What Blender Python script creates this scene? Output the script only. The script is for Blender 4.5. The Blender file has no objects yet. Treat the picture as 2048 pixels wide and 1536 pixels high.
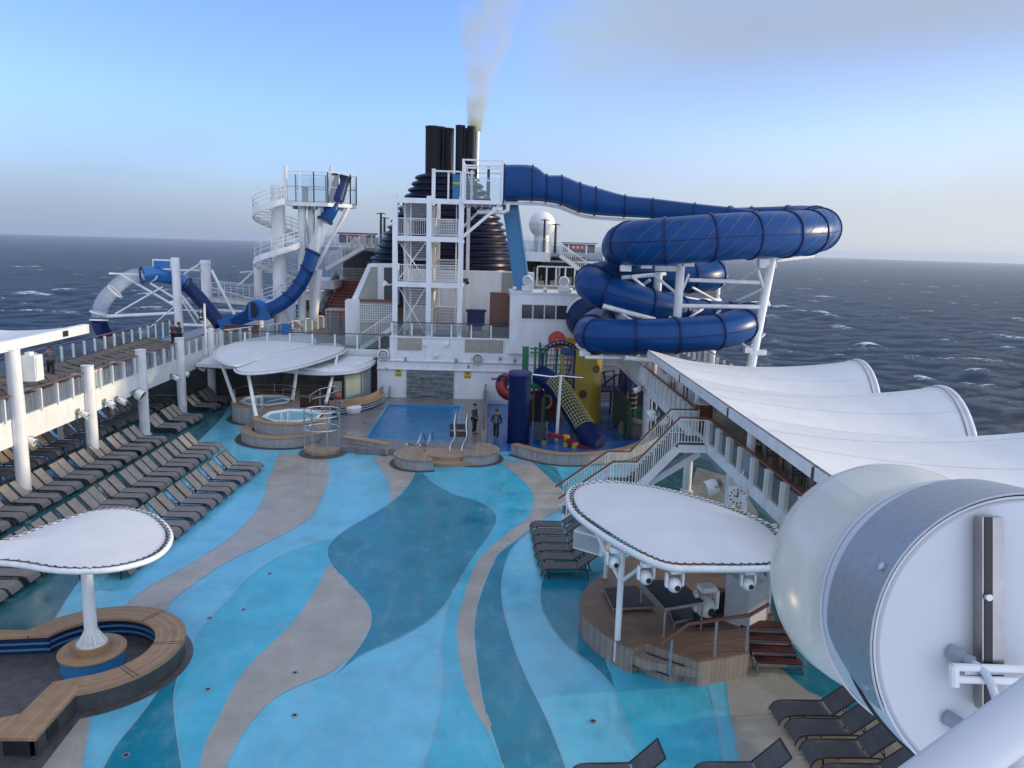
EXPO = 1.27
SUNE = 1.5
SKYSTR = 0.12
SKYK, SKYSAT, SKYVAL, SKYTINT = 3.62, .93, 1.13, (.86, .90, 1.3)
HAZE = 0.00009
SMOKE = 2.2
OVER, BEHIND = (.57, .66, .88), (.95, 1.08, 1.42)  # colours of the added sky fill, overhead and behind the camera
SEAREF = .88
import bpy, bmesh, math, random
import numpy as np
from mathutils import Vector, Matrix, Quaternion
random.seed(7)
SC = bpy.context.scene
COL = SC.collection
R = math.radians
PI = math.pi
# ------------------------------------------------------------------ camera model (ship axes: +Y aft, +X starboard, Z up, pool deck z=0)
F, CX, CY, CAMH = 1540.0, 1024.0, 768.0, 11.0
def _n(v): return Vector(v).normalized()
_dY = _n((985-CX, CY-488, F))
_dZ = -_n(Vector((1, -.0293, 0)).cross(_dY))
_dX = _n(_dZ.cross(_dY))
if _dX.x < 0: _dX = -_dX
def ray(px, py):
    d = Vector((px-CX, CY-py, F))
    return Vector((d.dot(_dX), d.dot(_dY), d.dot(_dZ)))
CAM = Vector((0, 0, CAMH))
def Z(px, py, z=0.0):
    r = ray(px, py); return CAM + r*((z-CAMH)/r.z)
def Y(px, py, y):
    r = ray(px, py); return CAM + r*(y/r.y)
def X(px, py, x):
    r = ray(px, py); return CAM + r*(x/r.x)
def V(*a): return Vector(a)

# ------------------------------------------------------------------ materials
_M = {}
def mat(name, col, rough=.5, var=.12, scale=3., metal=0., bump=0., bscale=40., spec=.5, coat=0., streak=0., rvar=0.):
    if name in _M: return _M[name]
    m = bpy.data.materials.new(name); m.use_nodes = True; _M[name] = m
    nt = m.node_tree; N = nt.nodes; L = nt.links; b = N['Principled BSDF']
    b.inputs['Roughness'].default_value = rough; b.inputs['Metallic'].default_value = metal
    b.inputs['Specular IOR Level'].default_value = spec
    if coat: b.inputs['Coat Weight'].default_value = coat; b.inputs['Coat Roughness'].default_value = .08
    tc = N.new('ShaderNodeTexCoord')
    nz = N.new('ShaderNodeTexNoise'); nz.inputs['Scale'].default_value = scale; nz.inputs['Detail'].default_value = 6
    nz.inputs['Roughness'].default_value = .65
    mp = N.new('ShaderNodeMapping'); mp.inputs['Scale'].default_value = (1, 1, 1-.8*streak)
    L.new(tc.outputs['Object'], mp.inputs['Vector']); L.new(mp.outputs[0], nz.inputs['Vector'])
    r = N.new('ShaderNodeValToRGB')
    r.color_ramp.elements[0].position = .3; r.color_ramp.elements[1].position = .7
    r.color_ramp.elements[0].color = tuple(c*(1-var) for c in col)+(1,)
    r.color_ramp.elements[1].color = tuple(min(1, c*(1+var*.6)) for c in col)+(1,)
    L.new(nz.outputs['Fac'], r.inputs['Fac']); L.new(r.outputs[0], b.inputs['Base Color'])
    if rvar:
        mr = N.new('ShaderNodeMapRange'); mr.inputs[1].default_value = .3; mr.inputs[2].default_value = .7
        mr.inputs[3].default_value = max(.02, rough-rvar); mr.inputs[4].default_value = rough+rvar
        L.new(nz.outputs['Fac'], mr.inputs[0]); L.new(mr.outputs[0], b.inputs['Roughness'])
    if bump:
        n2 = N.new('ShaderNodeTexNoise'); n2.inputs['Scale'].default_value = bscale; n2.inputs['Detail'].default_value = 4
        L.new(tc.outputs['Object'], n2.inputs['Vector'])
        bp = N.new('ShaderNodeBump'); bp.inputs['Strength'].default_value = bump; bp.inputs['Distance'].default_value = .02
        L.new(n2.outputs['Fac'], bp.inputs['Height']); L.new(bp.outputs[0], b.inputs['Normal'])
    return m
def plank(name, col, n=8., axis=0, rough=.6, gap=.55, var=.3, dark=.35):
    """boards: one noise tint per board and dark seams, in object space along axis (0 X, 1 Y, 2 polar angle, 3 radius)"""
    if name in _M: return _M[name]
    m = mat(name, col, rough, var=.2, scale=2.5); nt = m.node_tree; N = nt.nodes; L = nt.links; b = N['Principled BSDF']
    base = b.inputs['Base Color'].links[0].from_socket
    tc = N.new('ShaderNodeTexCoord'); sx = N.new('ShaderNodeSeparateXYZ'); L.new(tc.outputs['Object'], sx.inputs[0])
    def mth(op, a, bb=None):
        q = N.new('ShaderNodeMath'); q.operation = op
        for i, s in enumerate((a, bb)):
            if s is None: continue
            if isinstance(s, (int, float)): q.inputs[i].default_value = s
            else: L.new(s, q.inputs[i])
        return q.outputs[0]
    if axis == 2: c = mth('ARCTAN2', sx.outputs[1], sx.outputs[0])
    elif axis == 3: c = mth('SQRT', mth('ADD', mth('MULTIPLY', sx.outputs[0], sx.outputs[0]), mth('MULTIPLY', sx.outputs[1], sx.outputs[1])))
    else: c = sx.outputs[axis]
    c = mth('MULTIPLY', c, n)
    fr = mth('FRACT', c); fl = mth('FLOOR', c)
    seam = mth('LESS_THAN', mth('ABSOLUTE', mth('SUBTRACT', fr, .5)), .5-.06*gap)
    wn = N.new('ShaderNodeTexWhiteNoise'); wn.noise_dimensions = '1D'; L.new(fl, wn.inputs['W'])
    t = mth('ADD', 1-var*.6, mth('MULTIPLY', wn.outputs['Value'], var))
    t = mth('MULTIPLY', t, mth('ADD', dark, mth('MULTIPLY', seam, 1-dark)))
    mx = N.new('ShaderNodeVectorMath'); mx.operation = 'SCALE'; L.new(base, mx.inputs[0]); L.new(t, mx.inputs['Scale'])
    L.new(mx.outputs[0], b.inputs['Base Color'])
    return m
def glass(name, tint=(.9, .95, .95), alpha=.25, rough=.05, var=0.):
    """thin pane: mostly clear, partly glossy"""
    if name in _M: return _M[name]
    m = bpy.data.materials.new(name); m.use_nodes = True; _M[name] = m
    nt = m.node_tree; N = nt.nodes; L = nt.links; b = N['Principled BSDF']; out = N['Material Output']
    b.inputs['Base Color'].default_value = tint+(1,); b.inputs['Roughness'].default_value = rough
    tr = N.new('ShaderNodeBsdfTransparent'); tr.inputs[0].default_value = tuple(.55+.45*t for t in tint)+(1,)
    mx = N.new('ShaderNodeMixShader'); mx.inputs[0].default_value = alpha
    if var:
        tc = N.new('ShaderNodeTexCoord'); nz = N.new('ShaderNodeTexNoise'); nz.inputs['Scale'].default_value = 3.; nz.inputs['Detail'].default_value = 5
        L.new(tc.outputs['Object'], nz.inputs['Vector'])
        mr = N.new('ShaderNodeMapRange'); mr.inputs[1].default_value = .3; mr.inputs[2].default_value = .7
        mr.inputs[3].default_value = alpha-var; mr.inputs[4].default_value = alpha+var
        L.new(nz.outputs['Fac'], mr.inputs[0]); L.new(mr.outputs[0], mx.inputs[0])
    L.new(tr.outputs[0], mx.inputs[1]); L.new(b.outputs[0], mx.inputs[2]); L.new(mx.outputs[0], out.inputs['Surface'])
    return m

WHITE = mat('white_paint', (.74, .75, .76), .38, var=.12, scale=1.6, streak=.8, bump=.05, bscale=8)
CREAM = mat('white_steel', (.72, .72, .70), .42, var=.16, scale=2.2, streak=.8)
SKYGLASS = glass('wind_glass', (.80, .88, .92), .10)
FABRIC = mat('canopy_membrane', (.63, .63, .622), .6, var=.07, scale=.9)
GREYP = mat('grey_panel', (.30, .31, .28), .6, var=.12, scale=2)
BEIGE = mat('beige_panel', (.33, .32, .26), .6, var=.18, scale=2.5)
STEEL = mat('stainless_steel', (.55, .56, .57), .25, .15, 6, 1.)
GALV = mat('galvanised_steel', (.42, .44, .47), .42, .3, 14, .85)
BLACK = mat('black_paint', (.012, .012, .014), .45, var=.3)
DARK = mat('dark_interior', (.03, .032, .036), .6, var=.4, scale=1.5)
WOOD = mat('varnished_rail', (.16, .055, .03), .35, var=.3, scale=5)
TEAKD = plank('teak_deck_boards', (.17, .12, .085), 7., 0, .35)
NAVY = mat('navy_paint', (.005, .005, .024), .34, var=.2, spec=.25)
BLUE = mat('blue_fibreglass', (.0, .046, .175), .34, var=.16, scale=1.2, spec=.22, streak=.3)
BLUEMID = mat('mid_blue_fibreglass', (.012, .13, .38), .26, var=.12, scale=1.5, coat=.25)
BLUEDK = mat('dark_blue_fibreglass', (.004, .015, .085), .36, var=.2, scale=1.5, spec=.25)
CYAN = mat('cyan_blue_flume', (.01, .14, .30), .32, var=.15)
PANE = glass('rail_glass', (.6, .68, .70), .10)
DPANE = glass('smoked_glass', (.05, .06, .07), .78, .06)
CLEARTUBE = glass('clear_tube', (.78, .82, .86), .24, .1)

# ------------------------------------------------------------------ mesh builder
class MB:
    def __init__(s): s.v = []; s.f = []; s.m = []
    def add(s, vs, fs, m=0):
        o = len(s.v); s.v += [tuple(v) for v in vs]; s.f += [tuple(i+o for i in f) for f in fs]; s.m += [m]*len(fs); return s
    def box(s, a, b, m=0):
        x0, y0, z0 = a; x1, y1, z1 = b
        return s.add([(x0,y0,z0),(x1,y0,z0),(x1,y1,z0),(x0,y1,z0),(x0,y0,z1),(x1,y0,z1),(x1,y1,z1),(x0,y1,z1)],
              [(0,3,2,1),(4,5,6,7),(0,1,5,4),(1,2,6,5),(2,3,7,6),(3,0,4,7)], m)
    def obox(s, c, sz, rz=0., m=0, M=None):
        M = M or Matrix.Rotation(rz, 3, 'Z'); h = Vector(sz)/2; c = Vector(c)
        P = [c+M@Vector((x*h.x, y*h.y, z*h.z)) for z in (-1, 1) for x, y in ((-1,-1),(1,-1),(1,1),(-1,1))]
        return s.add(P, [(0,3,2,1),(4,5,6,7),(0,1,5,4),(1,2,6,5),(2,3,7,6),(3,0,4,7)], m)
    def beam(s, p, q, w, h, m=0, up=(0, 0, 1)):
        p = Vector(p); q = Vector(q); d = q-p; l = d.length; d.normalize(); u = Vector(up)
        if abs(d.dot(u)) > .98: u = Vector((0, 1, 0))
        sd = d.cross(u).normalized(); u = sd.cross(d)
        M = Matrix((sd, d, u)).transposed()
        return s.obox((p+q)/2, (w, l, h), m=m, M=M)
    def tube(s, pts, r, n=10, m=0, cap=True, closed=False):
        pts = [Vector(p) for p in pts]; k = len(pts); rs = r if isinstance(r, (list, tuple)) else [r]*k
        T = []
        for i in range(k):
            a = pts[(i-1) % k] if closed or i > 0 else pts[0]; b = pts[(i+1) % k] if closed or i < k-1 else pts[-1]
            T.append((b-a).normalized())
        u = Vector((0, 0, 1)) if abs(T[0].z) < .9 else Vector((1, 0, 0))
        nrm = (u-T[0]*u.dot(T[0])).normalized(); o = len(s.v); vs = []
        for i in range(k):
            if i: nrm = (T[i-1].rotation_difference(T[i]) @ nrm); nrm = (nrm-T[i]*nrm.dot(T[i])).normalized()
            bn = T[i].cross(nrm)
            vs += [pts[i]+(nrm*math.cos(2*PI*j/n)+bn*math.sin(2*PI*j/n))*rs[i] for j in range(n)]
        fs = []
        for i in range(k if closed else k-1):
            a = i*n; b = ((i+1) % k)*n
            fs += [(a+j, a+(j+1) % n, b+(j+1) % n, b+j) for j in range(n)]
        if cap and not closed: fs += [tuple(range(n-1, -1, -1)), tuple((k-1)*n+j for j in range(n))]
        return s.add(vs, fs, m)
    def cyl(s, p, q, r, r2=None, n=14, m=0, cap=True): return s.tube([p, q], [r, r if r2 is None else r2], n, m, cap)
    def prism(s, pts, z0, z1, m=0, mside=None):
        n = len(pts); zz0 = z0 if callable(z0) else (lambda x, y: z0); zz1 = z1 if callable(z1) else (lambda x, y: z1)
        a = sum(pts[i][0]*pts[(i+1) % n][1]-pts[(i+1) % n][0]*pts[i][1] for i in range(n))
        if a < 0: pts = list(reversed(pts))
        s.add([(p[0], p[1], zz0(p[0], p[1])) for p in pts]+[(p[0], p[1], zz1(p[0], p[1])) for p in pts],
              [tuple(range(n-1, -1, -1)), tuple(range(n, 2*n))], m)
        o = len(s.v)-2*n
        s.f += [(o+i, o+(i+1) % n, o+n+(i+1) % n, o+n+i) for i in range(n)]; s.m += [m if mside is None else mside]*n
        return s
    def flat(s, pts, z, m=0):
        n = len(pts); a = sum(pts[i][0]*pts[(i+1) % n][1]-pts[(i+1) % n][0]*pts[i][1] for i in range(n))
        if a < 0: pts = list(reversed(pts))
        return s.add([(p[0], p[1], z) for p in pts], [tuple(range(n))], m)
    def grid(s, fn, nu, nv, m=0):
        vs = [fn(i/nu, j/nv) for j in range(nv+1) for i in range(nu+1)]
        return s.add(vs, [(j*(nu+1)+i, j*(nu+1)+i+1, (j+1)*(nu+1)+i+1, (j+1)*(nu+1)+i) for j in range(nv) for i in range(nu)], m)
    def lathe(s, prof, c=(0, 0, 0), n=24, m=0, M=None, a0=0., a1=2*PI):
        c = Vector(c); full = abs(a1-a0-2*PI) < 1e-4; k = n if full else n+1
        vs = []
        for r, z in prof:
            for j in range(k):
                a = a0+(a1-a0)*j/n; p = Vector((r*math.cos(a), r*math.sin(a), z)); vs.append(c+(M@p if M else p))
        fs = []
        for i in range(len(prof)-1):
            for j in range(n):
                j2 = (j+1) % k; fs.append((i*k+j, i*k+j2, (i+1)*k+j2, (i+1)*k+j))
        return s.add(vs, fs, m)
    def ball(s, c, r, n=14, m=0, sc=(1, 1, 1)):
        k = max(6, n//2)
        prof = [(r*math.sin(PI*i/k), -r*math.cos(PI*i/k)) for i in range(k+1)]
        return s.lathe([(max(a, 1e-4), b) for a, b in prof], c, n, m, Matrix.Diagonal(Vector(sc)))
    def mesh(s, name, mats, smooth=True, ang=.6):
        me = bpy.data.meshes.new(name); me.from_pydata(s.v, [], s.f)
        for x in (mats if isinstance(mats, (list, tuple)) else [mats]): me.materials.append(x)
        me.polygons.foreach_set('material_index', s.m)
        if smooth:
            me.polygons.foreach_set('use_smooth', [True]*len(s.f)); me.set_sharp_from_angle(angle=ang)
        me.update(); return me
    def build(s, name, mats, parent=None, smooth=True, ang=.6, label=None):
        o = bpy.data.objects.new(name, s.mesh(name, mats, smooth, ang)); COL.objects.link(o)
        if parent is not None: setpar(o, parent)
        if label: o['label'] = label
        return o
def wloc(e):
    M = Matrix.Identity(4)
    while e is not None:
        if e.type == 'EMPTY': M = Matrix.Translation(e.location) @ e.rotation_euler.to_matrix().to_4x4() @ M
        e = e.parent
    return M
def setpar(o, p):
    o.parent = p; o.matrix_parent_inverse = wloc(p).inverted()
def thing(name, label, cat, loc=(0, 0, 0), group=None):
    e = bpy.data.objects.new(name, None); COL.objects.link(e); e.location = Vector(loc); e.empty_display_size = .3
    e['label'] = label; e['category'] = cat
    if group: e['group'] = group
    return e
def tag(o, label, cat, group=None):
    o['label'] = label; o['category'] = cat
    if group: o['group'] = group
    return o
def struct(o): o['kind'] = 'structure'; return o
def stuff(o): o['kind'] = 'stuff'; return o
def copy_tree(o, loc, rz=0., label=None, group=None):
    c = o.copy(); COL.objects.link(c); c.location = Vector(loc); c.rotation_euler = (0, 0, rz)
    if label: c['label'] = label
    if group: c['group'] = group
    for ch in o.children:
        d = ch.copy(); COL.objects.link(d); d.parent = c
        for g in ch.children:
            h = g.copy(); COL.objects.link(h); h.parent = d
    return c
def arc(c, r, a0, a1, n, z=None, rx=None):
    out = []
    for i in range(n+1):
        a = R(a0+(a1-a0)*i/n); p = (c[0]+(rx or r)*math.cos(a), c[1]+r*math.sin(a)); out.append(p if z is None else (p[0], p[1], z))
    return out
def spline(pts, n=8, closed=False):
    """Catmull-Rom through pts (any dimension)"""
    P = [Vector(p) for p in pts]; k = len(P); out = []
    for i in range(k if closed else k-1):
        g = lambda j: P[j % k] if closed else P[max(0, min(k-1, j))]
        a, b, c, d = g(i-1), g(i), g(i+1), g(i+2)
        for t in range(n):
            t /= n
            out.append(.5*((2*b)+(c-a)*t+(2*a-5*b+4*c-d)*t*t+(3*b-a-3*c+d)*t**3))
    if not closed: out.append(P[-1])
    return out
# ------------------------------------------------------------------ generic railings
def glass_rail(path, z, label, h=1.05, step=1.25, cat='railing', group=None, post=(.05, .2), rail=WOOD, hi=True, nm='glass_railing', closed_end=True):
    """path [(x,y)..]; posts, one glass pane per bay, handrail"""
    c = path[0]; e = thing(nm, label, cat, (c[0], c[1], z), group)
    zz = z if callable(z) else (lambda x, y: z)
    for a, b in zip(path[:-1], path[1:]):
        a = Vector((a[0], a[1], 0)); b = Vector((b[0], b[1], 0)); L = (b-a).length; n = max(1, round(L/step)); d = (b-a)/L
        rz = math.atan2(d.y, d.x); nn = Vector((-d.y, d.x, 0))
        for i in range(n+1):
            if i == n and not (closed_end and b.to_2d() == Vector(path[-1])) : continue
            p = a+d*(L*i/n)
            MB().obox((p.x, p.y, zz(p.x, p.y)+h*.47), (post[0]*1.6, post[1], h*.94), rz).build('post', CREAM, e)
        for i in range(n):
            p = a+d*(L*(i+.5)/n)
            MB().obox((p.x, p.y, zz(p.x, p.y)+h*.46), (L/n-.14, .014, h*.78), rz).build('glass_panel', PANE, e)
        MB().beam((a.x, a.y, z+h), (b.x, b.y, z+h), .11, .055).build('handrail', rail, e)
    return e
def bar_rail_mb(mb, a, b, h=1.0, step=.14, r=.014, rr=.022, m=0, rows=0, m2=None):
    """white balusters between two sloping or level points, with top and bottom rails"""
    a = Vector(a); b = Vector(b); L = (b-a).length; n = max(1, round(L/step)); up = Vector((0, 0, 1))
    for i in range(n+1):
        p = a.lerp(b, i/n); k = r if i % 8 else r*1.8
        mb.beam(p+up*.08, p+up*h, k*2, k*2, m, up=(b-a).normalized())
    mb.tube([a+up*.1, b+up*.1], rr*.8, 6, m)
    for i in range(rows): mb.tube([a+up*(h*(i+1)/(rows+1)), b+up*(h*(i+1)/(rows+1))], rr*.6, 5, m)
    mb.tube([a+up*h, b+up*h], rr*1.3, 8, m if m2 is None else m2)
# ------------------------------------------------------------------ camera, sun, sky
cam = bpy.data.cameras.new('camera'); co = bpy.data.objects.new('camera', cam); COL.objects.link(co); SC.camera = co
cam.sensor_width = 36; cam.lens = 36*F/2048; cam.clip_end = 60000; cam.clip_start = .05
_r = Vector((_dX.x, _dY.x, _dZ.x)); _u = Vector((_dX.y, _dY.y, _dZ.y)); _f = Vector((_dX.z, _dY.z, _dZ.z))
Mc = Matrix((_r, _u, -_f)).transposed().to_4x4(); Mc.translation = CAM; co.matrix_world = Mc
SC.view_settings.view_transform = 'Standard'; SC.view_settings.look = 'None'; SC.view_settings.exposure = EXPO
SC.view_settings.gamma = 1
SUN_EL, SUN_AZ = R(9.5), R(83)     # azimuth from +Y towards +X
sd = Vector((math.sin(SUN_AZ)*math.cos(SUN_EL), math.cos(SUN_AZ)*math.cos(SUN_EL), math.sin(SUN_EL)))
sl = bpy.data.lights.new('sun', 'SUN'); sl.energy = SUNE; sl.angle = R(3); sl.color = (1, .82, .55)
so = bpy.data.objects.new('sun', sl); COL.objects.link(so); so.rotation_euler = sd.to_track_quat('Z', 'Y').to_euler()
w = bpy.data.worlds.new('World'); SC.world = w; w.use_nodes = True
N = w.node_tree.nodes; L = w.node_tree.links; N.clear()
sky = N.new('ShaderNodeTexSky'); sky.sky_type = 'NISHITA'; sky.sun_disc = False
sky.sun_elevation = SUN_EL; sky.sun_rotation = SUN_AZ; sky.air_density = 1.; sky.dust_density = .6; sky.ozone_density = 3.0; sky.altitude = 0
tc = N.new('ShaderNodeTexCoord'); sx = N.new('ShaderNodeSeparateXYZ'); L.new(tc.outputs['Generated'], sx.inputs[0])
def wm(op, a, b=None, cl=False):
    q = N.new('ShaderNodeMath'); q.operation = op; q.use_clamp = cl
    for i, s in enumerate((a, b)):
        if s is None: continue
        if isinstance(s, (int, float)): q.inputs[i].default_value = s
        else: L.new(s, q.inputs[i])
    return q.outputs[0]
def wmix(f, a, b):
    q = N.new('ShaderNodeMixRGB')
    for i, s in enumerate((f, a, b)):
        if isinstance(s, tuple): q.inputs[i].default_value = s+(1,)
        elif isinstance(s, float): q.inputs[i].default_value = s
        else: L.new(s, q.inputs[i])
    return q.outputs[0]
dx, dy, dz = sx.outputs
def smooth(v, lo, hi):
    q = N.new('ShaderNodeMapRange'); q.interpolation_type = 'SMOOTHSTEP'; L.new(v, q.inputs[0]) if not isinstance(v, float) else None
    q.inputs[1].default_value = lo; q.inputs[2].default_value = hi; return q.outputs[0]
nz = N.new('ShaderNodeTexNoise'); nz.inputs['Scale'].default_value = 2.2; nz.inputs['Detail'].default_value = 4; nz.inputs['Roughness'].default_value = .5
mp = N.new('ShaderNodeMapping'); mp.inputs['Scale'].default_value = (1, 1, 3.2); mp.inputs['Location'].default_value = (3.1, .4, .2)
L.new(tc.outputs['Generated'], mp.inputs[0]); L.new(mp.outputs[0], nz.inputs['Vector']); nzf = nz.outputs['Fac']
K = SKYK
# blue daylight sky, toned from the physical one
hs = N.new('ShaderNodeHueSaturation'); hs.inputs['Saturation'].default_value = SKYSAT; hs.inputs['Value'].default_value = SKYVAL; L.new(sky.outputs[0], hs.inputs['Color'])
tint = N.new('ShaderNodeMixRGB'); tint.blend_type = 'MULTIPLY'; tint.inputs[0].default_value = 1; tint.inputs[2].default_value = SKYTINT+(1,)
L.new(hs.outputs[0], tint.inputs[1])
sunside = smooth(dx, -.45, .6)
hazecol = wmix(sunside, tuple(c*K for c in (.30, .40, .58)), tuple(c*K for c in (.63, .67, .72)))
hz = wm('ADD', wm('SUBTRACT', dz, wm('MULTIPLY', sunside, .07)), wm('MULTIPLY', wm('SUBTRACT', nzf, .5), .10))
hzf = wm('SUBTRACT', 1., smooth(hz, -.03, .17))
c1 = wmix(wm('MULTIPLY', hzf, .93), tint.outputs[0], hazecol)
# torn grey cloud sheet up and to starboard
cm = wm('MULTIPLY', smooth(wm('ADD', nzf, wm('MULTIPLY', smooth(dx, -.05, .5), .22)), .20, .62), smooth(dz, .10, .27))
cm = wm('MULTIPLY', cm, smooth(dx, -.03, .12))
c2 = wmix(wm('MULTIPLY', cm, .92), c1, wmix(smooth(dx, .0, .3), tuple(c*K for c in (.46, .56, .60)), tuple(c*K for c in (.39, .46, .56))))
# unseen bright overcast, added overhead and behind the camera to lift the ambient light
side = smooth(dx, -.75, .6)  # added overcast kept dimmer to port for a darker sea and side shading
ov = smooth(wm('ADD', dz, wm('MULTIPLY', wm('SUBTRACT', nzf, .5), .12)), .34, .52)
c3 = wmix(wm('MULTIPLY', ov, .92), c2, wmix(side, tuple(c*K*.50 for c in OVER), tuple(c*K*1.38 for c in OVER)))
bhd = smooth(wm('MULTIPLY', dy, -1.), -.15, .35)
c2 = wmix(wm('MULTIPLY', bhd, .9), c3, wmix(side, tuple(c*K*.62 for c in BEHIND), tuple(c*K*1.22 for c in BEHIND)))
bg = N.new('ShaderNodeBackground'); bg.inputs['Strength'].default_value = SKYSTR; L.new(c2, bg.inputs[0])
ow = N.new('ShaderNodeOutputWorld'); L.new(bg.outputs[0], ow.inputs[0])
SC.cycles.use_denoising = True
SC.cycles.max_bounces = 10; SC.cycles.transparent_max_bounces = 24; SC.cycles.volume_bounces = 1
SC.cycles.caustics_reflective = False; SC.cycles.caustics_refractive = False

# ------------------------------------------------------------------ sea
SEA = -42.0
def sea_mesh():
    rng = np.random.default_rng(3)
    rr = np.concatenate([np.geomspace(24, 3000, 760), np.geomspace(3100, 11500, 30)])
    th = np.radians(np.concatenate([np.linspace(-50, 50, 680)]))
    Rr, Th = np.meshgrid(rr, th, indexing='ij'); x = Rr*np.sin(Th); y = Rr*np.cos(Th); z = np.zeros_like(x); hx = np.zeros_like(x); hy = np.zeros_like(x)
    for i in range(36):
        lam = 3.2*(1.09**i)*rng.uniform(.9, 1.1); k = 2*np.pi/lam; a = .0145*lam**.84*rng.uniform(.5, 1.1)
        d = np.radians(rng.normal(-62, 34)); kx, ky = np.sin(d), np.cos(d)
        dr = Rr*.0055+.05     # grid spacing grows with distance: drop waves it cannot carry
        fade = np.clip((lam/dr-3)/4, 0, 1)
        ph = k*(x*kx+y*ky)+rng.uniform(0, 6.28); A = a*fade
        z += A*np.cos(ph); hx -= .8*A*np.sin(ph)*kx; hy -= .8*A*np.sin(ph)*ky
    gust = 1+.35*np.sin(x*.011+1.3*np.sin(y*.007))*np.cos(y*.009)
    z *= gust
    co_ = np.stack([x+hx, y+hy, z+SEA], -1).reshape(-1, 3)
    nr, nt = x.shape
    i = np.arange(nr-1)[:, None]*nt+np.arange(nt-1)[None, :]
    q = np.stack([i, i+1, i+nt+1, i+nt], -1).reshape(-1, 4)
    me = bpy.data.meshes.new('sea'); me.vertices.add(len(co_)); me.vertices.foreach_set('co', co_.astype(np.float32).ravel())
    me.loops.add(q.size); me.loops.foreach_set('vertex_index', q.astype(np.int32).ravel()); me.polygons.add(len(q))
    me.polygons.foreach_set('loop_start', np.arange(0, q.size, 4, dtype=np.int32)); me.polygons.foreach_set('use_smooth', np.ones(len(q), dtype=bool))
    me.update(); me.validate(); return me
def sea_mat():
    m = bpy.data.materials.new('sea_water'); m.use_nodes = True; nt = m.node_tree; N = nt.nodes; L = nt.links; b = N['Principled BSDF']
    b.inputs['Roughness'].default_value = .1; b.inputs['IOR'].default_value = 1.33; b.inputs['Specular IOR Level'].default_value = .13; b.inputs['Specular Tint'].default_value = (.74, .84, .92, 1)
    g = N.new('ShaderNodeNewGeometry'); 
    n1 = N.new('ShaderNodeTexNoise'); n1.inputs['Scale'].default_value = .11; n1.inputs['Detail'].default_value = 10; n1.inputs['Roughness'].default_value = .68
    mp = N.new('ShaderNodeMapping'); mp.inputs['Rotation'].default_value = (0, 0, R(28)); mp.inputs['Scale'].default_value = (.55, 1, 1)
    L.new(g.outputs['Position'], mp.inputs[0]); L.new(mp.outputs[0], n1.inputs['Vector'])
    bp = N.new('ShaderNodeBump'); bp.inputs['Strength'].default_value = 1.; bp.inputs['Distance'].default_value = 7.5; L.new(n1.outputs['Fac'], bp.inputs['Height'])
    L.new(bp.outputs[0], b.inputs['Normal'])
    sp = N.new('ShaderNodeSeparateXYZ'); L.new(g.outputs['Position'], sp.inputs[0])
    # whitecaps: on crests, torn by two noises
    n2 = N.new('ShaderNodeTexNoise'); n2.inputs['Scale'].default_value = .03; n2.inputs['Detail'].default_value = 4
    mp2 = N.new('ShaderNodeMapping'); mp2.inputs['Rotation'].default_value = (0, 0, R(28)); mp2.inputs['Scale'].default_value = (.55, 1, 1)
    L.new(g.outputs['Position'], mp2.inputs[0]); L.new(mp2.outputs[0], n2.inputs['Vector'])
    n3 = N.new('ShaderNodeTexNoise'); n3.inputs['Scale'].default_value = .40; n3.inputs['Detail'].default_value = 8; n3.inputs['Roughness'].default_value = .7
    L.new(mp2.outputs[0], n3.inputs['Vector'])
    def mth(op, a, bb, cl=False):
        q = N.new('ShaderNodeMath'); q.operation = op; q.use_clamp = cl
        for i, s in enumerate((a, bb)):
            if isinstance(s, (int, float)): q.inputs[i].default_value = s
            else: L.new(s, q.inputs[i])
        return q.outputs[0]
    crest = mth('MULTIPLY', mth('ADD', sp.outputs[2], -SEA), .10)
    t = mth('ADD', mth('ADD', mth('MULTIPLY', n2.outputs['Fac'], .9), mth('MULTIPLY', n3.outputs['Fac'], .8)), crest)
    mr = N.new('ShaderNodeMapRange'); L.new(t, mr.inputs[0]); mr.inputs[1].default_value = 1.06; mr.inputs[2].default_value = 1.14
    cr = N.new('ShaderNodeMixRGB'); cr.inputs[1].default_value = (.003, .020, .046, 1); cr.inputs[2].default_value = (.62, .66, .70, 1)
    L.new(mr.outputs[0], cr.inputs[0]); L.new(cr.outputs[0], b.inputs['Base Color'])
    rr = N.new('ShaderNodeMapRange'); L.new(mr.outputs[0], rr.inputs[0]); rr.inputs[3].default_value = .1; rr.inputs[4].default_value = .7
    gl_ = N.new('ShaderNodeBsdfGlossy'); L.new(rr.outputs[0], gl_.inputs['Roughness']); L.new(bp.outputs[0], gl_.inputs['Normal'])
    df_ = N.new('ShaderNodeBsdfDiffuse'); L.new(cr.outputs[0], df_.inputs['Color'])
    fr_ = N.new('ShaderNodeFresnel'); fr_.inputs['IOR'].default_value = 1.33; L.new(bp.outputs[0], fr_.inputs['Normal'])
    fm = mth('MULTIPLY', mth('MULTIPLY', fr_.outputs[0], SEAREF), mth('SUBTRACT', 1., mth('MULTIPLY', mr.outputs[0], .9)))
    mx_ = N.new('ShaderNodeMixShader'); L.new(fm, mx_.inputs[0]); L.new(df_.outputs[0], mx_.inputs[1]); L.new(gl_.outputs[0], mx_.inputs[2])
    L.new(mx_.outputs[0], N['Material Output'].inputs['Surface']); N.remove(b)
    return m
me = sea_mesh(); me.materials.append(sea_mat())
sea = bpy.data.objects.new('sea', me); COL.objects.link(sea); struct(sea)
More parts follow.
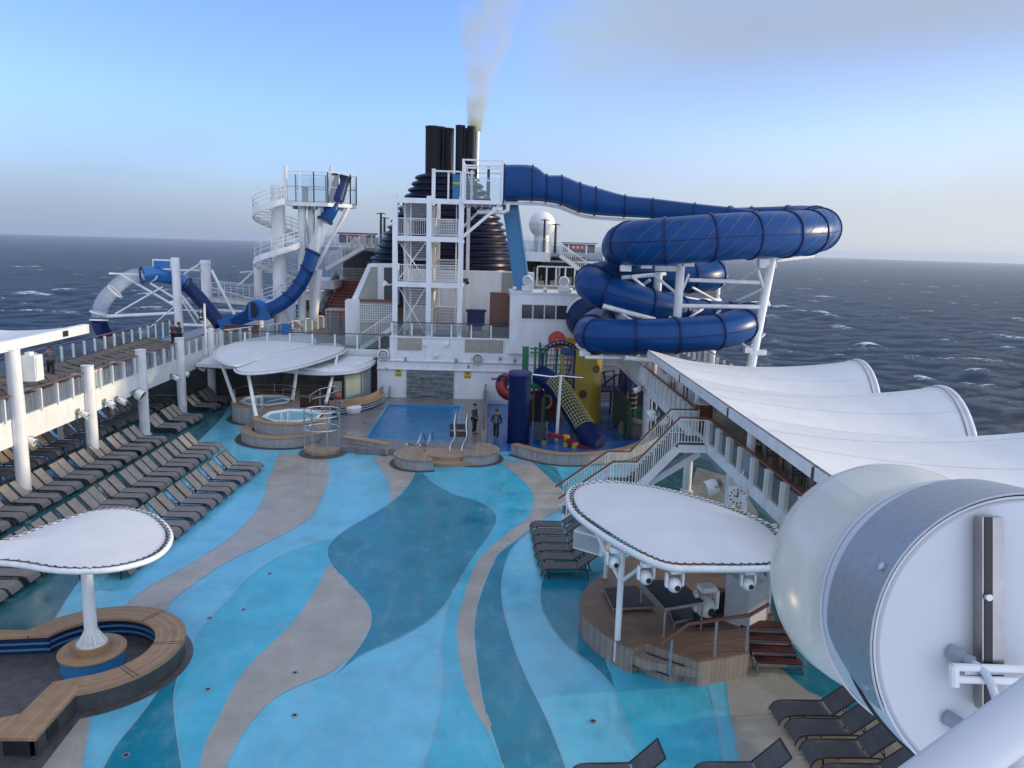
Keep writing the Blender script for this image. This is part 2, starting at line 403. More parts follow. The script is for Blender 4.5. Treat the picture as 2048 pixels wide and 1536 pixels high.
# one even box of sea air
if HAZE > 0:
    hb = MB().box((-12000, -120, SEA-6), (12000, 12000, 44))
    hm = bpy.data.materials.new('sea_haze'); hm.use_nodes = True; hn = hm.node_tree; hn.nodes.remove(hn.nodes['Principled BSDF'])
    pv = hn.nodes.new('ShaderNodeVolumePrincipled'); pv.inputs['Color'].default_value = (.60, .68, .80, 1); pv.inputs['Density'].default_value = HAZE
    pv.inputs['Anisotropy'].default_value = .25
    hn.links.new(pv.outputs[0], hn.nodes['Material Output'].inputs['Volume'])
    stuff(hb.build('haze', hm, smooth=False))
# ------------------------------------------------------------------ pool deck with its painted swirls
def paint(name, col, rough=.15, rv=.12, var=.20):
    """wet worn deck paint: puddled gloss, pale scuffs"""
    m = mat(name, col, rough, var=var, scale=.8, rvar=rv, bump=.012, bscale=50, spec=.45)
    nt = m.node_tree; N = nt.nodes; L = nt.links; b = N['Principled BSDF']
    base = b.inputs['Base Color'].links[0].from_socket
    tc = N.new('ShaderNodeTexCoord'); n = N.new('ShaderNodeTexNoise'); n.inputs['Scale'].default_value = 1.7; n.inputs['Detail'].default_value = 9; n.inputs['Roughness'].default_value = .72
    mp = N.new('ShaderNodeMapping'); mp.inputs['Location'].default_value = (5, 3, 1); mp.inputs['Scale'].default_value = (1.2, .5, 1); L.new(tc.outputs['Object'], mp.inputs[0]); L.new(mp.outputs[0], n.inputs['Vector'])
    r = N.new('ShaderNodeMapRange'); r.inputs[1].default_value = .50; r.inputs[2].default_value = .72; r.inputs[4].default_value = .38; L.new(n.outputs['Fac'], r.inputs[0])
    mx = N.new('ShaderNodeMixRGB'); L.new(r.outputs[0], mx.inputs[0]); L.new(base, mx.inputs[1]); mx.inputs[2].default_value = tuple(.55*c+.45*.5 for c in col)+(1,)
    # dark grime specks
    n4 = N.new('ShaderNodeTexNoise'); n4.inputs['Scale'].default_value = 9; n4.inputs['Detail'].default_value = 6; n4.inputs['Roughness'].default_value = .8; L.new(tc.outputs['Object'], n4.inputs['Vector'])
    r4 = N.new('ShaderNodeMapRange'); r4.inputs[1].default_value = .62; r4.inputs[2].default_value = .78; r4.inputs[4].default_value = .42; L.new(n4.outputs['Fac'], r4.inputs[0])
    m2 = N.new('ShaderNodeMixRGB'); L.new(r4.outputs[0], m2.inputs[0]); L.new(mx.outputs[0], m2.inputs[1]); m2.inputs[2].default_value = tuple(c*.55 for c in col)+(1,)
    L.new(m2.outputs[0], b.inputs['Base Color'])
    return m
DL = paint('deck_light_blue', (.13, .455, .59)); DM = paint('deck_mid_blue', (.055, .41, .54)); DT = paint('deck_teal', (.005, .195, .275), .2)
DG = paint('deck_warm_grey', (.35, .325, .275), .22); DGR = paint('deck_shaded_green', (.012, .11, .13), .2)  # darker green deck colour takes in the shade of the sheltered sides
def zp(pts): return [Z(x, y, 0).to_2d() for x, y in pts]
EDGES = []
def curve(*parts):
    """pixel outlines of the swirls, each part smoothed, dropped to the deck plane"""
    out = []
    for p in parts:
        s = [q for q in spline([Z(x, y, 0).to_2d() for x, y in p], 6)]; EDGES.append(s)
        out += s
    return out
dk = MB()
dk.box((-24.6, 4, -.35), (14.6, 53.2, 0), 0)
pat = MB()
gl = [(560,905),(537,956),(528,994),(500,1037),(453,1081),(375,1131),(300,1172),(256,1206),(225,1250)]
gr = [(655,915),(657,960),(640,1000),(625,1031),(594,1053),(531,1087),(453,1125),(400,1160),(350,1197),(331,1222),(300,1275)]
pat.flat(curve(gl, gr[::-1]), .004, 3)
tb = [(112,1234),(160,1162),(230,1080),(300,1000),(360,930),(400,880),(440,840),(470,795)]
pat.flat(curve(tb)+[V(-17.5, 53, 0).to_2d(), V(-24.4, 53, 0).to_2d(), V(-24.4, 14, 0).to_2d(), V(-13, 14, 0).to_2d()], .004, 4)
g2a = [(745,915),(775,962),(781,1000)]; g2b = [(781,1004),(800,988),(824,960),(832,935),(836,905)]
pat.flat(curve(g2a, g2b), .004, 3)
tl = [(834,905),(831,940),(812,978),(781,1006),(730,1037),(680,1068),(655,1098),(664,1132),(700,1170),(735,1210),(742,1245),(725,1285),(690,1330),(668,1352)]
trr = [(668,1352),(720,1312),(800,1275),(865,1235),(900,1195),(925,1150),(950,1110),(985,1060),(992,1030),(960,1005),(900,985),(850,950),(836,905)]
pat.flat(curve(tl, trr), .006, 2)
lm = [(672,1078),(640,1083),(562,1112),(500,1153),(462,1194),(406,1253),(385,1290),(356,1356),(348,1400),(353,1462),(368,1560)]
g3l = [(396,1560),(410,1490),(440,1430),(470,1370),(500,1330),(540,1290),(590,1240),(630,1180),(658,1128)]
pat.flat(curve(lm, g3l), .004, 1)
g3r = [(658,1128),(664,1132),(700,1170),(735,1210),(742,1245),(715,1300),(660,1345),(600,1370),(545,1400),(490,1460),(440,1560)]
pat.flat(curve(g3l, g3r), .008, 3)
t2 = [(356,1356),(348,1400),(353,1462),(368,1560)]; t2b = [(195,1560),(231,1493),(281,1431),(319,1378),(350,1330)]
pat.flat(curve(t2, t2b), .006, 2)
pat.flat(curve([(181,1434),(172,1493),(160,1560)], [(20,1560),(60,1500),(120,1420),(181,1400)]), .004, 3)
g5l = [(1000,925),(1050,965),(1068,1000),(1055,1035),(1010,1070),(965,1110),(942,1150),(925,1200),(915,1250),(915,1290),(925,1350),(945,1410),(980,1470)]
g5r = [(982,1452),(965,1400),(954,1330),(948,1260),(955,1210),(970,1165),(985,1130),(1000,1105),(1040,1075),(1085,1040),(1126,1010),(1128,964),(1062,920)]
pat.flat(curve(g5l, g5r), .006, 3)
m5 = [(1000,925),(1050,965),(1068,1000),(1055,1035),(1010,1070),(965,1110),(942,1150),(925,1200),(915,1250),(915,1290),(925,1350),(945,1410),(980,1470),(1014,1560)]
pat.flat(curve(m5, [(838,1560),(862,1490),(880,1420),(888,1350),(884,1285),(900,1195),(925,1150),(950,1110),(985,1060),(992,1030),(960,1005),(900,985),(850,950),(838,915)]), .004, 1)
t4r = [(1126,1000),(1085,1040),(1030,1090),(1010,1130),(1003,1180),(1010,1230),(1030,1300),(1060,1370),(1090,1430),(1115,1490),(1140,1560)]
t4l = [(1014,1560),(1000,1510),(982,1456),(965,1400),(954,1330),(948,1260),(955,1210),(970,1165),(985,1130),(1000,1105),(1040,1075),(1085,1040)]
pat.flat(curve(t4l[:-1], t4r[1:]), .008, 2)
l5 = [(1150,1080),(1110,1120),(1085,1160),(1081,1204),(1099,1247),(1133,1291),(1180,1326),(1217,1363),(1234,1392),(1250,1440),(1262,1480),(1290,1536),(1300,1560)]
pat.flat(curve(l5[:9], [(1232,1392),(1222,1350),(1210,1300),(1225,1200),(1230,1100)]), .006, 2)
pat.flat(curve(l5[8:], [(1455,1560),(1444,1505),(1428,1414),(1419,1377),(1412,1340)], [(1300,1300),(1205,1290),(1222,1350)]), .004, 1)
pat.flat(curve([(1447,1330),(1453,1355),(1459,1417),(1475,1505),(1488,1570)])+[V(8.2, 12, 0).to_2d(), V(10.5, 14, 0).to_2d(), V(9.2, 21, 0).to_2d()], .006, 3)
pat.flat(zp([(1560,1335),(1612,1380),(1700,1420),(1750,1380),(1650,1290),(1580,1290)]), .010, 2)
pat.flat([(8.3, 21), (8.2, 30), (7.6, 36), (7.6, 52.8), (14.4, 52.8), (14.4, 8), (9.6, 8), (9.0, 17)], .004, 4)
pat.flat([(9.6, 27), (11.6, 31), (12.2, 36), (10.8, 38), (9.4, 34)], .007, 3)
pat.flat(zp([(1062,922),(1130,985),(1150,940),(1114,936)]), .009, 2)
pat.flat(curve([(1114,934),(1126,960),(1160,985)], [(1215,960),(1206,934)]), .0105, 1)
eg = MB(); seen = set()
for si, s in enumerate(EDGES):
    for k in range(len(s)-1):
        a_, b_ = s[k], s[k+1]; m_ = (a_+b_)/2; cells = [(round(m_.x*4)+i, round(m_.y*4)+j) for i in (-1, 0, 1) for j in (-1, 0, 1)]
        if (a_-b_).length < .01 or any((c_, q) in seen for c_ in cells[4:5] for q in range(si)): continue
        seen.add((cells[4], si)); n_ = Vector((a_.y-b_.y, b_.x-a_.x)).normalized()*.014; z_ = .0112+.00012*(si % 8)
        eg.add([(a_.x+n_.x, a_.y+n_.y, z_), (a_.x-n_.x, a_.y-n_.y, z_), (b_.x-n_.x, b_.y-n_.y, z_), (b_.x+n_.x, b_.y+n_.y, z_)], [(0, 1, 2, 3)], 5)
eg.f = [f if (Vector(eg.v[f[1]])-Vector(eg.v[f[0]])).cross(Vector(eg.v[f[2]])-Vector(eg.v[f[0]])).z > 0 else f[::-1] for f in eg.f]
DECKM = [DL, DM, DT, DG, DGR, paint('deck_edge_line', (.24, .40, .46), .2)]
for k in range(len(pat.f)): pass
dk.add(pat.v, pat.f, 0); dk.m[-len(pat.f):] = pat.m; dk.add(eg.v, eg.f, 5)
struct(dk.build('pool_deck', DECKM, smooth=False))
o = MB().box((-24.2, 53.22, 0), (-7.8, 53.6, 2.94)); tag(o.build('backdrop', DARK), 'dark bulkhead under the port upper deck behind the bar', 'wall')  # dark wall put in for the shaded interior under the upper deck
o = MB().box((9.02, 53.0, 0), (14.3, 53.4, 3.0)); tag(o.build('backdrop', DARK), 'dark bulkhead under the starboard balcony behind the splash zone', 'wall')  # dark wall put in for the shaded space under the starboard balcony
# deck drains
DR = [(540,1147,1),(416,1378,2),(487,1219,3),(420,1236,4),(590,1345,5),(589,1430,6),(252,1510,7),(1008,967,8),(1186,1442,9),(845,968,10),(1000,980,11)]
dlab = ['deck drain on the mid blue swirl below the grey band', 'deck drain just right of the curved bench', 'deck drain near the tip of the blue swirl by the white umbrella', 'deck drain on the pale blue band closest to the curved bench back', 'deck drain inside the broad grey swirl', 'deck drain on pale blue between grey swirl and bottom edge', 'deck drain on the dark teal wedge in front of the bench', 'deck drain near the splash zone entrance on blue', 'deck drain on the pale blue swirl before the lone loungers', 'deck drain on the teal tip in front of the pool steps', 'deck drain on blue beside the grey curve under the stair']
for i, (px, py, k) in enumerate(DR):
    p = Z(px, py, .012); o = MB().cyl((p.x, p.y, .001), (p.x, p.y, .016), .085, n=16); o.lathe([(.05, .0165), (.001, .018)], (p.x, p.y, 0), 12, 1)
    tag(o.build('deck_drain', [GALV, BLACK]), dlab[i], 'drain', 'round drains in the pool deck')

# ------------------------------------------------------------------ side balconies (deck above the pool deck)
BZ = 3.35
def balcony(x0, x1, y0, y1, inner, label, fh=.95):
    e = thing('balcony', label, 'balcony', (inner, y0, BZ))
    s = 1 if inner > x0 + .01 else -1
    MB().box((min(x0, x1)+(.02 if inner == x1 else .15), y0, BZ-.2), (max(x0, x1)-(.15 if inner == x1 else .02), y1, BZ)).build('balcony_floor', TEAKD, e)
    out = x0 if abs(inner-x1) < .01 else x1
    MB().box((inner-.14 if inner > out else inner, y0-.01, BZ-fh), (inner if inner > out else inner+.14, y1+.01, BZ+.06)).build('fascia', CREAM, e)
    MB().box((inner-.05 if inner > out else inner-.01, y0, BZ+.06), (inner+.01 if inner > out else inner+.05, y1, BZ+.16)).build('kick_strip', CREAM, e)
    MB().box((min(inner, out)+.2, y0+.02, BZ-.29), (max(inner, out)-.2, y1-.02, BZ-.21)).build('ceiling', CREAM, e)
    MB().box((out-.12 if out < inner else out, y0-.02, BZ-1.0), (out if out < inner else out+.12, y1+.02, BZ+.14)).build('outer_coaming', CREAM, e)
    return e
LX, RX = -19.2, 8.75
balcony(-24.3, LX, 10, 54.3, LX, 'port side balcony deck with white fascia above the rows of loungers')
balcony(RX, 14.4, 6, 52.6, RX, 'starboard side balcony deck with white fascia beside the stage', .33)
def ship_side(x, s):
    MB().box((min(x, x+s*.3), 0, -42.5), (max(x, x+s*.3), 95, -.36)).build('hull', WHITE)
hull = MB().box((-24.3, -4, -45), (14.4, 96, -.37)); tag(hull.build('ship_hull', WHITE), 'white hull of the ship below the pool deck', 'ship')
# railings
glass_rail([(LX+.02, 24), (LX+.02, 54.2)], BZ+.06, 'glass railing with brown handrail along the inner edge of the port balcony', post=(.05, .15), group='balcony railings')
glass_rail([(-24.2, 24), (-24.2, 58.6)], BZ+.1, 'outer glass railing against the sea behind the row of balcony loungers', h=1.25, post=(.05, .12), group='balcony railings')
glass_rail([(RX-.02, 13.5), (RX-.02, 29.4)], BZ+.06, 'glass railing with brown handrail beside the balcony tables near the clock', post=(.05, .26), step=1.3, group='balcony railings')
glass_rail([(RX-.02, 31.5), (RX-.02, 52.4)], BZ+.06, 'frosted glass railing of the starboard balcony beyond the staircase', post=(.05, .3), step=.9, group='balcony railings')
glass_rail([(14.3, 24), (14.3, 60)], BZ+.1, 'outer glass railing of the starboard balcony under the blue spiral slide', post=(.05, .2), step=1.4, group='balcony railings')
# columns
COLS = [(10, 1000, 6.3, 31.0), (170, 925, 4.75, 36.6), (277, 868, 4.75, 42.2), (360, 828, 4.75, 47.5), (427, 795, 4.7, 52.7)]
nm = ['tallest', 'second', 'third', 'fourth', 'fifth']
clab = ['tall cream column carrying the sloping canopy beam, nearest on the port balcony edge', 'cream column through the port balcony edge beside the slatted white screen', 'cream column at the big floodlight on the port balcony fascia', 'cream column below the couple on the port balcony', 'cream column at the left end of the hot tub canopy']
for (px, py, zt, yy), lb in zip(COLS, clab):
    o = MB().cyl((LX+.12, yy, 0), (LX+.12, yy, zt), .27, n=24); o.cyl((LX+.12, yy, zt), (LX+.12, yy, zt+.03), .29, n=24); o.cyl((LX+.12, yy, 0), (LX+.12, yy, .05), .36, n=24)
    tag(o.build('support_column', CREAM), lb, 'column', 'columns along the port balcony')
for i, yy in enumerate((34.0, 39.5, 45.0)):
    p = MB().cyl((-22.2, yy, 0), (-22.2, yy, BZ-.4), .14, n=14)
    tag(p.build('support_column', CREAM), ['slim inner column under the port balcony behind the nearest loungers', 'slim inner column under the port balcony mid way', 'slim inner column under the port balcony near the bar'][i], 'column', 'columns along the port balcony')
rlab = ['white column under the stair head where the staircase meets the balcony', 'white column by the clock carrying the starboard balcony', 'white column behind the stage under the balcony', 'white column beside the splash zone at the green wall']
for (yy, lb) in zip((34.0, 27.8, 20.5, 44.0), rlab):
    o = MB().cyl((9.25, yy, 0), (9.25, yy, BZ-.3), .2, n=20); o.cyl((9.25, yy, 0), (9.25, yy, .05), .3, n=20)
    tag(o.build('support_column', WHITE), lb, 'column', 'columns along the starboard balcony')
ulab = ['white canopy post on the starboard balcony at the stair head', 'white canopy post among the balcony tables', 'white canopy post at the far end of the tensile canopy']
for yy, lb in zip((32.6, 25.6, 43.6), ulab):
    o = MB().cyl((9.1, yy, BZ), (9.1, yy, 5.5), .15, n=18)
    tag(o.build('canopy_post', CREAM), lb, 'post', 'posts under the starboard canopy')
# slatted screen on the port railing beside the column
s = MB()
for k in range(7): s.box((LX-.06, 37.1+k*.17, BZ+.2), (LX-.02, 37.24+k*.17, BZ+1.1))
tag(s.build('slatted_screen', CREAM), 'small white slatted screen on the port railing', 'screen')
# white speaker box on the first column
s = MB().box((LX+.1, 31.35, 4.95), (LX+.75, 31.95, 6.0)); s.box((LX+.3, 31.5, 6.0), (LX+.5, 31.8, 6.12)); s.box((LX+.76, 31.42, 5.05), (LX+.78, 31.88, 5.9), 1)
tag(s.build('speaker_box', [CREAM, CREAM]), 'cream box loudspeaker on the tall column at the left edge', 'speaker')
# port canopy beam and its membrane, mostly out of frame
BEND = X(172, 655, LX).y
e = thing('beam_canopy', 'white tensile canopy with box beam reaching in from the left edge', 'canopy', (LX, 31, 6.3))
b = MB(); b.beam((LX, 20, 6.42), (LX, BEND, 6.5), .3, .42); b.build('beam', CREAM, e)
b = MB().box((LX+.151, BEND-2.3, 6.36), (LX+.16, BEND-1.85, 6.62)); b.build('joint_gap', BLACK, e)
MB().grid(lambda u, v: (LX-.1-4.6*v, 20+(BEND-20.4)*u-2.5*v*u, 6.66+(1.1*math.sin(PI*((u*3.2) % 1))*v*v)*.35-.2*math.sin(PI*v)), 30, 8).build('membrane', FABRIC, e)

# ------------------------------------------------------------------ floodlights
def floodlight_mb(big=False):
    m = MB()
    r = .30 if big else .15
    m.lathe([(.001, -.26), (r*.75, -.24), (r, -.1), (r, .12), (r*1.08, .13), (r*1.08, .18), (r*.92, .18), (r*.9, .1), (.001, .1)], n=20, m=0, M=Matrix.Rotation(R(90), 3, 'Y'))
    return m
def floodlight(loc, rz, tilt, label, big=False, group='floodlights along the balconies'):
    e = thing('floodlight', label, 'floodlight', loc, group)
    M = Matrix.Rotation(rz, 4, 'Z') @ Matrix.Rotation(tilt, 4, 'Y')
    r = .30 if big else .15
    h = floodlight_mb(big); o = h.build('lamp_housing', CREAM); o.data.transform(M @ Matrix.Translation((.34, 0, 0))); o.parent = e
    g = MB().lathe([(.001, .11), (r*.86, .115)], n=18, M=Matrix.Rotation(R(90), 3, 'Y')); o = g.build('lens', DPANE); o.data.transform(M @ Matrix.Translation((.35, 0, .0))); o.parent = e
    b = MB(); b.tube([(0, -r*1.2, 0), (.3, -r*1.2, 0)], .025, 6); b.tube([(0, r*1.2, 0), (.3, r*1.2, 0)], .025, 6); b.box((-.03, -r*1.25, -.12), (.02, r*1.25, .12))
    o = b.build('bracket', GALV); o.data.transform(Matrix.Rotation(rz, 4, 'Z')); o.parent = e
    return e
for px, py, bg, lb in ((46, 875, 0, 'small floodlight on the port fascia nearest the left edge'), (155, 823, 0, 'pair member floodlight under the port railing left of the second column'), (208, 803, 0, 'lattice fronted floodlight on the port fascia between second and third columns'), (232, 797, 0, 'floodlight on the port fascia just left of the big one'), (268, 785, 1, 'big white floodlight on the port fascia at the third column'), (342, 752, 0, 'floodlight on the port fascia right of the third column'), (362, 743, 0, 'floodlight on the port fascia below the fourth column'), (395, 733, 0, 'floodlight on the port fascia nearest the hot tubs')):
    p = X(px, py, LX+.02); floodlight(p, 0, R(25), lb, bool(bg))
for px, py, bg, lb in ((1440, 968, 1, 'big white floodlight on the starboard fascia beside the clock'), (1315, 826, 1, 'large double floodlight by the splash zone under the starboard balcony'), (1340, 838, 0, 'small floodlight next to the double one by the stair top'), (1285, 775, 0, 'round floodlight under the frosted railing by the yellow tower')):
    p = X(px, py, RX-.15); floodlight(p, PI, R(25), lb, bool(bg))
# square deck clock
p = X(1475, 992, RX-.3)
e = thing('deck_clock', 'square white clock hanging under the starboard balcony edge', 'clock', p)
Mr = Matrix.Rotation(R(163), 3, 'Z')
MB().obox(p, (.62, .12, .62), M=Mr).build('clock_case', CREAM, e)
fr = MB()
for k in range(12):
    a = k*PI/6; fr.obox(p+Mr@V(.24*math.sin(a), .065, .24*math.cos(a)), (.035, .012, .07), M=Mr@Matrix.Rotation(a, 3, 'Y'))
fr.build('hour_marks', BLACK, e)
hd = MB(); hd.beam(p+Mr@V(0, .075, -.02), p+Mr@V(.0, .075, .18), .03, .02); hd.beam(p+Mr@V(0, .078, 0), p+Mr@V(.13, .078, .02), .035, .02); hd.build('clock_hands', BLACK, e)
MB().tube([p+V(0, 0, .3), p+V(.15, 0, .9)], .03, 6).build('bracket', CREAM, e)
# ------------------------------------------------------------------ sun loungers
SLING = plank('taupe_sling', (.20, .182, .168), 22, 0, .8, var=.1, dark=.7)
SLINGB = plank('light_taupe_sling', (.31, .265, .215), 22, 0, .8, var=.1, dark=.7)
LFRAME = mat('lounger_frame', (.018, .017, .017), .4, .3)
DSL = plank('dark_sling', (.09, .087, .088), 22, 0, .8, var=.1, dark=.7)
def make_lounger(back=R(48), nm='sun_lounger', s1=None, s2=None):
    """feet towards +X, head towards -X, origin on the deck under the middle of the foot edge"""
    e = bpy.data.objects.new(nm, None); COL.objects.link(e)
    W = .31; H = .36; bx = -1.22; bl = .78
    fr = MB(); ca, sa = math.cos(back), math.sin(back)
    for s in (-1, 1):
        y = s*W
        fr.tube([(.03, y, H-.24), (.01, y, H-.16), (-.05, y, H-.06), (-.16, y, H-.005), (-.3, y, H+.01), (bx, y, H+.01), (bx-.45, y, H-.02)], .021, 7)
        fr.tube([(bx, y, H+.02), (bx-bl*ca, y, H+.02+bl*sa)], .022, 7)
    fr.tube([(bx-bl*ca, -W, H+.02+bl*sa), (bx-bl*ca, W, H+.02+bl*sa)], .02, 6); fr.tube([(-.55, -W, H-.03), (-.55, W, H-.03)], .018, 6)
    fr.tube([(bx-.4, -W, H-.03), (bx-.4, W, H-.03)], .018, 6)
    fr.tube([(bx-.40, -.2, H-.02), (bx-bl*.55*ca, -.2, H+bl*.55*sa)], .012, 5); fr.tube([(bx-.40, .2, H-.02), (bx-bl*.55*ca, .2, H+bl*.55*sa)], .012, 5)
    fr.build('frame', LFRAME).parent = e
    for x in (-.22, bx-.3):
        for s in (-1, 1):
            MB().tube([(x, s*W, H-.01), (x-.03, s*(W+.01), 0)], .024, 7).build('leg', LFRAME).parent = e
    prof = [(.03, H-.2), (.0, H-.13), (-.06, H-.035), (-.16, H+.015), (-.3, H+.022), (-.7, H+.005), (bx+.02, H+.018)]
    st = MB().grid(lambda u, v: (prof[round(v*6)][0], (u-.5)*2*(W-.022), prof[round(v*6)][1]-.012*math.sin(PI*u)), 4, 6); st.build('seat_sling', s1 or SLING).parent = e
    bk = MB().grid(lambda u, v: (bx-.01-bl*ca*v, (u-.5)*2*(W-.018), H+.035+bl*sa*v-.015*math.sin(PI*u)), 4, 4); bk.build('back_sling', s2 or SLINGB).parent = e
    return e
L0 = make_lounger(); L0['category'] = 'sun lounger'
used0 = [False]
def put(src, used, x, y, rz, label, group, z=0.0):
    jx, jr = random.uniform(-.04, .04), random.uniform(-.02, .02)
    if not used[0]:
        used[0] = True; src.location = (x+jx, y, z); src.rotation_euler = (0, 0, rz+jr); src['label'] = label; src['group'] = group; return src
    return copy_tree(src, (x+jx, y, z), rz+jr, label, group)
def row(x0, y0, x1, y1, group, labf, pairs, gap=.02, w=.665, extra=.22, z=0., rz=0.):
    """pairs: counts per cluster, laid from (x0,y0) to (x1,y1)"""
    d = Vector((x1-x0, y1-y0)); n = sum(pairs); Lt = d.length; d.normalize()
    need = n*w; free = (Lt-need)/max(1, len(pairs)-1) if len(pairs) > 1 else 0
    t = w/2; k = 0; a = math.atan2(d.y, d.x)
    for ci, c in enumerate(pairs):
        for j in range(c):
            put(L0, used0, x0+d.x*t, y0+d.y*t, rz, labf(k, n), group, z); t += w; k += 1
        t += free
def ordl(k): return ['first', 'second', 'third', 'fourth', 'fifth', 'sixth', 'seventh', 'eighth', 'ninth', 'tenth', 'eleventh', 'twelfth', 'thirteenth', 'fourteenth', 'fifteenth', 'sixteenth', 'seventeenth', 'eighteenth', 'nineteenth', 'twentieth', 'twenty first', 'twenty second', 'twenty third', 'twenty fourth', 'twenty fifth', 'twenty sixth', 'twenty seventh', 'twenty eighth', 'twenty ninth', 'thirtieth', 'thirty first', 'thirty second', 'thirty third', 'thirty fourth'][k]
GA = 'loungers in rows on the port side of the pool deck'
row(-10.75, 36.05, -11.5, 23.6, GA, lambda k, n: f'front row taupe lounger by the grey swirl, {ordl(k)} from the hot tubs', [2]*8)
row(-13.85, 39.4, -14.3, 21.4, GA, lambda k, n: f'second row taupe lounger from the open deck, {ordl(k)} from the hot tubs', [2]*12)
row(-17.15, 40.6, -17.7, 26.4, GA, lambda k, n: f'third row taupe lounger beside cream columns, {ordl(k)} from the hot tubs', [2]*9)
row(-17.3, 46.1, -17.3, 42.3, GA, lambda k, n: f'taupe lounger between the third and fourth columns, {ordl(k)} from the bar', [3, 2])
row(-17.2, 51.8, -17.3, 47.9, GA, lambda k, n: f'taupe lounger beside the far cream columns near the bar, {ordl(k)} from the bar', [3, 2])
row(-20.7, 50.4, -21.3, 28.4, GA, lambda k, n: f'lounger in dim row under port balcony, {ordl(k)} from its far end', [2]*14)
# upper balcony row, nearly flat
L3 = make_lounger(R(10), 'balcony_lounger', mat('brown_sling', (.15, .12, .09), .8), mat('brown_sling', (.15, .12, .09), .8)); L3.name = 'sun_lounger'; L3['category'] = 'sun lounger'; used3 = [False]
yy = 53.2; k = 0
while yy > 28.5 and k < 30:
    put(L3, used3, -22.15, yy, R(-32), f'flat brown port balcony lounger by the outer railing, {ordl(k)} from the couple', 'loungers on the port balcony against the outer railing', BZ); yy -= .83 if k % 4 else 1.0; k += 1
# starboard side
L1 = make_lounger(R(38), 'flat_lounger', DSL, DSL); L1.name = 'sun_lounger'; L1['category'] = 'sun lounger'; used1 = [False]
for k in range(6):
    put(L1, used1, 1.75+.03*k, 28.4-.78*k, PI, f'dark taupe lounger beside the stage canopy, {ordl(k)} counted from the staircase', 'loungers by the stage')
for k, (yy, dxk) in enumerate([(16.45, .0), (15.72, .08), (14.95, .16), (14.15, .24), (13.4, .3)]):
    put(L1, used1, 7.0+dxk, yy, PI, f'grey brown lounger in front of the big white lamp, {ordl(k)} from the stage steps', 'loungers at the lower right')
L2 = make_lounger(R(44), 'grey_lounger', DSL, DSL); L2.name = 'sun_lounger'; L2['category'] = 'sun lounger'; used2 = [False]
put(L2, used2, 1.93, 14.05, PI+R(2), 'lounger cut by the bottom edge left of the pale blue deck strip', 'loungers at the lower right')
put(L2, used2, 4.5, 14.15, PI+R(1), 'lounger cut by the bottom edge on the grey deck right of the strip', 'loungers at the lower right')
# ------------------------------------------------------------------ tensile canopies on tube rims
LACE = mat('lacing_cord', (.05, .05, .055), .6)
def canopy_parts(e, rim, rise=.25, r=.075, inset=.12, lace=True, drop=None, seg=14, lstep=.22):
    """rim: closed list of 3-D points"""
    k = len(rim); c = sum((Vector(p) for p in rim), Vector())/k
    MB().tube(rim, r, 12, closed=True).build('rim_tube', CREAM, e)
    inn = [Vector(p)+(c-Vector(p)).normalized()*inset for p in rim]
    m = MB(); vs = []; fs = []
    for j in range(seg):
        t = j/seg
        for i in range(k):
            p = inn[i].lerp(c, t); p = p+V(0, 0, rise*(1-(1-t)**2) + .06); vs.append(p)
    vs.append(c+V(0, 0, rise+.06))
    for j in range(seg-1):
        for i in range(k):
            i2 = (i+1) % k; fs.append((j*k+i, j*k+i2, (j+1)*k+i2, (j+1)*k+i))
    b = (seg-1)*k; fs += [(b+i, b+(i+1) % k, len(vs)-1) for i in range(k)]
    m.add(vs, fs); m.build('membrane', FABRIC, e)
    if lace:
        lc = MB(); per = 0
        zig = []
        for i in range(k):
            a = Vector(rim[i]); b2 = Vector(rim[(i+1) % k]); L = (b2-a).length; n = max(1, round(L/lstep))
            for q in range(n):
                t = q/n; p = a.lerp(b2, t)+V(0, 0, r*1.0); u = inn[i].lerp(inn[(i+1) % k], min(1, t+.5/n))+V(0, 0, .075)
                zig += [p, u]
        lc.tube(zig, .012, 4, closed=True); lc.build('lacing', LACE, e)
    return inn, c
def px_rim(pts, z, n=5):
    zz = z if callable(z) else None
    P = [Z(x, y, z if zz is None else zz(x, y)) for x, y in pts]
    return spline(P, n, closed=True)
# white leaf umbrella over the curved bench
UC = V(-10.02, 18.5, 0)
e = thing('shade_umbrella', 'white leaf shaped umbrella on one thick pole inside the curved bench', 'umbrella', (UC.x, UC.y, .66))
rim = px_rim([(-230,1112),(-120,1112),(0,1086),(90,1055),(180,1026),(250,1020),(305,1032),(338,1062),(336,1092),(300,1120),(220,1140),(120,1142),(20,1128),(-110,1122)], 3.2)
canopy_parts(e, rim, rise=.12, r=.07)
pl = MB().cyl((UC.x, UC.y, .66), (UC.x, UC.y, 3.12), .16, .13, n=24); pl.build('pole', CREAM, e)
st = MB()
for q in (V(-9.0, 19.6, 3.16), V(-11.6, 18.2, 3.16), V(-10.3, 20.4, 3.16), V(-9.5, 17.4, 3.16)): st.tube([V(UC.x, UC.y, 2.95), q], .05, 8)
st.build('support_arm', CREAM, e)
fl = MB().lathe([(.001, .68), (.16, .68)], UC, 16); fl.cyl((UC.x, UC.y, .655), (UC.x, UC.y, .69), .36, n=28)
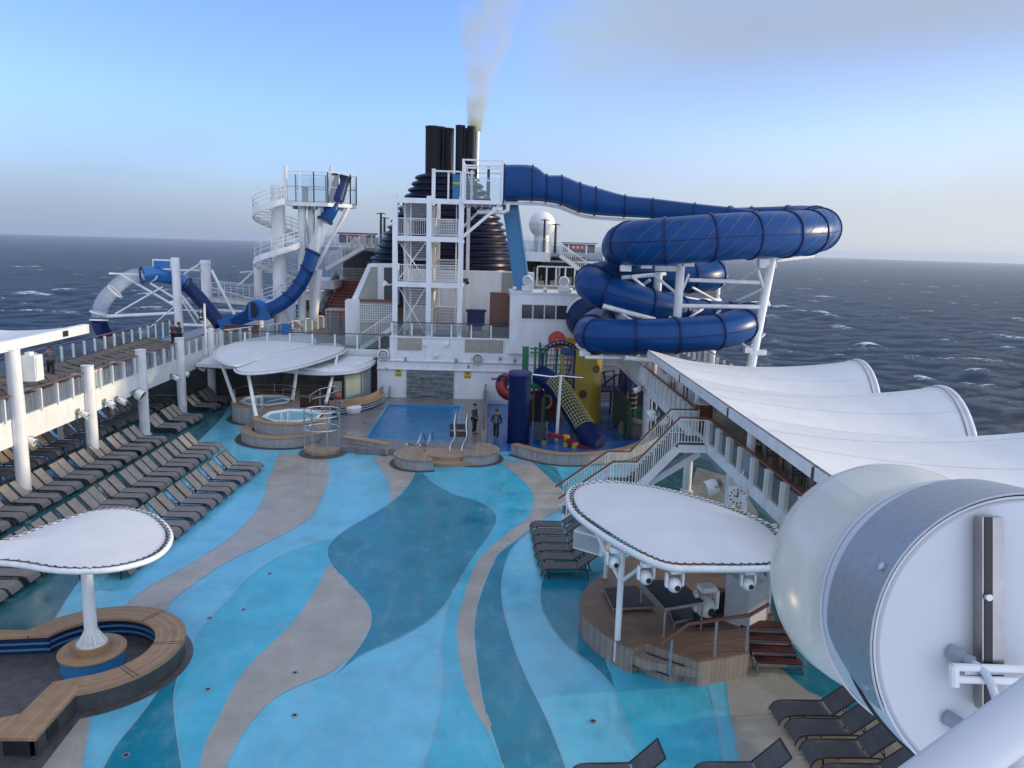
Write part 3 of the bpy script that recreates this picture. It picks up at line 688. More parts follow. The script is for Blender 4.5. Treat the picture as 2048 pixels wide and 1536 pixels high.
for k in range(8):
    a = k*PI/4; d = V(math.cos(a), math.sin(a), 0); fl.add([UC+d*.14+V(0, 0, 1.05), UC+d*.34+V(0, 0, .69), UC+d*.14+V(0, 0, .69), UC+d*.14+d.cross(V(0,0,1))*.025+V(0, 0, 1.05), UC+d*.34+d.cross(V(0,0,1))*.025+V(0, 0, .69), UC+d*.14+d.cross(V(0,0,1))*.025+V(0, 0, .69)], [(0, 1, 2), (5, 4, 3), (0, 3, 4, 1)])
    a += PI/8; fl.cyl(UC+V(.3*math.cos(a), .3*math.sin(a), .69), UC+V(.3*math.cos(a), .3*math.sin(a), .72), .025, n=6)
fl.build('base_flange', CREAM, e)
# curved bench
TEAKR = plank('bench_slats_curved', (.37, .225, .12), 9.5, 3, .55, var=.25); TEAKS = plank('bench_slats_straight', (.37, .225, .12), 9.5, 0, .55, var=.25); TEAKY = plank('bench_slats_across', (.37, .225, .12), 9.5, 1, .55, var=.25)
STONE = mat('dark_stone_tile', (.085, .08, .078), .45, var=.45, scale=3.5, bump=.1, bscale=10); SKIRT = mat('dark_skirt', (.06, .057, .055), .5, var=.35, scale=5)
STRB = mat('bench_stripe_blue', (.05, .22, .38), .3); NAVYS = mat('bench_navy', (.008, .018, .06), .3)
bn = thing('curved_bench', 'horseshoe bench with tan slatted seat around the white umbrella', 'bench', (UC.x, UC.y, 0))
def local_mesh(m, name, mats, parent, off): # object space centred on off, so radial boards follow the ring
    o = m.build(name, mats); o.location = off-wloc(parent).translation; o.parent = parent; return o
ro, ri, h = 2.22, 1.48, .56
A0, A1 = -72, 160
ring = lambda ra, rb, a0, a1, n=48: arc((0, 0), ra, a0, a1, n)+arc((0, 0), rb, a1, a0, n)
s = MB().prism(ring(ro, ri, A0, A1), h-.07, h); local_mesh(s, 'seat', TEAKR, bn, V(UC.x, UC.y, 0))
sm = MB()
for a in (-40, -37, 5, 8, 62, 65, 118, 121): 
    a = R(a); sm.obox((math.cos(a)*(ro+ri)/2, math.sin(a)*(ro+ri)/2, h+.003), (ro-ri-.02, .02, .008), a)
local_mesh(sm, 'seat_joint', mat('teak_dark', (.10, .06, .035), .6), bn, V(UC.x, UC.y, 0))
s = MB().prism(ring(ro-.04, ro-.14, A0, A1), 0, h-.072); local_mesh(s, 'outer_skirt', SKIRT, bn, V(UC.x, UC.y, 0))
s = MB().prism(ring(ri+.16, ri+.06, A0, A1), 0, h-.072); local_mesh(s, 'inner_face', NAVYS, bn, V(UC.x, UC.y, 0))
for zz in (.13, .3): 
    s = MB().prism(ring(ri+.057, ri+.03, A0+3, A1-2), zz, zz+.05); local_mesh(s, 'blue_stripe', STRB, bn, V(UC.x, UC.y, 0))
# straight arms
ao = Vector((UC.x+ro*math.cos(R(A1)), UC.y+ro*math.sin(R(A1)))); ai = Vector((UC.x+ri*math.cos(R(A1)), UC.y+ri*math.sin(R(A1))))
MB().prism([tuple(ao), (-15.2, 19.28), (-15.2, 18.55), tuple(ai)], h-.069, h+.001).build('seat', TEAKY, bn)
MB().prism([tuple(ai+Vector((0, .12))), (-15.2, 18.67), (-15.2, 18.6), tuple(ai+Vector((0, .05)))], 0, h-.075).build('inner_face', NAVYS, bn)
for zz in (.13, .3): MB().prism([tuple(ai+Vector((0, .045))), (-15.2, 18.594), (-15.2, 18.565), tuple(ai+Vector((0, .015)))], zz, zz+.05).build('blue_stripe', STRB, bn)
bo = Vector((UC.x+ro*math.cos(R(A0)), UC.y+ro*math.sin(R(A0)))); bi = Vector((UC.x+ri*math.cos(R(A0)), UC.y+ri*math.sin(R(A0))))
MB().prism([tuple(bo), tuple(bi), (-10.1, 16.85), (-10.12, 14.75), (-9.3, 14.75)], h-.068, h+.002).build('seat', TEAKS, bn)
MB().prism([(-10.1, 15.6), (-10.1, 14.7), (-10.3, 13.0), (-10.9, 13.0), (-10.75, 15.3)], h-.067, h+.003).build('seat', TEAKS, bn)
MB().prism([tuple(bo+Vector((-.05, .02))), (-9.36, 14.8), (-9.46, 14.8), tuple(bo+Vector((-.17, .02)))], 0, h-.07).build('outer_skirt', SKIRT, bn)
MB().prism([(-9.36, 14.8), (-9.36, 14.9), (-10.02, 14.9), (-10.02, 14.8)], .12, h-.07).build('end_box', mat('bench_black', (.02, .02, .022), .4), bn)
MB().box((-9.352, 15.25, .14), (-9.345, 15.65, .46)).build('service_hatch', BLACK, bn)
MB().prism([(-10.12, 14.7), (-10.32, 13.0), (-10.42, 13.0), (-10.22, 14.7)], 0, h-.07).build('outer_skirt', SKIRT, bn)
fl = MB().prism(arc((UC.x, UC.y), ro+.16, -70, 160, 48)+[(-15.2, 19.4), (-15.2, 12.8), (-9.9, 12.8), (-9.1, 14.4)], .0125, .02)
struct(fl.build('bench_floor', STONE))
# round seat under the pole
rs = thing('round_bench', 'round tan seat with a blue drum at the foot of the umbrella pole', 'seat', (UC.x, UC.y, .02))
s = MB().lathe([(.001, .50), (.78, .50), (.80, .48), (.80, .43), (.76, .42)], n=48); local_mesh(s, 'seat', TEAKR, rs, V(UC.x, UC.y, 0))
s = MB().lathe([(.76, .03), (.74, .42)], n=48); local_mesh(s, 'drum', mat('drum_blue', (.03, .19, .40), .35), rs, V(UC.x, UC.y, 0))
s = MB().lathe([(.43, .5), (.43, .64), (.40, .655), (.001, .655)], n=36); local_mesh(s, 'collar', TEAKR, rs, V(UC.x, UC.y, 0))

# ------------------------------------------------------------------ hot tubs
SLAT = plank('weathered_cladding', (.34, .335, .33), 46, 2, .7, var=.35); SLATX = plank('weathered_cladding_straight', (.34, .335, .33), 8, 0, .7, var=.35)
TOPW = mat('tan_coping', (.33, .22, .135), .5, var=.25, scale=5)
TUBW = mat('tub_shell', (.70, .74, .75), .25)
def water(name, col, rough=.04, sc=6., st=.35):
    m = mat(name, col, rough, var=.18, scale=1.2); nt = m.node_tree; N = nt.nodes; L = nt.links; b = N['Principled BSDF']
    tc = N.new('ShaderNodeTexCoord'); n = N.new('ShaderNodeTexNoise'); n.inputs['Scale'].default_value = sc; n.inputs['Detail'].default_value = 5; n.inputs['Distortion'].default_value = .6
    L.new(tc.outputs['Object'], n.inputs['Vector']); bp = N.new('ShaderNodeBump'); bp.inputs['Strength'].default_value = st; bp.inputs['Distance'].default_value = .08
    L.new(n.outputs['Fac'], bp.inputs['Height']); L.new(bp.outputs[0], b.inputs['Normal']); b.inputs['IOR'].default_value = 1.33
    return m
TUBWATER = water('tub_water', (.16, .42, .46), .06); POOLW = water('pool_water', (.006, .15, .33), .05, 3.2, .6)
def hot_tub(c, R_, label, steps, zt=1.1):
    e = thing('hot_tub', label, 'hot tub', (c[0], c[1], 0), 'hot tubs under the leaf canopies'); o = V(c[0], c[1], 0)
    local_mesh(MB().lathe([(R_, 0), (R_, zt-.06)], n=56), 'cladding', SLAT, e, o)
    local_mesh(MB().lathe([(R_+.04, zt-.06), (R_+.04, zt), (R_*.80, zt), (R_*.80, zt-.05)], n=56), 'coping', TOPW, e, o)
    rb = R_*.79
    b = MB().lathe([(rb, zt-.02), (rb, zt+.06), (rb*.93, zt+.07), (rb*.88, zt-.02), (rb*.86, zt-.35), (.01, zt-.36)], n=8, a0=PI/8, a1=2*PI+PI/8)
    local_mesh(b, 'shell', TUBW, e, o)
    struct_w = MB().lathe([(.001, zt-.05), (rb*.885, zt-.05)], n=8, a0=PI/8, a1=2*PI+PI/8); local_mesh(struct_w, 'water', TUBWATER, e, o)
    g = MB(); 
    for sx in (-.18, .18):
        g.tube([(sx, -rb*.8, zt-.1), (sx, -rb*.86, zt+.45), (sx, -rb*.98, zt+.5), (sx, -rb*1.05, zt+.38), (sx, -rb*1.06, zt)], .03, 8)
    local_mesh(g, 'grab_rail', CREAM, e, o)
    if steps:
        local_mesh(MB().lathe([(steps, 0), (steps, .5)], n=56), 'step_cladding', SLAT, e, V(c[0]-.2, c[1]-.65, 0))
        local_mesh(MB().lathe([(steps+.03, .5), (steps+.03, .55), (R_-.3, .55)], n=56), 'step_top', TOPW, e, V(c[0]-.2, c[1]-.65, 0))
        local_mesh(MB().lathe([(steps+.35, .012), (steps+.0, .014)], n=56), 'base_ring', SKIRT, e, V(c[0]-.2, c[1]-.65, 0))
    else: local_mesh(MB().lathe([(R_+.35, .012), (R_, .014)], n=56), 'base_ring', SKIRT, e, o)
    return e
T2 = (-11.1, 42.95); T1 = (-13.75, 47.0)
hot_tub(T2, 2.12, 'nearer hot tub with octagonal basin and stepped grey cladding', 2.4)
hot_tub(T1, 2.0, 'farther hot tub behind, with curved handrail and grey cladding', 0)
def pipe_rail(name, label, loops, cat='handrail', r=.028, m=None, group=None):
    e = thing(name, label, cat, loops[0][0], group)
    for l in loops: MB().tube(l, r, 8).build('rail', m or STEEL, e)
    return e
c = T1; pipe_rail('curved_handrail', 'curved steel handrail behind the farther hot tub', [[V(c[0]+1.9*math.cos(R(a)), c[1]+1.9*math.sin(R(a)), 1.75) for a in range(-10, 200, 10)]]+[[V(c[0]+1.9*math.cos(R(a)), c[1]+1.9*math.sin(R(a)), 1.1), V(c[0]+1.9*math.cos(R(a)), c[1]+1.9*math.sin(R(a)), 1.75)] for a in (0, 45, 90, 135, 180)])
c = T2; pipe_rail('looped_handrail', 'looped steel handrails between hot tub and bar', [[Y(620, 805, 45), Y(620, 790, 45), Y(640, 778, 45), Y(672, 772, 45), Y(678, 780, 45), Y(650, 792, 45), Y(624, 798, 45)], [Y(567, 800, 46.6), Y(567, 777, 46.6), Y(598, 778, 46.6), Y(598, 802, 46.6)], [Y(640, 778, 45), Y(640, 812, 45)], [Y(521, 820, 43.5), Y(535, 803, 43.5), Y(565, 797, 43.5), Y(580, 800, 43.5)]])
# leaf canopies over the tubs
def legs(e, ls, r=.11):
    for a, b in ls: MB().cyl(a, b, r, r*.85, n=16).build('leg', CREAM, e)
e = thing('tub_canopy', 'farther white leaf canopy, heart lobed, over the back hot tub', 'canopy', Z(470, 805, 1.1), 'leaf canopies over the hot tubs')
canopy_parts(e, px_rim([(429,712),(438,698),(480,684),(530,674),(580,668),(618,671),(631,683),(624,693),(590,702),(540,712),(500,724),(470,732),(440,724)], 3.62), .18, .07, lace=False)
legs(e, [(Z(470, 805, 1.1), Z(443, 727, 3.5)), (Z(585, 800, 1.1), Z(596, 722, 3.5))])
e = thing('tub_canopy', 'nearer white leaf canopy on four splayed legs over the front hot tub', 'canopy', Z(510, 830, 1.1), 'leaf canopies over the hot tubs')
canopy_parts(e, px_rim([(470,738),(484,727),(520,712),(570,698),(620,690),(668,688),(690,695),(686,705),(650,720),(600,735),(550,744),(505,748),(478,746)], 3.45), .12, .075, lace=True)
legs(e, [(Z(512, 833, 1.1), Z(496, 745, 3.4)), (Z(652, 806, 1.1), Z(674, 713, 3.4))])
# round shower enclosure of steel rails
c = Z(645, 903, .08)
e = thing('shower_enclosure', 'round steel rail shower cage beside the nearer hot tub', 'shower', (c.x, c.y, 0))
MB().lathe([(1.2, .013), (1.2, .06), (.02, .10)], (c.x, c.y, 0), 36).build('base', STONE, e)
MB().lathe([(.92, .09), (.92, .30), (.80, .31), (.02, .31)], (c.x, c.y, 0), 36).build('plinth', TOPW, e)
for zz in (1.35, 2.05, 2.3): MB().tube([V(c.x+.9*math.cos(R(a)), c.y+.9*math.sin(R(a)), zz) for a in range(0, 360, 12)], .035, 8, closed=True).build('ring_rail', STEEL, e)
for a in (20, 75, 140, 200, 250, 300): MB().cyl((c.x+.9*math.cos(R(a)), c.y+.9*math.sin(R(a)), .07), (c.x+.9*math.cos(R(a)), c.y+.9*math.sin(R(a)), 2.3), .038, n=10).build('upright', STEEL, e)
MB().lathe([(.001, 2.32), (.14, 2.30), (.16, 2.26), (.001, 2.25)], (c.x, c.y+.2, 0), 16).build('shower_head', BLACK, e)
MB().tube([V(c.x+.1, c.y+.5, .3), V(c.x+.1, c.y+.5, 2.3), V(c.x, c.y+.2, 2.36)], .03, 8).build('pipe', STEEL, e)
# ------------------------------------------------------------------ pool platform, pool, low walls
PZ = .32
PLAT = mat('pool_surround', (.17, .165, .165), .32, var=.25, scale=1.4, rvar=.12, bump=.06, bscale=14)
pw = [Z(775, 808, PZ), Z(925, 812, PZ), Z(915, 888, PZ), Z(727, 878, PZ)]
x0, x1 = -6.75, -1.72; y0, y1 = 40.9, 50.4
p = MB(); PX0, PX1 = -9.0, -.35
p.box((PX0, 39.3, 0), (x0, 52.7, PZ)); p.box((x1, 39.3, 0), (PX1, 52.7, PZ)); p.box((x0, y1, 0), (x1, 52.7, PZ)); p.box((x0, 39.0, 0), (x1, y0, PZ))
struct(p.build('pool_surround', PLAT))
e = thing('swimming_pool', 'rectangular blue swimming pool below the stone waterfall', 'pool', ((x0+x1)/2, (y0+y1)/2, 0))
b = MB().box((x0-.02, y0-.02, -.3), (x1+.02, y1+.02, .05)); b.build('basin', mat('pool_tile', (.02, .22, .45), .3), e)
TILE = mat('pool_edge_tile', (.05, .25, .45), .2)
b = MB(); b.box((x0+.01, y0, .05), (x0+.12, y1, PZ+.012)); b.box((x1-.12, y0, .05), (x1-.01, y1, PZ+.012)); b.box((x0+.12, y1-.12, .05), (x1-.12, y1-.01, PZ+.012)); b.box((x0+.12, y0+.01, .05), (x1-.12, y0+.12, PZ+.012)); b.build('edge_tile', TILE, e)
MB().flat([(x0+.1, y0+.1), (x1-.1, y0+.1), (x1-.1, y1-.1), (x0+.1, y1-.1)], PZ-.09).build('water', POOLW, e)
for px, py in ((773, 795),):
    q = Z(px, py, PZ); g = MB()
    for s in (0, .5): g.tube([q+V(s-.25, 0, 0), q+V(s-.25, 0, .75), q+V(s-.25, -.2, .9), q+V(s-.25, -.6, .75), q+V(s-.25, -.7, -.1)], .03, 8)
    tag(g.build('pool_ladder', STEEL), 'steel pool ladder at the far left corner of the pool', 'ladder')
# front wall of the platform with its two bulges and the steps
def low_wall(pts, z1, w, label, nm='low_wall', z0=0., top=TOPW, m2=None):
    e = thing(nm, label, 'wall', (pts[0][0], pts[0][1], 0)); k = len(pts); P = [Vector(p) for p in pts]
    nrm = []
    for i in range(k):
        t = (P[min(k-1, i+1)]-P[max(0, i-1)]).normalized(); nrm.append(Vector((-t.y, t.x)))
    o = [P[i]+nrm[i]*w/2 for i in range(k)]; q = [P[i]-nrm[i]*w/2 for i in range(k)]
    o2 = [P[i]+nrm[i]*(w/2+.04) for i in range(k)]; q2 = [P[i]-nrm[i]*(w/2+.04) for i in range(k)]
    MB().prism(o+q[::-1], z0, z1-.06).build('cladding', m2 or SLATX, e)
    MB().prism(o2+q2[::-1], z1-.06, z1).build('coping', top, e)
    o3 = [P[i]+nrm[i]*(w/2+.22) for i in range(k)]; q3 = [P[i]-nrm[i]*(w/2+.22) for i in range(k)]
    MB().prism(o3+q3[::-1], .0125, .018).build('base_strip', SKIRT, e)
    return e
WT = .58
wp = [Z(686, 872, WT), Z(740, 880, WT), Z(780, 888, WT)]; P2 = [q.to_2d() for q in wp]
low_wall(P2, WT, .42, 'grey clad low wall with tan coping between shower cage and pool steps')
def bulge(c, r, a0, a1, label):
    e = thing('low_wall', label, 'wall', (c[0], c[1], 0)); o = V(c[0], c[1], 0)
    pts = arc((0, 0), r, a0, a1, 24)
    local_mesh(MB().prism(pts, 0, WT-.12), 'cladding', SLAT, e, o); pts2 = arc((0, 0), r+.04, a0, a1, 24)
    local_mesh(MB().prism(pts2, WT-.12, WT-.05), 'coping', plank('coping_boards', (.30, .22, .15), 12, 0, .55), e, o); pts3 = arc((0, 0), r+.26, a0, a1, 24)
    local_mesh(MB().prism(pts3, .0125, .019), 'base_strip', SKIRT, e, o)
c = Z(822, 912, WT).to_2d(); bulge((c.x+.45, c.y+.75), 1.35, 100, 300, 'rounded end of the low wall left of the pool steps')
c = Z(945, 905, WT).to_2d(); bulge((c.x+.0, c.y+.95), 1.35, -110, 80, 'rounded end of the low wall right of the pool steps')
sx0 = Z(848, 920, .2).x; sx1 = Z(938, 920, .2).x; sy = Z(890, 935, .0).y
s = thing('pool_steps', 'two tan steps up to the pool between the rounded walls', 'steps', ((sx0+sx1)/2, sy, 0))
for k in range(2): 
    pts = [(sx0-.1+.1*k, sy+2.2)]+[(sx0-.15+.1*k+(sx1-sx0+.3-.2*k)*i/16, sy+.5*k+.35-.35*math.sin(PI*i/16)) for i in range(17)]+[(sx1+.1-.1*k, sy+2.2)]
    MB().prism(pts, 0, .19*(k+1)).build('step', TOPW, s)
zs_ = Z(850, 915, .2)
for k, (px0, px1, lb) in enumerate(((812, 850, 'curved white and steel handrail left of the pool steps'),)):
    g = []
    for (xa_, xb_) in ((px0, px1-6), (px0+26, px1+12)):
        a_ = Y(xa_, 912, 39.3); b_ = Y(xb_, 866, 40.6); g.append(spline([V(a_.x, 39.3, .1), V(a_.x+.05, 39.4, .55), a_.lerp(b_, .5)+V(.1, 0, -.05), b_, V(b_.x+.12, 40.9, b_.z-.35), V(b_.x+.1, 41.0, PZ)], 5))
    pipe_rail('pool_handrail', lb, g, r=.036)
g = []
for dx_ in (0, .62):
    q = Z(905, 900, PZ)+V(dx_, 0, 0); g.append(spline([q+V(-.05, -.9, -.1), q+V(-.1, -.75, .4), q+V(.1, -.1, .75), q+V(.05, .35, 1.3), q+V(.1, .8, 1.75), q+V(.1, 1.3, 1.6), q+V(.1, 1.45, .9), q+V(.1, 1.5, -.1)], 5))
pipe_rail('pool_handrail', 'arched steel handrail right of the pool steps', g, r=.036)
q = Z(912, 880, PZ); o = MB().obox(q+V(.1, 0, .55), (.9, .06, .75)); o.obox(q+V(.1, -.04, .55), (.8, .02, .1), m=1)
tag(o.build('windscreen_board', [DPANE, GREYP]), 'dark glass panel standing beside the pool steps', 'board')
# divider between pool and splash zone
dv = thing('divider_wall', 'narrow board wall with dark handrail between pool and splash zone', 'wall', (-.2, 41, 0))
MB().box((-.38, 40.6, .0), (-.1, 52.6, 1.0)).build('board_wall', plank('divider_boards', (.25, .23, .21), 6, 1, .6), dv)
MB().tube([(-.24, 40.6, 1.25), (-.24, 46, 1.32), (-.24, 52.6, 1.4)], .05, 8).build('handrail', mat('dark_rail', (.05, .045, .045), .4), dv)
for yy in np.linspace(40.8, 52.5, 9): MB().cyl((-.24, yy, 1.0), (-.24, yy, 1.3), .03, n=8).build('post', mat('dark_rail', (.05, .045, .045), .4), dv)
# white round planter tub by the pool
q = Z(706, 826, PZ); o = MB().lathe([(.30, 0), (.46, .02), (.5, .14), (.52, .16), (.52, .24), (.48, .26), (.54, .29), (.54, .40), (.46, .47), (.001, .5)], q, 32)
tag(o.build('round_tub', WHITE), 'round white drum on the pool surround by the bar', 'drum')
# red capped hydrant post
q = Z(676, 835, PZ); e = thing('red_post', 'red capped post beside the nearer hot tub', 'post', q)
MB().cyl(q, q+V(0, 0, 1.15), .16, n=14).build('post', plank('weathered_post', (.25, .235, .22), 20, 0, .7), e)
MB().ball(q+V(0, 0, 1.35), .28, 16, sc=(1, 1, .85)).build('cap', mat('faded_red', (.30, .06, .045), .5, .3), e); MB().cyl(q+V(.1, -.1, 1.0), q+V(.28, -.2, 1.05), .1, n=10).build('nozzle', TOPW, e)
# ------------------------------------------------------------------ bar under the port quarter
bar = thing('pool_bar', 'open pool bar with white rounded roof behind the hot tubs', 'bar', (-11, 49.5, 0))
rf = [(-19.0, 49.8), (-13.5, 48.6)]+[(x, y) for x, y in spline([(-13.5, 48.6), (-11.0, 47.7), (-9.0, 48.3), (-8.1, 50.2), (-7.9, 53.2)], 8)]+[(-19.0, 53.2)]
MB().prism(rf, 2.62, 2.84).build('roof', WHITE, bar)
rf2 = [(x*.97-.35, y*1.0+.35) for x, y in rf]; MB().prism(rf2, 2.84, 3.02).build('roof_crown', WHITE, bar)
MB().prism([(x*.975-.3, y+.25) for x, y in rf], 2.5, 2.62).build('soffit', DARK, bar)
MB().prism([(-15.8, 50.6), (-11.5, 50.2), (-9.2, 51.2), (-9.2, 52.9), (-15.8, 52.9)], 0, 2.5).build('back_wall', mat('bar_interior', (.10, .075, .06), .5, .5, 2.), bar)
ct = spline([(-15.2, 49.6), (-13.0, 48.9), (-11.2, 48.7), (-9.9, 49.2)], 8)
def ribbon(pts, w, z0, z1):
    P = [Vector(p[:2]) for p in pts]; k = len(P); o = []; q = []
    for i in range(k):
        t = (P[min(k-1, i+1)]-P[max(0, i-1)]).normalized(); n = Vector((-t.y, t.x)); o.append(P[i]+n*w/2); q.append(P[i]-n*w/2)
    return MB().prism(o+q[::-1], z0, z1)
ribbon(ct, .35, 0, 1.05).build('counter_front', plank('bar_wood', (.11, .05, .03), 5, 0, .45), bar)
ribbon(ct, .62, 1.05, 1.12).build('counter_top', mat('bar_top', (.26, .22, .18), .35, .3), bar)
bt = MB()
for k in range(34):
    x = -15.3+k*.17+random.uniform(-.03, .03); hh = random.uniform(.2, .34); bt.cyl((x, 50.1, 1.55), (x, 50.1, 1.55+hh), .04, .02, 8, random.randint(0, 2))
bt.box((-15.6, 49.98, 1.49), (-9.6, 50.22, 1.54), 3); bt.box((-15.6, 50.02, 1.12), (-12.8, 50.2, 1.2), 3)
bt.build('bottle_shelf', [mat('bottle_green', (.02, .09, .05), .1), mat('bottle_amber', (.18, .07, .02), .1), mat('bottle_red', (.2, .02, .02), .1), mat('shelf', (.2, .17, .15), .5)], bar)
for k, x in enumerate((-14.6, -13.0, -11.4)): MB().box((x, 50.08, 1.75), (x+.9, 50.12, 2.3)).build('menu_screen', mat('bar_screen_blue', (.02, .03, .09), .25), bar)
MB().box((-10.1, 49.7, 1.13), (-9.6, 50.1, 1.5)).build('till', BLACK, bar)
for (x, y) in ((-9.35, 49.4), (-8.5, 50.6), (-8.15, 52.2)): MB().obox((x, y, 1.3), (.10, .10, 2.4)).build('frame_post', mat('brushed_frame', (.30, .31, .30), .35, .2, 3., .6), bar)
for (xa, ya, xb, yb) in ((-9.35, 49.4, -8.5, 50.6), (-8.5, 50.6, -8.15, 52.2)): MB().beam((xa, ya, 1.35), (xb, yb, 1.35), .03, 2.1).build('glass_panel', glass('bar_glass', (.6, .7, .68), .35), bar)
MB().obox((-9.75, 48.95, 1.3), (.55, .12, 1.5), R(25)).build('fridge', mat('steel_dull', (.28, .29, .29), .3, .2, 3., .6), bar)
for k, (x, y) in enumerate(((-14.3, 48.5), (-13.3, 48.1), (-12.2, 47.8), (-11.0, 47.9))):
    s = thing('bar_stool', f'bar stool with dark seat, {ordl(k)} from the port side, at the bar counter', 'stool', (x, y, 0), 'stools at the pool bar')
    MB().lathe([(.19, .74), (.2, .78), (.17, .82), (.001, .82)], (x, y, 0), 16).build('seat', mat('stool_seat', (.05, .03, .025), .5), s)
    MB().lathe([(.2, .0), (.2, .02), (.03, .05), (.03, .74)], (x, y, 0), 14).build('pedestal', STEEL, s)
# curved banquette with blue stripes
bq = spline([(-10.4, 46.7), (-9.0, 47.2), (-7.9, 48.4), (-7.35, 50.2), (-7.3, 51.6)], 8)
e = thing('curved_banquette', 'curved tan topped bench with blue and white stripes by the pool ladder', 'bench', (-8.2, 48.5, PZ))
ribbon(bq, .5, PZ+.42, PZ+.5).build('seat', TOPW, e); ribbon(bq, .40, PZ, PZ+.42).build('base', NAVYS, e)
for zz in (.12, .27): ribbon(bq, .43, PZ+zz, PZ+zz+.05).build('stripe', mat('stripe_white', (.55, .6, .65), .4), e)
ribbon([p+Vector((-.1, .1)) for p in bq[4:]], .12, PZ+.5, PZ+.85).build('backrest', TOPW, e)

# ------------------------------------------------------------------ aft superstructure front (white), panels, waterfall
FY = 52.75; DZ = 4.5
sup = thing('superstructure', 'white deckhouse front with beige panels behind the pool', 'building', (-3, FY, 0))
XL, XR = -7.75, 9.0
w_ = MB(); w_.box((XL, FY, 0), (XR, 66, 2.35)); w_.build('lower_wall', WHITE, sup)
MB().box((-7.75, FY-.06, 2.36), (XR+.05, FY+1.2, 2.95)).build('fascia_band', WHITE, sup)
MB().box((-7.78, FY-.14, 2.30), (XR+.08, FY-.0, 2.36)).build('cornice', WHITE, sup)
MB().box((-6.9, FY+.02, 2.95), (1.55, 66, DZ)).build('upper_wall', WHITE, sup)
MB().box((1.55, FY+.02, 2.95), (XR, 66, 3.9)).build('upper_wall', WHITE, sup)
MB().box((-6.92, FY-.03, DZ), (1.5, FY+.25, DZ+.1)).build('deck_edge', WHITE, sup)
def panel(a, b, m, par, nm='panel', yy=FY, t=.03, fr=True):
    p = Y(*a, yy); q = Y(*b, yy); o = MB().box((p.x, yy-t, q.z), (q.x, yy-.002, p.z)); o.build(nm, m, par); return p, q
for a, b in (((795, 670), (843, 701)), ((930, 677), (1006, 706)), ((1057, 680), (1120, 702))): panel(a, b, BEIGE, sup, yy=FY+.015, t=.04)
p, q = panel((951, 744), (1006, 803), WHITE, sup, 'door', FY, .05)
d = MB().box((q.x-.14, FY-.1, .95), (q.x-.06, FY-.05, 1.1)); d.build('door_handle', STEEL, sup)
MB().box((.15, FY-.065, 1.72), (.55, FY-.052, 1.86)).build('door_notice', mat('sign_red', (.45, .03, .03), .5), sup)
# right grey wall behind the kids' area with louvre lines
o = MB()
for k in range(9): o.box((4.6, FY-.05, .35+k*.21), (8.9, FY-.003, .35+k*.21+.15))
o.build('louvre_wall', mat('cladding_grey', (.40, .40, .41), .5), sup)
# waterfall of split stone
def ledge():
    m = MB(); rng = random.Random(4); xa, xb = Y(814, 728, FY).x, Y(908, 728, FY).x; z = PZ
    while z < 2.22:
        hh = rng.choice((.08, .12, .12, .16, .2)); x = xa
        while x < xb-.02:
            l = min(xb-x, rng.uniform(.3, 1.0)); m.box((x+.004, FY-.06-rng.uniform(0, .2), z+.004), (x+l-.004, FY-.004, min(2.26, z+hh)-.004)); x += l
        z += hh
    m.box((xa, FY-.055, PZ), (xb, FY-.003, 2.26)); return m
tag(ledge().build('stone_waterfall', mat('wet_slate', (.19, .215, .225), .32, .55, 4., bump=.3, bscale=14)), 'grey split stone waterfall wall at the head of the pool', 'waterfall')
# yellow notices
for (a, b, lb) in (((790, 736), (804, 753), 'yellow safety sign left of the stone waterfall'), ((928, 741), (942, 757), 'yellow safety sign right of the stone waterfall')):
    p = Y(*a, FY); q = Y(*b, FY); e = thing('safety_sign', lb, 'sign', ((p.x+q.x)/2, FY, q.z), 'yellow safety signs by the waterfall')
    MB().box((p.x, FY-.02, q.z), (q.x, FY-.002, p.z)).build('sign_plate', mat('sign_yellow', (.55, .48, .04), .5), e)
    g = MB(); cx = (p.x+q.x)/2
    g.lathe([(.10, 0), (.10, .006), (.07, .006), (.07, 0)], (cx, FY-.021, p.z-.2), 18, M=Matrix.Rotation(R(90), 3, 'X')); g.box((cx-.06, FY-.026, p.z-.23), (cx+.05, FY-.021, p.z-.17))
    for k in range(3): g.box((p.x+.06, FY-.026, q.z+.06+k*.045), (q.x-.06, FY-.021, q.z+.08+k*.045))
    g.build('pictogram', mat('sign_ink', (.03, .03, .03), .5), e)
# black and white round horns
for (px, py, lb) in ((767, 709, 'round white ring light with black rim at the left end of the band'), (955, 717, 'round white ring light with black rim below the middle beige panel')):
    c = Y(px, py, FY-.1); e = thing('ring_light', lb, 'light', c, 'ring lights on the white band'); Mx = Matrix.Rotation(R(90), 3, 'X')
    MB().lathe([(.001, .0), (.38, 0), (.40, .12), (.36, .16), (.30, .16), (.28, .12), (.001, .12)], c, 28, M=Mx).build('housing', CREAM, e)
    MB().lathe([(.30, .17), (.27, .185), (.24, .17)], c, 28, M=Mx).build('black_ring', BLACK, e); MB().lathe([(.401, .03), (.405, .07), (.401, .1)], c, 28, M=Mx).build('black_rim', BLACK, e)
    MB().lathe([(.17, .125), (.17, .16), (.10, .17), (.001, .15)], c, 20, M=Mx).build('lens', GALV, e)
for px, py, lb in ((811, 716, 'small bracket lamp on the band above the stone waterfall left'), (912, 719, 'small bracket lamp on the band left of the middle ring light'), (1000, 715, 'white cluster lamp on the band below the middle beige panel'), (1029, 719, 'small dark lamp on the band right of the middle panel')):
    c = Y(px, py, FY-.1); o = MB().obox(c, (.16, .14, .12)); o.cyl(c+V(0, -.05, -.02), c+V(.05, -.22, -.12), .05, .07, 10); o.cyl(c+V(0, .0, 0), c+V(0, .09, 0), .03)
    tag(o.build('bracket_lamp', GALV), lb, 'lamp')
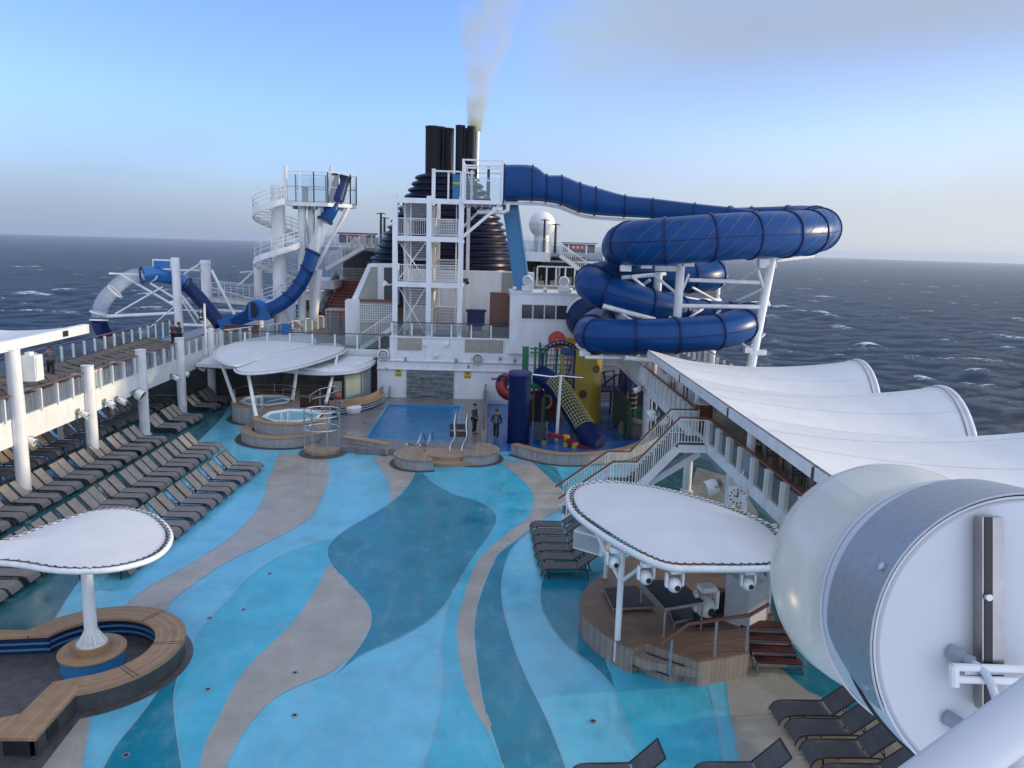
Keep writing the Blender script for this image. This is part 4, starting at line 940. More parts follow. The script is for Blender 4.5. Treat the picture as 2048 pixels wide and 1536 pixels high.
c = Y(774, 735, FY-.1); o = MB().ball(c, .14, 14); o.cyl(c, c+V(0, .12, 0), .05); tag(o.build('wall_lamp', CREAM), 'round wall lamp beside the bar on the white wall', 'lamp')
o = MB(); [o.box((Y(930, 713, FY-.07).x+k*.2, FY-.1, 2.5), (Y(930, 713, FY-.07).x+.1+k*.2, FY-.062, 2.72), k % 2) for k in range(2)]
tag(o.build('fire_notice', [WHITE, mat('sign_red', (.45, .03, .03), .5)]), 'small red and white notice on the band left of the middle ring light', 'sign')
for px in (858, 908, 1012, 946):
    x = Y(px, 720, FY).x; MB().cyl((x, FY-.09, 2.4), (x, FY-.09, 2.94), .025, n=8).build('conduit', CREAM, sup)
for px, py in ((872, 712), (893, 690), (1040, 700), (850, 690)):
    c = Y(px, py, FY-.07); MB().box((c.x-.13, FY-.12, c.z-.09), (c.x+.13, FY-.0, c.z+.09)).build('junction_box', CREAM, sup)
MB().tube([(-7.6, FY-.1, 2.86), (-2, FY-.1, 2.86), (8.8, FY-.1, 2.86)], .02, 6).build('cable_run', GALV, sup)
for k in range(5): x = -6.6+k*1.9; MB().box((x, FY-.005, DZ-.62), (x+.02, FY+.018, DZ-.02)).build('wall_seam', mat('seam_grey', (.42, .42, .43), .6), sup)
# railing on the deck edge
gr = glass_rail([(-6.75, FY+.1), (1.4, FY+.1)], DZ+.1, 'glass railing along the white deck edge below the stair tower', h=.95, step=1.35, post=(.06, .06), rail=mat('dark_rail', (.05, .045, .045), .4))
# transverse railing port of it
glass_rail([(-18.9, 54.6), (-7.85, 54.6)], BZ+.05, 'glass railing across the deck behind the leaf canopies', step=1.5, post=(.07, .14), rail=mat('dark_rail', (.05, .045, .045), .4))
ud = MB().box((-24.3, 54.32, BZ-.4), (-7.8, 92, BZ+.002)); struct(ud.build('upper_deck', TEAKD))
MB_ = MB().box((-19.2, 54.3, BZ-.75), (-7.8, 54.56, BZ+.05)); tag(MB_.build('deck_fascia', WHITE), 'white fascia of the upper deck above the bar roof', 'fascia')
hd = MB().box((-7.75, FY+.4, DZ+.0), (9, 75, DZ+.03)); struct(hd.build('tower_deck', mat('deck_grey', (.16, .16, .165), .5, .25)))
# control room
cr = thing('control_room', 'white control room with a four pane window below the slide', 'building', (4, FY, 3.9))
p = Y(1021, 586, FY-.2); q = Y(1157, 690, FY-.2)
MB().box((p.x, FY-.2, 3.6), (q.x, FY+3, p.z)).build('wall', WHITE, cr)
MB().box((p.x-.06, FY-.26, p.z), (q.x+.06, FY+3.1, p.z+.1)).build('roof', WHITE, cr)
a = Y(1040, 606, FY-.2); b = Y(1137, 642, FY-.2); W_ = MB().box((a.x, FY-.235, b.z), (b.x, FY-.201, a.z)); wf = W_.build('window_frame', CREAM, cr)
n = 4
for k in range(n):
    xa = a.x+.1+(b.x-a.x-.2)*k/n; xb = a.x+.1+(b.x-a.x-.2)*(k+1)/n
    MB().box((xa+.04, FY-.245, b.z+.1), (xb-.04, FY-.236, a.z-.1)).build('window_pane', DPANE, cr)
for px, lb in ((1054, 'white searchlight on the left of the control room roof'), (1127, 'white searchlight on the right of the control room roof')):
    c = Y(px, 585, FY); c.z = p.z+.1; e = thing('searchlight', lb, 'searchlight', c, 'lights on the control room roof')
    MB().box((c.x-.36, c.y-.3, c.z+.06), (c.x+.36, c.y+.3, c.z+.42)).build('base', CREAM, e); MB().box((c.x-.3, c.y-.25, c.z), (c.x+.3, c.y+.25, c.z+.06)).build('foot', CREAM, e)
    MB().lathe([(.001, -.28), (.3, -.24), (.34, -.1), (.34, .2), (.30, .24), (.28, .2), (.001, .2)], c+V(0, 0, .78), 20, M=Matrix.Rotation(R(95), 3, 'X')).build('lamp_head', CREAM, e)
    MB().lathe([(.28, .205), (.001, .21)], c+V(0, 0, .78), 20, M=Matrix.Rotation(R(95), 3, 'X')).build('lens', glass('lamp_lens', (.7, .74, .78), .6), e)
for px, lb in ((1029, 'small horn lamp at the left roof corner of the control room'), (1090, 'small bullet lamp mid roof of the control room'), (1141, 'small round lamp right on the control room roof')):
    c = Y(px, 585, FY-.1); c.z = p.z+.1; o = MB().lathe([(.001, 0), (.14, .02), (.12, .12), (.15, .2), (.12, .32), (.001, .36)], c, 14); o.ball(c+V(0, -.1, .2), .13, 12)
    tag(o.build('roof_lamp', CREAM), lb, 'lamp', 'lights on the control room roof')
# tilted white ramp cover right of the control room
o = MB(); c = Y(1160, 590, FY+1); o.beam(c+V(-.3, 0, -.2), c+V(1.6, .5, -1.1), .9, .35); tag(o.build('cable_cover', CREAM), 'white sloping duct beside the control room roof', 'duct')
# house behind the tower
GW = mat('shaded_house_wall', (.50, .50, .49), .5, .1)
bk = thing('funnel_house', 'white house with raked frame and grey panels carrying the funnel', 'building', (-4, 58, DZ))
MB().box((-6.6, 58.4, DZ), (3.2, 60.2, 8.95)).build('wall', WHITE, bk)
c1 = [Y(736, 528, 58), Y(792, 528, 58), Y(792, 612, 58), Y(697, 612, 58)]
m = MB().add([(q.x, 58, q.z) for q in c1]+[(q.x, 60, q.z) for q in c1], [(0, 1, 2, 3)[::-1], (4, 5, 6, 7), (0, 4, 5, 1), (3, 7, 4, 0)[::-1], (1, 5, 6, 2), (2, 6, 7, 3)]); m.build('raked_frame', WHITE, bk)
for pts, mm in (([(742, 534), (755, 534), (755, 602), (714, 602)], GREYP), ([(768, 535), (788, 535), (788, 604), (768, 604)], mat('dark_panel', (.05, .055, .06), .5))):
    c1 = [Y(x, y, 57.97) for x, y in pts]; MB().add([(q.x, 57.96, q.z) for q in c1]+[(q.x, 57.998, q.z) for q in c1], [(0, 3, 2, 1), (0, 1, 5, 4), (1, 2, 6, 5), (2, 3, 7, 6), (3, 0, 4, 7)]).build('panel', mm, bk)
a = Y(1004, 545, 58.4); b = Y(1036, 600, 58.4); MB().box((a.x, 58.36, b.z), (b.x, 58.398, a.z)).build('panel', GREYP, bk)
c1 = Y(690, 600, 56.8); c2 = Y(722, 650, 56.8); MB().box((c1.x, 56.8, BZ), (c2.x+.3, 58.2, c1.z)).build('plinth', WHITE, bk)
# wood lattice screen on left of tower
a = Y(722, 604, 55.5); b = Y(786, 645, 55.5)
e = thing('lattice_screen', 'white lattice screen with brown cap left of the stair tower', 'screen', (a.x, 55.5, BZ))
o = MB(); n1 = 14
for k in range(n1+1): o.box((a.x+(b.x-a.x)*k/n1-.02, 55.5, b.z), (a.x+(b.x-a.x)*k/n1+.02, 55.53, a.z))
for k in range(9): z = b.z+(a.z-b.z)*k/8; o.box((a.x, 55.47, z-.02), (b.x, 55.5, z+.02))
o.build('lattice', CREAM, e); MB().box((a.x-.1, 55.42, a.z), (b.x+.05, 55.58, a.z+.22)).build('cap', WOOD, e); MB().box((a.x-.1, 55.56, BZ), (b.x, 55.6, a.z)).build('backing', GREYP, e)
# blue covered trolley and brown cabinet on the tower deck
c = Y(952, 640, 55); e = thing('covered_trolley', 'trolley under a dark blue cover on the tower deck', 'trolley', (c.x, 55, DZ))
cv = MB().box((c.x-.62, 54.7, DZ+.75), (c.x+.62, 55.4, DZ+1.75)); cv.box((c.x-.72, 54.65, DZ+1.72), (c.x+.72, 55.45, DZ+1.86)); cv.box((c.x-.5, 54.8, DZ+.35), (c.x+.45, 55.3, DZ+.76)); cv.build('cover', mat('navy_cloth', (.012, .02, .085), .8), e)
lg = MB(); [lg.cyl((c.x+sx, yy, DZ+.02), (c.x+sx, yy, DZ+.4), .03) for sx in (-.5, .45) for yy in (54.8, 55.3)]; lg.build('leg', BLACK, e)
a = Y(980, 585, 54.6); b = Y(1017, 664, 54.6); e = thing('brown_cabinet', 'tall brown cabinet with rounded corner beside the control room', 'cabinet', (a.x, 54.6, DZ))
pts = [(a.x, DZ+.03), (b.x, DZ+.03), (b.x, a.z-.35)]+[(b.x-.35+.35*math.cos(R(t)), a.z-.35+.35*math.sin(R(t))) for t in range(15, 91, 15)]+[(a.x, a.z)]
k = len(pts); MB().add([(x, 54.6, z) for x, z in pts]+[(x, 55.3, z) for x, z in pts], [tuple(range(k)), tuple(range(2*k-1, k-1, -1))]+[(i, k+i, k+(i+1) % k, (i+1) % k) for i in range(k)]).build('cabinet_body', mat('brown_laminate', (.12, .045, .025), .4, .15), e)
MB().box((a.x+.06, 54.57, DZ+.08), (b.x-.06, 54.598, DZ+1.0)).build('cabinet_door', mat('dark_laminate', (.035, .018, .013), .4), e)
# ------------------------------------------------------------------ children's splash zone
SPF = mat('splash_floor', (.008, .10, .32), .2, .45, .5, rvar=.1, bump=.05, bscale=20)
kw = [Z(x, y, WT).to_2d() for x, y in ((1028, 887), (1050, 893), (1100, 904), (1150, 907), (1210, 903), (1262, 893), (1310, 872))]; kw = [p for p in spline(kw, 5)]
struct(MB().prism([tuple(p) for p in kw]+[(8.8, 44), (8.8, 52.72), (-.08, 52.72), (-.08, 40.9), (.35, 40.2), (1.3, 40.3)], .013, .035).build('splash_floor', SPF))
low_wall(kw, WT, .4, 'curved grey clad low wall with tan coping around the splash zone')
YEL = mat('yellow_plastic', (.50, .36, .04), .35, .15); RED = mat('red_plastic', (.20, .008, .012), .4, .25); GRN = mat('green_paint', (.01, .13, .06), .4, .2); ROY = mat('royal_blue_paint', (.001, .010, .065), .5, .25, spec=.15); IND = mat('indigo_paint', (.012, .012, .11), .4, .25)
# blue column
c = Z(1036, 884, .035); e = thing('blue_column', 'tall royal blue round column standing in the splash zone', 'column', c)
MB().cyl(c, c+V(0, 0, 3.85), .62, n=32).build('shaft', ROY, e); MB().lathe([(.60, 3.85), (.66, 3.85), (.67, 3.95), (.62, 4.05), (.001, 4.1)], c, 28).build('cap', IND, e)
MB().lathe([(.66, 0), (.66, .06), (.62, .08)], c, 28).build('foot', ROY, e)
for a in range(0, 360, 60): pass
# yellow towers
def yellow_tower(px, py, ztop, r, label, win):
    c = Z(px, py, .035); e = thing('yellow_tower', label, 'tower', c, 'yellow towers of the splash zone')
    MB().lathe([(r*1.15, 0), (r*1.02, .5), (r, 1.4), (r, ztop), (r*1.05, ztop+.05), (r*1.05, ztop+.2), (r*.9, ztop+.25), (.001, ztop+.25)], c, 28).build('tower_wall', YEL, e)
    for a, z in win:
        a = R(a); d = V(math.cos(a), math.sin(a), 0); o = MB().cyl(c+d*(r-.05)+V(0, 0, z), c+d*(r+.03)+V(0, 0, z), .27, n=16); o.build('porthole', mat('porthole_brown', (.12, .05, .03), .5), e)
    return e
yellow_tower(1170, 838, 4.6, .95, 'big yellow round tower of the splash zone with brown portholes', ((-110, 1.8), (-60, 3.4)))
q = Z(1258, 800, .035); yellow_tower(1258, 800, 4.4, .6, 'smaller yellow tower behind the dark blue play platform', ((-80, 3.0),))
c = Z(1170, 838, .035); e = thing('yellow_gateway', 'yellow square arch beside the big yellow tower under the red disc', 'arch', (c.x-1.35, c.y+.3, 0))
o = MB(); o.box((c.x-1.7, c.y, .04), (c.x-1.5, c.y+.5, 5.2)); o.box((c.x-.98, c.y, .04), (c.x-.85, c.y+.5, 5.2)); o.box((c.x-1.72, c.y-.02, 4.75), (c.x-.83, c.y+.52, 5.25)); o.build('frame', YEL, e)
o = MB(); [o.box((c.x-1.5+k*.13, c.y+.2, 2.4), (c.x-1.5+k*.13+.03, c.y+.23, 4.7)) for k in range(4)]; [o.box((c.x-1.5, c.y+.23, 2.4+k*.35), (c.x-.98, c.y+.26, 2.44+k*.35)) for k in range(7)]; o.build('net', mat('net_dark', (.06, .05, .05), .7), e)
# green frame with panel
c = Z(1066, 850, .035); e = thing('green_play_frame', 'green frame and panel of the play structure behind the blue column', 'play frame', c)
GY = c.y
def gp(px, py): return Y(px, py, GY)
MB().box((gp(1045, 700).x, GY, .04), (gp(1058, 700).x, GY+.12, gp(1045, 693).z)).build('panel', GRN, e)
for px in (1071, 1093): MB().cyl((gp(px, 700).x, GY+.1, .04), (gp(px, 700).x, GY+.1, gp(px, 694).z), .07).build('post', GRN, e)
for py in (697, 705): MB().tube([gp(1060, py), gp(1095, py)], .06, 8).build('crossbar', GRN, e)
MB().lathe([(.001, 0), (1.0, .02), (1.05, .25), (.95, .3), (.001, .28)], (gp(1075, 780).x, GY+.4, gp(1075, 775).z), 20).build('deck', GRN, e)
# arched roof with red disc
c = gp(1128, 700); e = thing('arched_sign', 'striped arch with a red disc on top of the play structure', 'arch', (c.x, GY, .04))
o = [Y(x, y, GY+.3) for x, y in ((1085, 704), (1100, 691), (1120, 685), (1140, 690), (1150, 700))]; MB().tube(spline(o, 5), .16, 10).build('arch_beam', IND, e)
o2 = MB()
for i, p in enumerate(spline(o, 5)):
    if i % 2: o2.ball(p+V(0, -.15, .02), .055, 8)
o2.build('studs', YEL, e)
for p in (o[0], o[-1]): MB().cyl((p.x, p.y, .04), p, .08).build('post', IND, e)
p = Y(1114, 680, GY+.45); MB().lathe([(.001, -.06), (.55, -.05), (.55, .05), (.001, .06)], p, 28, M=Matrix.Rotation(R(90), 3, 'X')).build('red_disc', mat('disc_red', (.42, .045, .03), .45, .2), e)
MB().tube([p+V(-.3, -.1, -.2), p+V(.05, -.1, .02), p+V(.35, -.1, -.12)], .05, 6).build('emblem_bar', YEL, e)
p = Y(1133, 693, GY); MB().box((p.x-.35, GY+.1, p.z-.5), (p.x+.5, GY+.16, p.z-.12)).build('roof_panel', mat('roof_blue', (.02, .07, .16), .5), e)
# blue tube slide with a yellow rope panel
sp = [Y(1080, 750, 46.5), Y(1100, 762, 45.8), Y(1122, 783, 45), Y(1142, 815, 44), Y(1165, 852, 42.9), Y(1185, 884, 41.9), Y(1200, 893, 41.6)]
e = thing('tube_slide', 'blue tube slide with yellow rope net ending at the splash floor', 'slide', sp[-1])
cl = spline(sp, 6); MB().tube(cl, [.62]*len(cl), 18, cap=False).build('tube', ROY, e)
d = (cl[-1]-cl[-3]).normalized(); MB().tube([cl[-1]-d*.1, cl[-1]+d*.02], .66, 20).build('exit_collar', IND, e); MB().tube([cl[-1]+d*.021, cl[-1]+d*.03], .55, 18).build('mouth_shade', BLACK, e)  # black disc across the tube end stands in for its unlit inside
nt = MB()
for i in range(8, 26, 1):
    p = cl[i]; d = (cl[i+1]-cl[i-1]).normalized(); sd_ = d.cross(V(0, 0, 1)).normalized(); up = sd_.cross(d)
    f = lambda a: p+(sd_*math.sin(a)+up*math.cos(a))*.64
    nt.tube([f(R(a)) for a in range(-80, 81, 20)], .022, 5)
for a in range(-75, 76, 15):
    pts = []
    for i in range(8, 26):
        p = cl[i]; d = (cl[i+1]-cl[i-1]).normalized(); sd_ = d.cross(V(0, 0, 1)).normalized(); up = sd_.cross(d); pts.append(p+(sd_*math.sin(R(a))+up*math.cos(R(a)))*.645)
    nt.tube(pts, .022, 5)
nt.build('rope_net', mat('rope_yellow', (.38, .34, .09), .7), e)
# red tube tunnel
sp = spline([Y(1072, 792, 47.5), Y(1040, 796, 47.3), Y(1010, 786, 47.2), Y(1002, 768, 47.4), Y(1012, 756, 48)], 6)
e = thing('red_tunnel', 'red tunnel tube with blue rim left of the blue column', 'tunnel', sp[3]-V(0, 0, 1.2)); MB().tube(sp, .36, 16).build('tube', RED, e); MB().cyl(sp[8]-V(0, 0, .3), V(sp[8].x, sp[8].y, .04), .12).build('post', RED, e)
p = Y(1006, 762, 47.2); MB().tube([p+V(.34*math.cos(R(a)), 0, .34*math.sin(R(a))) for a in range(0, 360, 24)], .09, 8, closed=True).build('rim', IND, e)
e = thing('red_play_wall', 'dark red play wall below the blue tube slide', 'wall', Z(1085, 812, .035)); a = Y(1058, 785, 48); b = Y(1112, 812, 48); MB().box((a.x, 48, .04), (b.x, 48.3, a.z)).build('panel', mat('dark_red', (.12, .008, .02), .45, .25), e); MB().box((a.x-.05, 47.95, a.z), (b.x+.05, 48.35, a.z+.1)).build('cap', RED, e)
# white T sprinkler
c = Z(1113, 880, .035); e = thing('rain_mast', 'white mast with a wavy silver crossbar in the splash zone', 'mast', c); tp = Y(1120, 752, c.y)
MB().cyl(c, V(c.x+.1, c.y, tp.z), .10, .08, n=14).build('mast', CREAM, e); MB().tube(spline([Y(x, y, c.y) for x, y in ((1052, 748), (1080, 751), (1105, 754), (1122, 752), (1145, 754), (1166, 756))], 4), .055, 8).build('crossbar', STEEL, e)
# dark blue platform
c = Z(1232, 830, .035); e = thing('play_platform', 'dark blue play platform on posts with sloped railings', 'play platform', c); PY_ = c.y
def pp_(px, py, dy=0): return Y(px, py, PY_+dy)
fz = pp_(1210, 780).z
MB().prism([(pp_(1168, 780).x, PY_-.2), (pp_(1250, 780).x, PY_-.2), (pp_(1275, 780).x, PY_+1.8), (pp_(1200, 780).x, PY_+1.8)], fz-.12, fz).build('deck', IND, e)
for px, dy in ((1180, -.1), (1235, -.1), (1252, -.1), (1268, 1.5), (1222, 1.5)): MB().cyl((pp_(px, 800, dy).x, PY_+dy, .04), (pp_(px, 800, dy).x, PY_+dy, fz), .09).build('post', IND, e)
rl = MB()
for pts in (((1170, 779), (1208, 744), (1228, 741), (1228, 770)), ((1200, 775), (1232, 750), (1255, 747), (1255, 778)), ((1208, 744), (1212, 776))): rl.tube([pp_(x, y, -.15) for x, y in pts], .06, 8)
rl.build('railing', IND, e); a = pp_(1250, 742, .2); MB().lathe([(.5, 0), (.5, 1.2), (.4, 1.35), (.001, 1.4)], (a.x+.3, PY_+.6, fz), 16).build('drum', IND, e)
for px, dy in ((1180, -.1), (1235, -.1), (1252, -.1)): MB().cyl((pp_(px, 800, dy).x, PY_+dy, .035), (pp_(px, 800, dy).x, PY_+dy, .22), .16).build('yellow_foot', YEL, e)
o = MB()
for k in range(4): o.tube([V(c.x+.8+.75*math.cos(R(a)), c.y+1.2+.75*math.sin(R(a)), .4+k*.35) for a in range(0, 360, 20)], .05, 6, closed=True)
for a in range(0, 360, 45): o.cyl((c.x+.8+.75*math.cos(R(a)), c.y+1.2+.75*math.sin(R(a)), .04), (c.x+.8+.75*math.cos(R(a)), c.y+1.2+.75*math.sin(R(a)), 1.6), .04, n=6)
o.build('climbing_ring', mat('dull_bronze', (.12, .10, .07), .5), e)
# red gutter
gt = [Z(1085, 862, .5), Z(1090, 880, .55), Z(1133, 888, .8), Z(1150, 902, .75), Z(1190, 912, .5)]
gt = [V(p.x, p.y, z) for p, z in zip(gt, (1.25, .85, .8, .6, .45))]
gt = [Y(1084, 852, 42.2), Y(1089, 868, 42.0), Y(1133, 876, 41.6), Y(1150, 892, 41.2), Y(1192, 902, 41.0)]
e = thing('water_gutter', 'red zigzag water gutter with yellow joints in the splash zone', 'gutter', V(gt[2].x, gt[2].y, .035))
for a, b in zip(gt[:-1], gt[1:]): MB().beam(a, b, .34, .2).build('channel', RED, e)
for p in gt[1:4]: MB().cyl(V(p.x, p.y, .035), p, .09).build('post', IND, e); MB().cyl(p-V(0, 0, .12), p+V(0, 0, .16), .2).build('joint', YEL, e); MB().cyl(V(p.x, p.y, .035), V(p.x, p.y, .25), .17).build('foot', YEL, e)
# yellow loop sprinklers
for px, py, lb in ((1083, 845, 'tall yellow loop sprinkler in the splash zone'), (1112, 835, 'low yellow ring sprinkler beside the white mast')):
    c = Z(px, py, .035); e = thing('loop_sprinkler', lb, 'sprinkler', c, 'yellow sprinklers'); hgt = 1.25 if px == 1083 else .6; rr = .26 if px == 1083 else .36
    MB().tube([c+V(0, 0, .1)]+[c+V(0, 0, hgt)]+[c+V(-rr+rr*math.cos(R(a))+.0, 0, hgt+.1+rr*1.4*math.sin(R(a))) if px == 1112 else c+V(.3-rr*math.cos(R(a)), 0, hgt+.1+rr*1.5*math.sin(R(a))) for a in range(0, 300, 20)], .075, 10).build('loop', mat('pale_yellow', (.45, .40, .16), .4, .2), e)
    MB().cyl(c, c+V(0, 0, .2), .22, .16).build('foot', mat('pale_yellow', (.45, .40, .16), .4, .2), e)
# green reed posts and red ones
for px, py, h, mm, lb in ((1048, 868, 1.9, GRN, 'green post with a pale top right of the blue column'), (1060, 845, 1.5, RED, 'red slim post with white tip behind the green post')):
    c = Z(px, py, .035); e = thing('spray_post', lb, 'post', c); MB().cyl(c, c+V(0, 0, h), .10).build('post', mm, e); MB().ball(c+V(0, 0, h+.1), .14, 12, sc=(.8, .8, 1.6)).build('tip', mat('pale_tip', (.5, .55, .35), .4), e)
# dark glass panels at the kid wall
q = Z(1078, 890, .035); e = thing('glass_screen', 'dark glass screen on steel posts behind the curved splash wall', 'screen', q); MB().obox(q+V(0, 0, .85), (.75, .03, .9)).build('pane', DPANE, e)
for s in (-.4, .4): MB().cyl(q+V(s, 0, 0), q+V(s, 0, 1.35), .035).build('post', STEEL, e)
# green side wall with a steel pipe rack
tag(MB().box((8.0, 43.0, .0), (8.12, 48.5, 2.3)).build('green_wall', mat('dark_green', (.01, .05, .028), .5, .3)), 'dark green wall panel at the starboard side of the splash zone', 'wall')
o = MB(); c = Z(1290, 850, 0)
for k in range(3): o.cyl((c.x+k*.5, c.y+k*.9, 0), (c.x+k*.5, c.y+k*.9, 2.2+.2*k), .09)
tag(o.build('pipe_stand', GALV), 'grey standing pipes at the starboard end of the splash wall', 'pipes')
tag(MB().lathe([(.9, 0), (.95, .3), (.8, .7), (.5, .85), (.001, .9)], Z(1265, 868, .02), 20).build('rock_planter', mat('planter_stone', (.14, .12, .10), .8, .4)), 'low round stone mound at the end of the splash wall', 'mound')
e = thing('rope_climber', 'dark rope net climber and pipes between the blue column and the yellow tower', 'climbing net', (4.2, 48, .035)); nb = Y(1100, 740, 49); o = MB()
xa_, xb_ = Y(1078, 740, 48.8).x, Y(1146, 740, 48.8).x
for k in range(11): x = xa_+(xb_-xa_)*k/10; o.beam((x, 48.8, 2.2), (x+.1, 48.8, 4.7), .035, .035)
for k in range(9): z = 2.2+k*.31; o.beam((xa_, 48.83, z), (xb_, 48.83, z+.1), .035, .035)
o.build('net', mat('net_purple', (.05, .03, .07), .7), e)
for x in (xa_, (xa_+xb_)/2, xb_): MB().cyl((x, 48.8, .04), (x, 48.8, 4.9), .07).build('post', GRN if x < xb_ else IND, e)
MB().box((xa_-.1, 48.7, 2.0), (xb_+.1, 50.4, 2.18)).build('deck', IND, e)
for k in range(6):
    x = xa_+.3+k*.5; MB().tube([(x, 49.2, 2.2), (x+.2, 49.2, 3.3), (x+.35, 49.2, 3.4)], .04, 6).build('spray_pipe', (RED, STEEL, GRN)[k % 3], e)

# ------------------------------------------------------------------ staircase to the starboard balcony
SXa, SXb, SXc, SXd, SXe = 3.25, 5.06, 5.97, 7.6, 8.74; SY0, SY1 = 29.65, 31.2; ZL = 1.45
st = thing('deck_staircase', 'white staircase with brown handrails climbing to the starboard balcony', 'staircase', (SXa, 30.4, 0))
for yy in (SY0, SY1):
    o = MB(); o.beam((SXa-.1, yy, .02), (SXb, yy, ZL-.1), .08, .3); o.beam((SXb, yy, ZL-.1), (SXc, yy, ZL-.1), .085, .3); o.beam((SXc, yy, ZL-.1), (SXd, yy, BZ-.18), .08, .3); o.beam((SXd, yy, BZ-.18), (SXe, yy, BZ-.18), .085, .3); o.build('stringer', WHITE, st)
    o = MB(); h = 1.0
    bar_rail_mb(o, (SXa, yy, .15), (SXb, yy, ZL+.05), h, .13); bar_rail_mb(o, (SXb, yy, ZL+.05), (SXc, yy, ZL+.05), h, .13); bar_rail_mb(o, (SXc, yy, ZL+.05), (SXd, yy, BZ), h, .13); bar_rail_mb(o, (SXd, yy, BZ), (SXe, yy, BZ), h, .13)
    o.build('balustrade', CREAM, st)
    MB().tube([(SXa-.35, yy, .98), (SXb, yy, ZL+1.14), (SXc, yy, ZL+1.14), (SXd, yy, BZ+1.1), (SXe, yy, BZ+1.1)], .042, 8).build('handrail', WOOD, st)
tr = mat('stair_tread_dark', (.05, .045, .045), .5, .3)
for k in range(8): x = SXa+(SXb-SXa)*(k+.5)/8; z = .12+(ZL-.12)*k/8; MB().box((x-.14, SY0+.05, z), (x+.14, SY1-.05, z+.04)).build('tread', tr, st)
for k in range(11): x = SXc+(SXd-SXc)*(k+.5)/11; z = ZL+(BZ-ZL)*(k+.5)/11-.02; MB().box((x-.13, SY0+.05, z), (x+.13, SY1-.05, z+.04)).build('tread', tr, st)
MB().box((SXb, SY0+.05, ZL-.06), (SXc, SY1-.05, ZL+.02)).build('landing', tr, st); MB().box((SXd, SY0+.05, BZ-.1), (SXe+.05, SY1-.05, BZ)).build('landing', tr, st)
MB().beam((SXc+.1, 30.4, ZL-.32), (SXe-.1, 30.4, BZ-.5), .5, .25).build('underbeam', WHITE, st)
MB().tube(spline([V(SXa+.15, SY0, .1), V(SXa-.12, SY0, .12), V(SXa-.12, SY0, .32)], 4), .05, 8).build('foot_guard', CREAM, st)
e = thing('stair_cabinet', 'brown wooden cabinet at the head of the staircase', 'cabinet', (9.6, 31.9, BZ)); MB().box((8.85, 31.5, BZ), (9.45, 32.1, BZ+1.25)).build('body', WOOD, e); MB().box((8.8, 31.45, BZ+1.25), (9.5, 32.15, BZ+1.3)).build('top', CREAM, e)
# covered item under the stair
o = MB().ball((7.3, 31.4, .35), .8, 18, sc=(1.2, .75, .55)); o.box((6.9, 31.2, 0), (7.8, 31.9, .3)); tag(o.build('covered_equipment', mat('dark_red_cloth', (.05, .02, .024), .7, .4)), 'dark covered heap under the staircase', 'cover')

# ------------------------------------------------------------------ starboard tensile canopy
e = thing('tensile_canopy', 'large white tensile canopy with arched bays over the starboard balcony', 'canopy', (8.6, 30, 5.4))
BX, OX = 8.6, 18.5; J = [41.2, 33.16+.6, 26.31+.3, 18.92+.3, 11.6, 4.5]
for a, b in zip(J[:-1], J[1:]):
    MB().beam((BX, a-.12, 5.36), (BX, b+.02, 5.36), .2, .34).build('beam', CREAM, e)
    MB().box((BX-.115, b-.14, 5.16), (BX+.09, b+.02, 5.5)).build('beam_joint', mat('joint_dark', (.05, .05, .055), .5), e)
def cz(v, s): return 5.60+.2*v-1.6*v*(1-v)-2.3*abs(s)**1.9*v**1.35*(1-.06*v)
for a, b in zip(J[:-1], J[1:]):
    ym, hw = (a+b)/2, (a-b)/2
    MB().grid(lambda u, v: (BX-.06+(OX-BX)*v-.9*v*(2*u-1)**2*.6, ym-hw*(2*u-1), cz(v, 2*u-1)), 28, 26).build('membrane', FABRIC, e)
    rm = [V(BX-.06+(OX-BX)-.54*t*t, ym-hw*t, cz(1, t)) for t in np.linspace(-1, 1, 31)]
    MB().tube(rm, .085, 10).build('arch_rim', CREAM, e)
    for q_ in (-.5, 0, .5):
        MB().tube([V(BX-.06+(OX-BX)*v-.54*v*q_*q_, ym-hw*q_, cz(v, q_)+.004) for v in np.linspace(.01, 1, 20)], .008, 5).build('weld_seam', mat('seam_pale', (.54, .54, .54), .6), e)
    MB().tube([p+V(-.28, 0, .03) for p in rm], .02, 6).build('rim_lacing', mat('lacing_grey', (.2, .2, .22), .6), e)
# strut post under the inner beam and tables
def table(x, y, z, rz, label, group, m_top, w=.8, l=.8):
    t = thing('deck_table', label, 'table', (x, y, z), group); M = Matrix.Rotation(rz, 3, 'Z')
    MB().obox((x, y, z+.73), (w, l, .035), M=M).build('tabletop', m_top, t)
    for sx in (-1, 1):
        for sy in (-1, 1): p = V(x, y, z)+M@V(sx*(w/2-.05), sy*(l/2-.05), 0); MB().beam(p, p+V(0, 0, .72), .04, .04).build('leg', LFRAME, t)
    return t
def chair(x, y, z, rz, label, group):
    t = thing('deck_chair', label, 'chair', (x, y, z), group); M = Matrix.Rotation(rz, 3, 'Z'); T_ = lambda a, b, c: V(x, y, z)+M@V(a, b, c)
    MB().obox(T_(0, 0, .44), (.46, .44, .03), M=M).build('seat', SLING, t)
    o = MB().obox(T_(-.24, 0, .72), (.03, .44, .36), M=M@Matrix.Rotation(R(-8), 3, 'Y')); o.build('backrest', SLING, t)
    for s in (-1, 1):
        MB().tube([T_(.2, s*.23, 0), T_(.2, s*.23, .63), T_(-.2, s*.23, .63)], .018, 6).build('leg', LFRAME, t); MB().tube([T_(-.25, s*.23, 0), T_(-.2, s*.23, .45), T_(-.27, s*.23, .92)], .018, 6).build('leg', LFRAME, t)
    return t
TT = mat('table_top_grey', (.30, .29, .28), .4, .15); TT2 = mat('table_top_tan', (.25, .19, .13), .5, .2)
ys = [28.3, 26.6, 24.2, 22.4, 20.6]
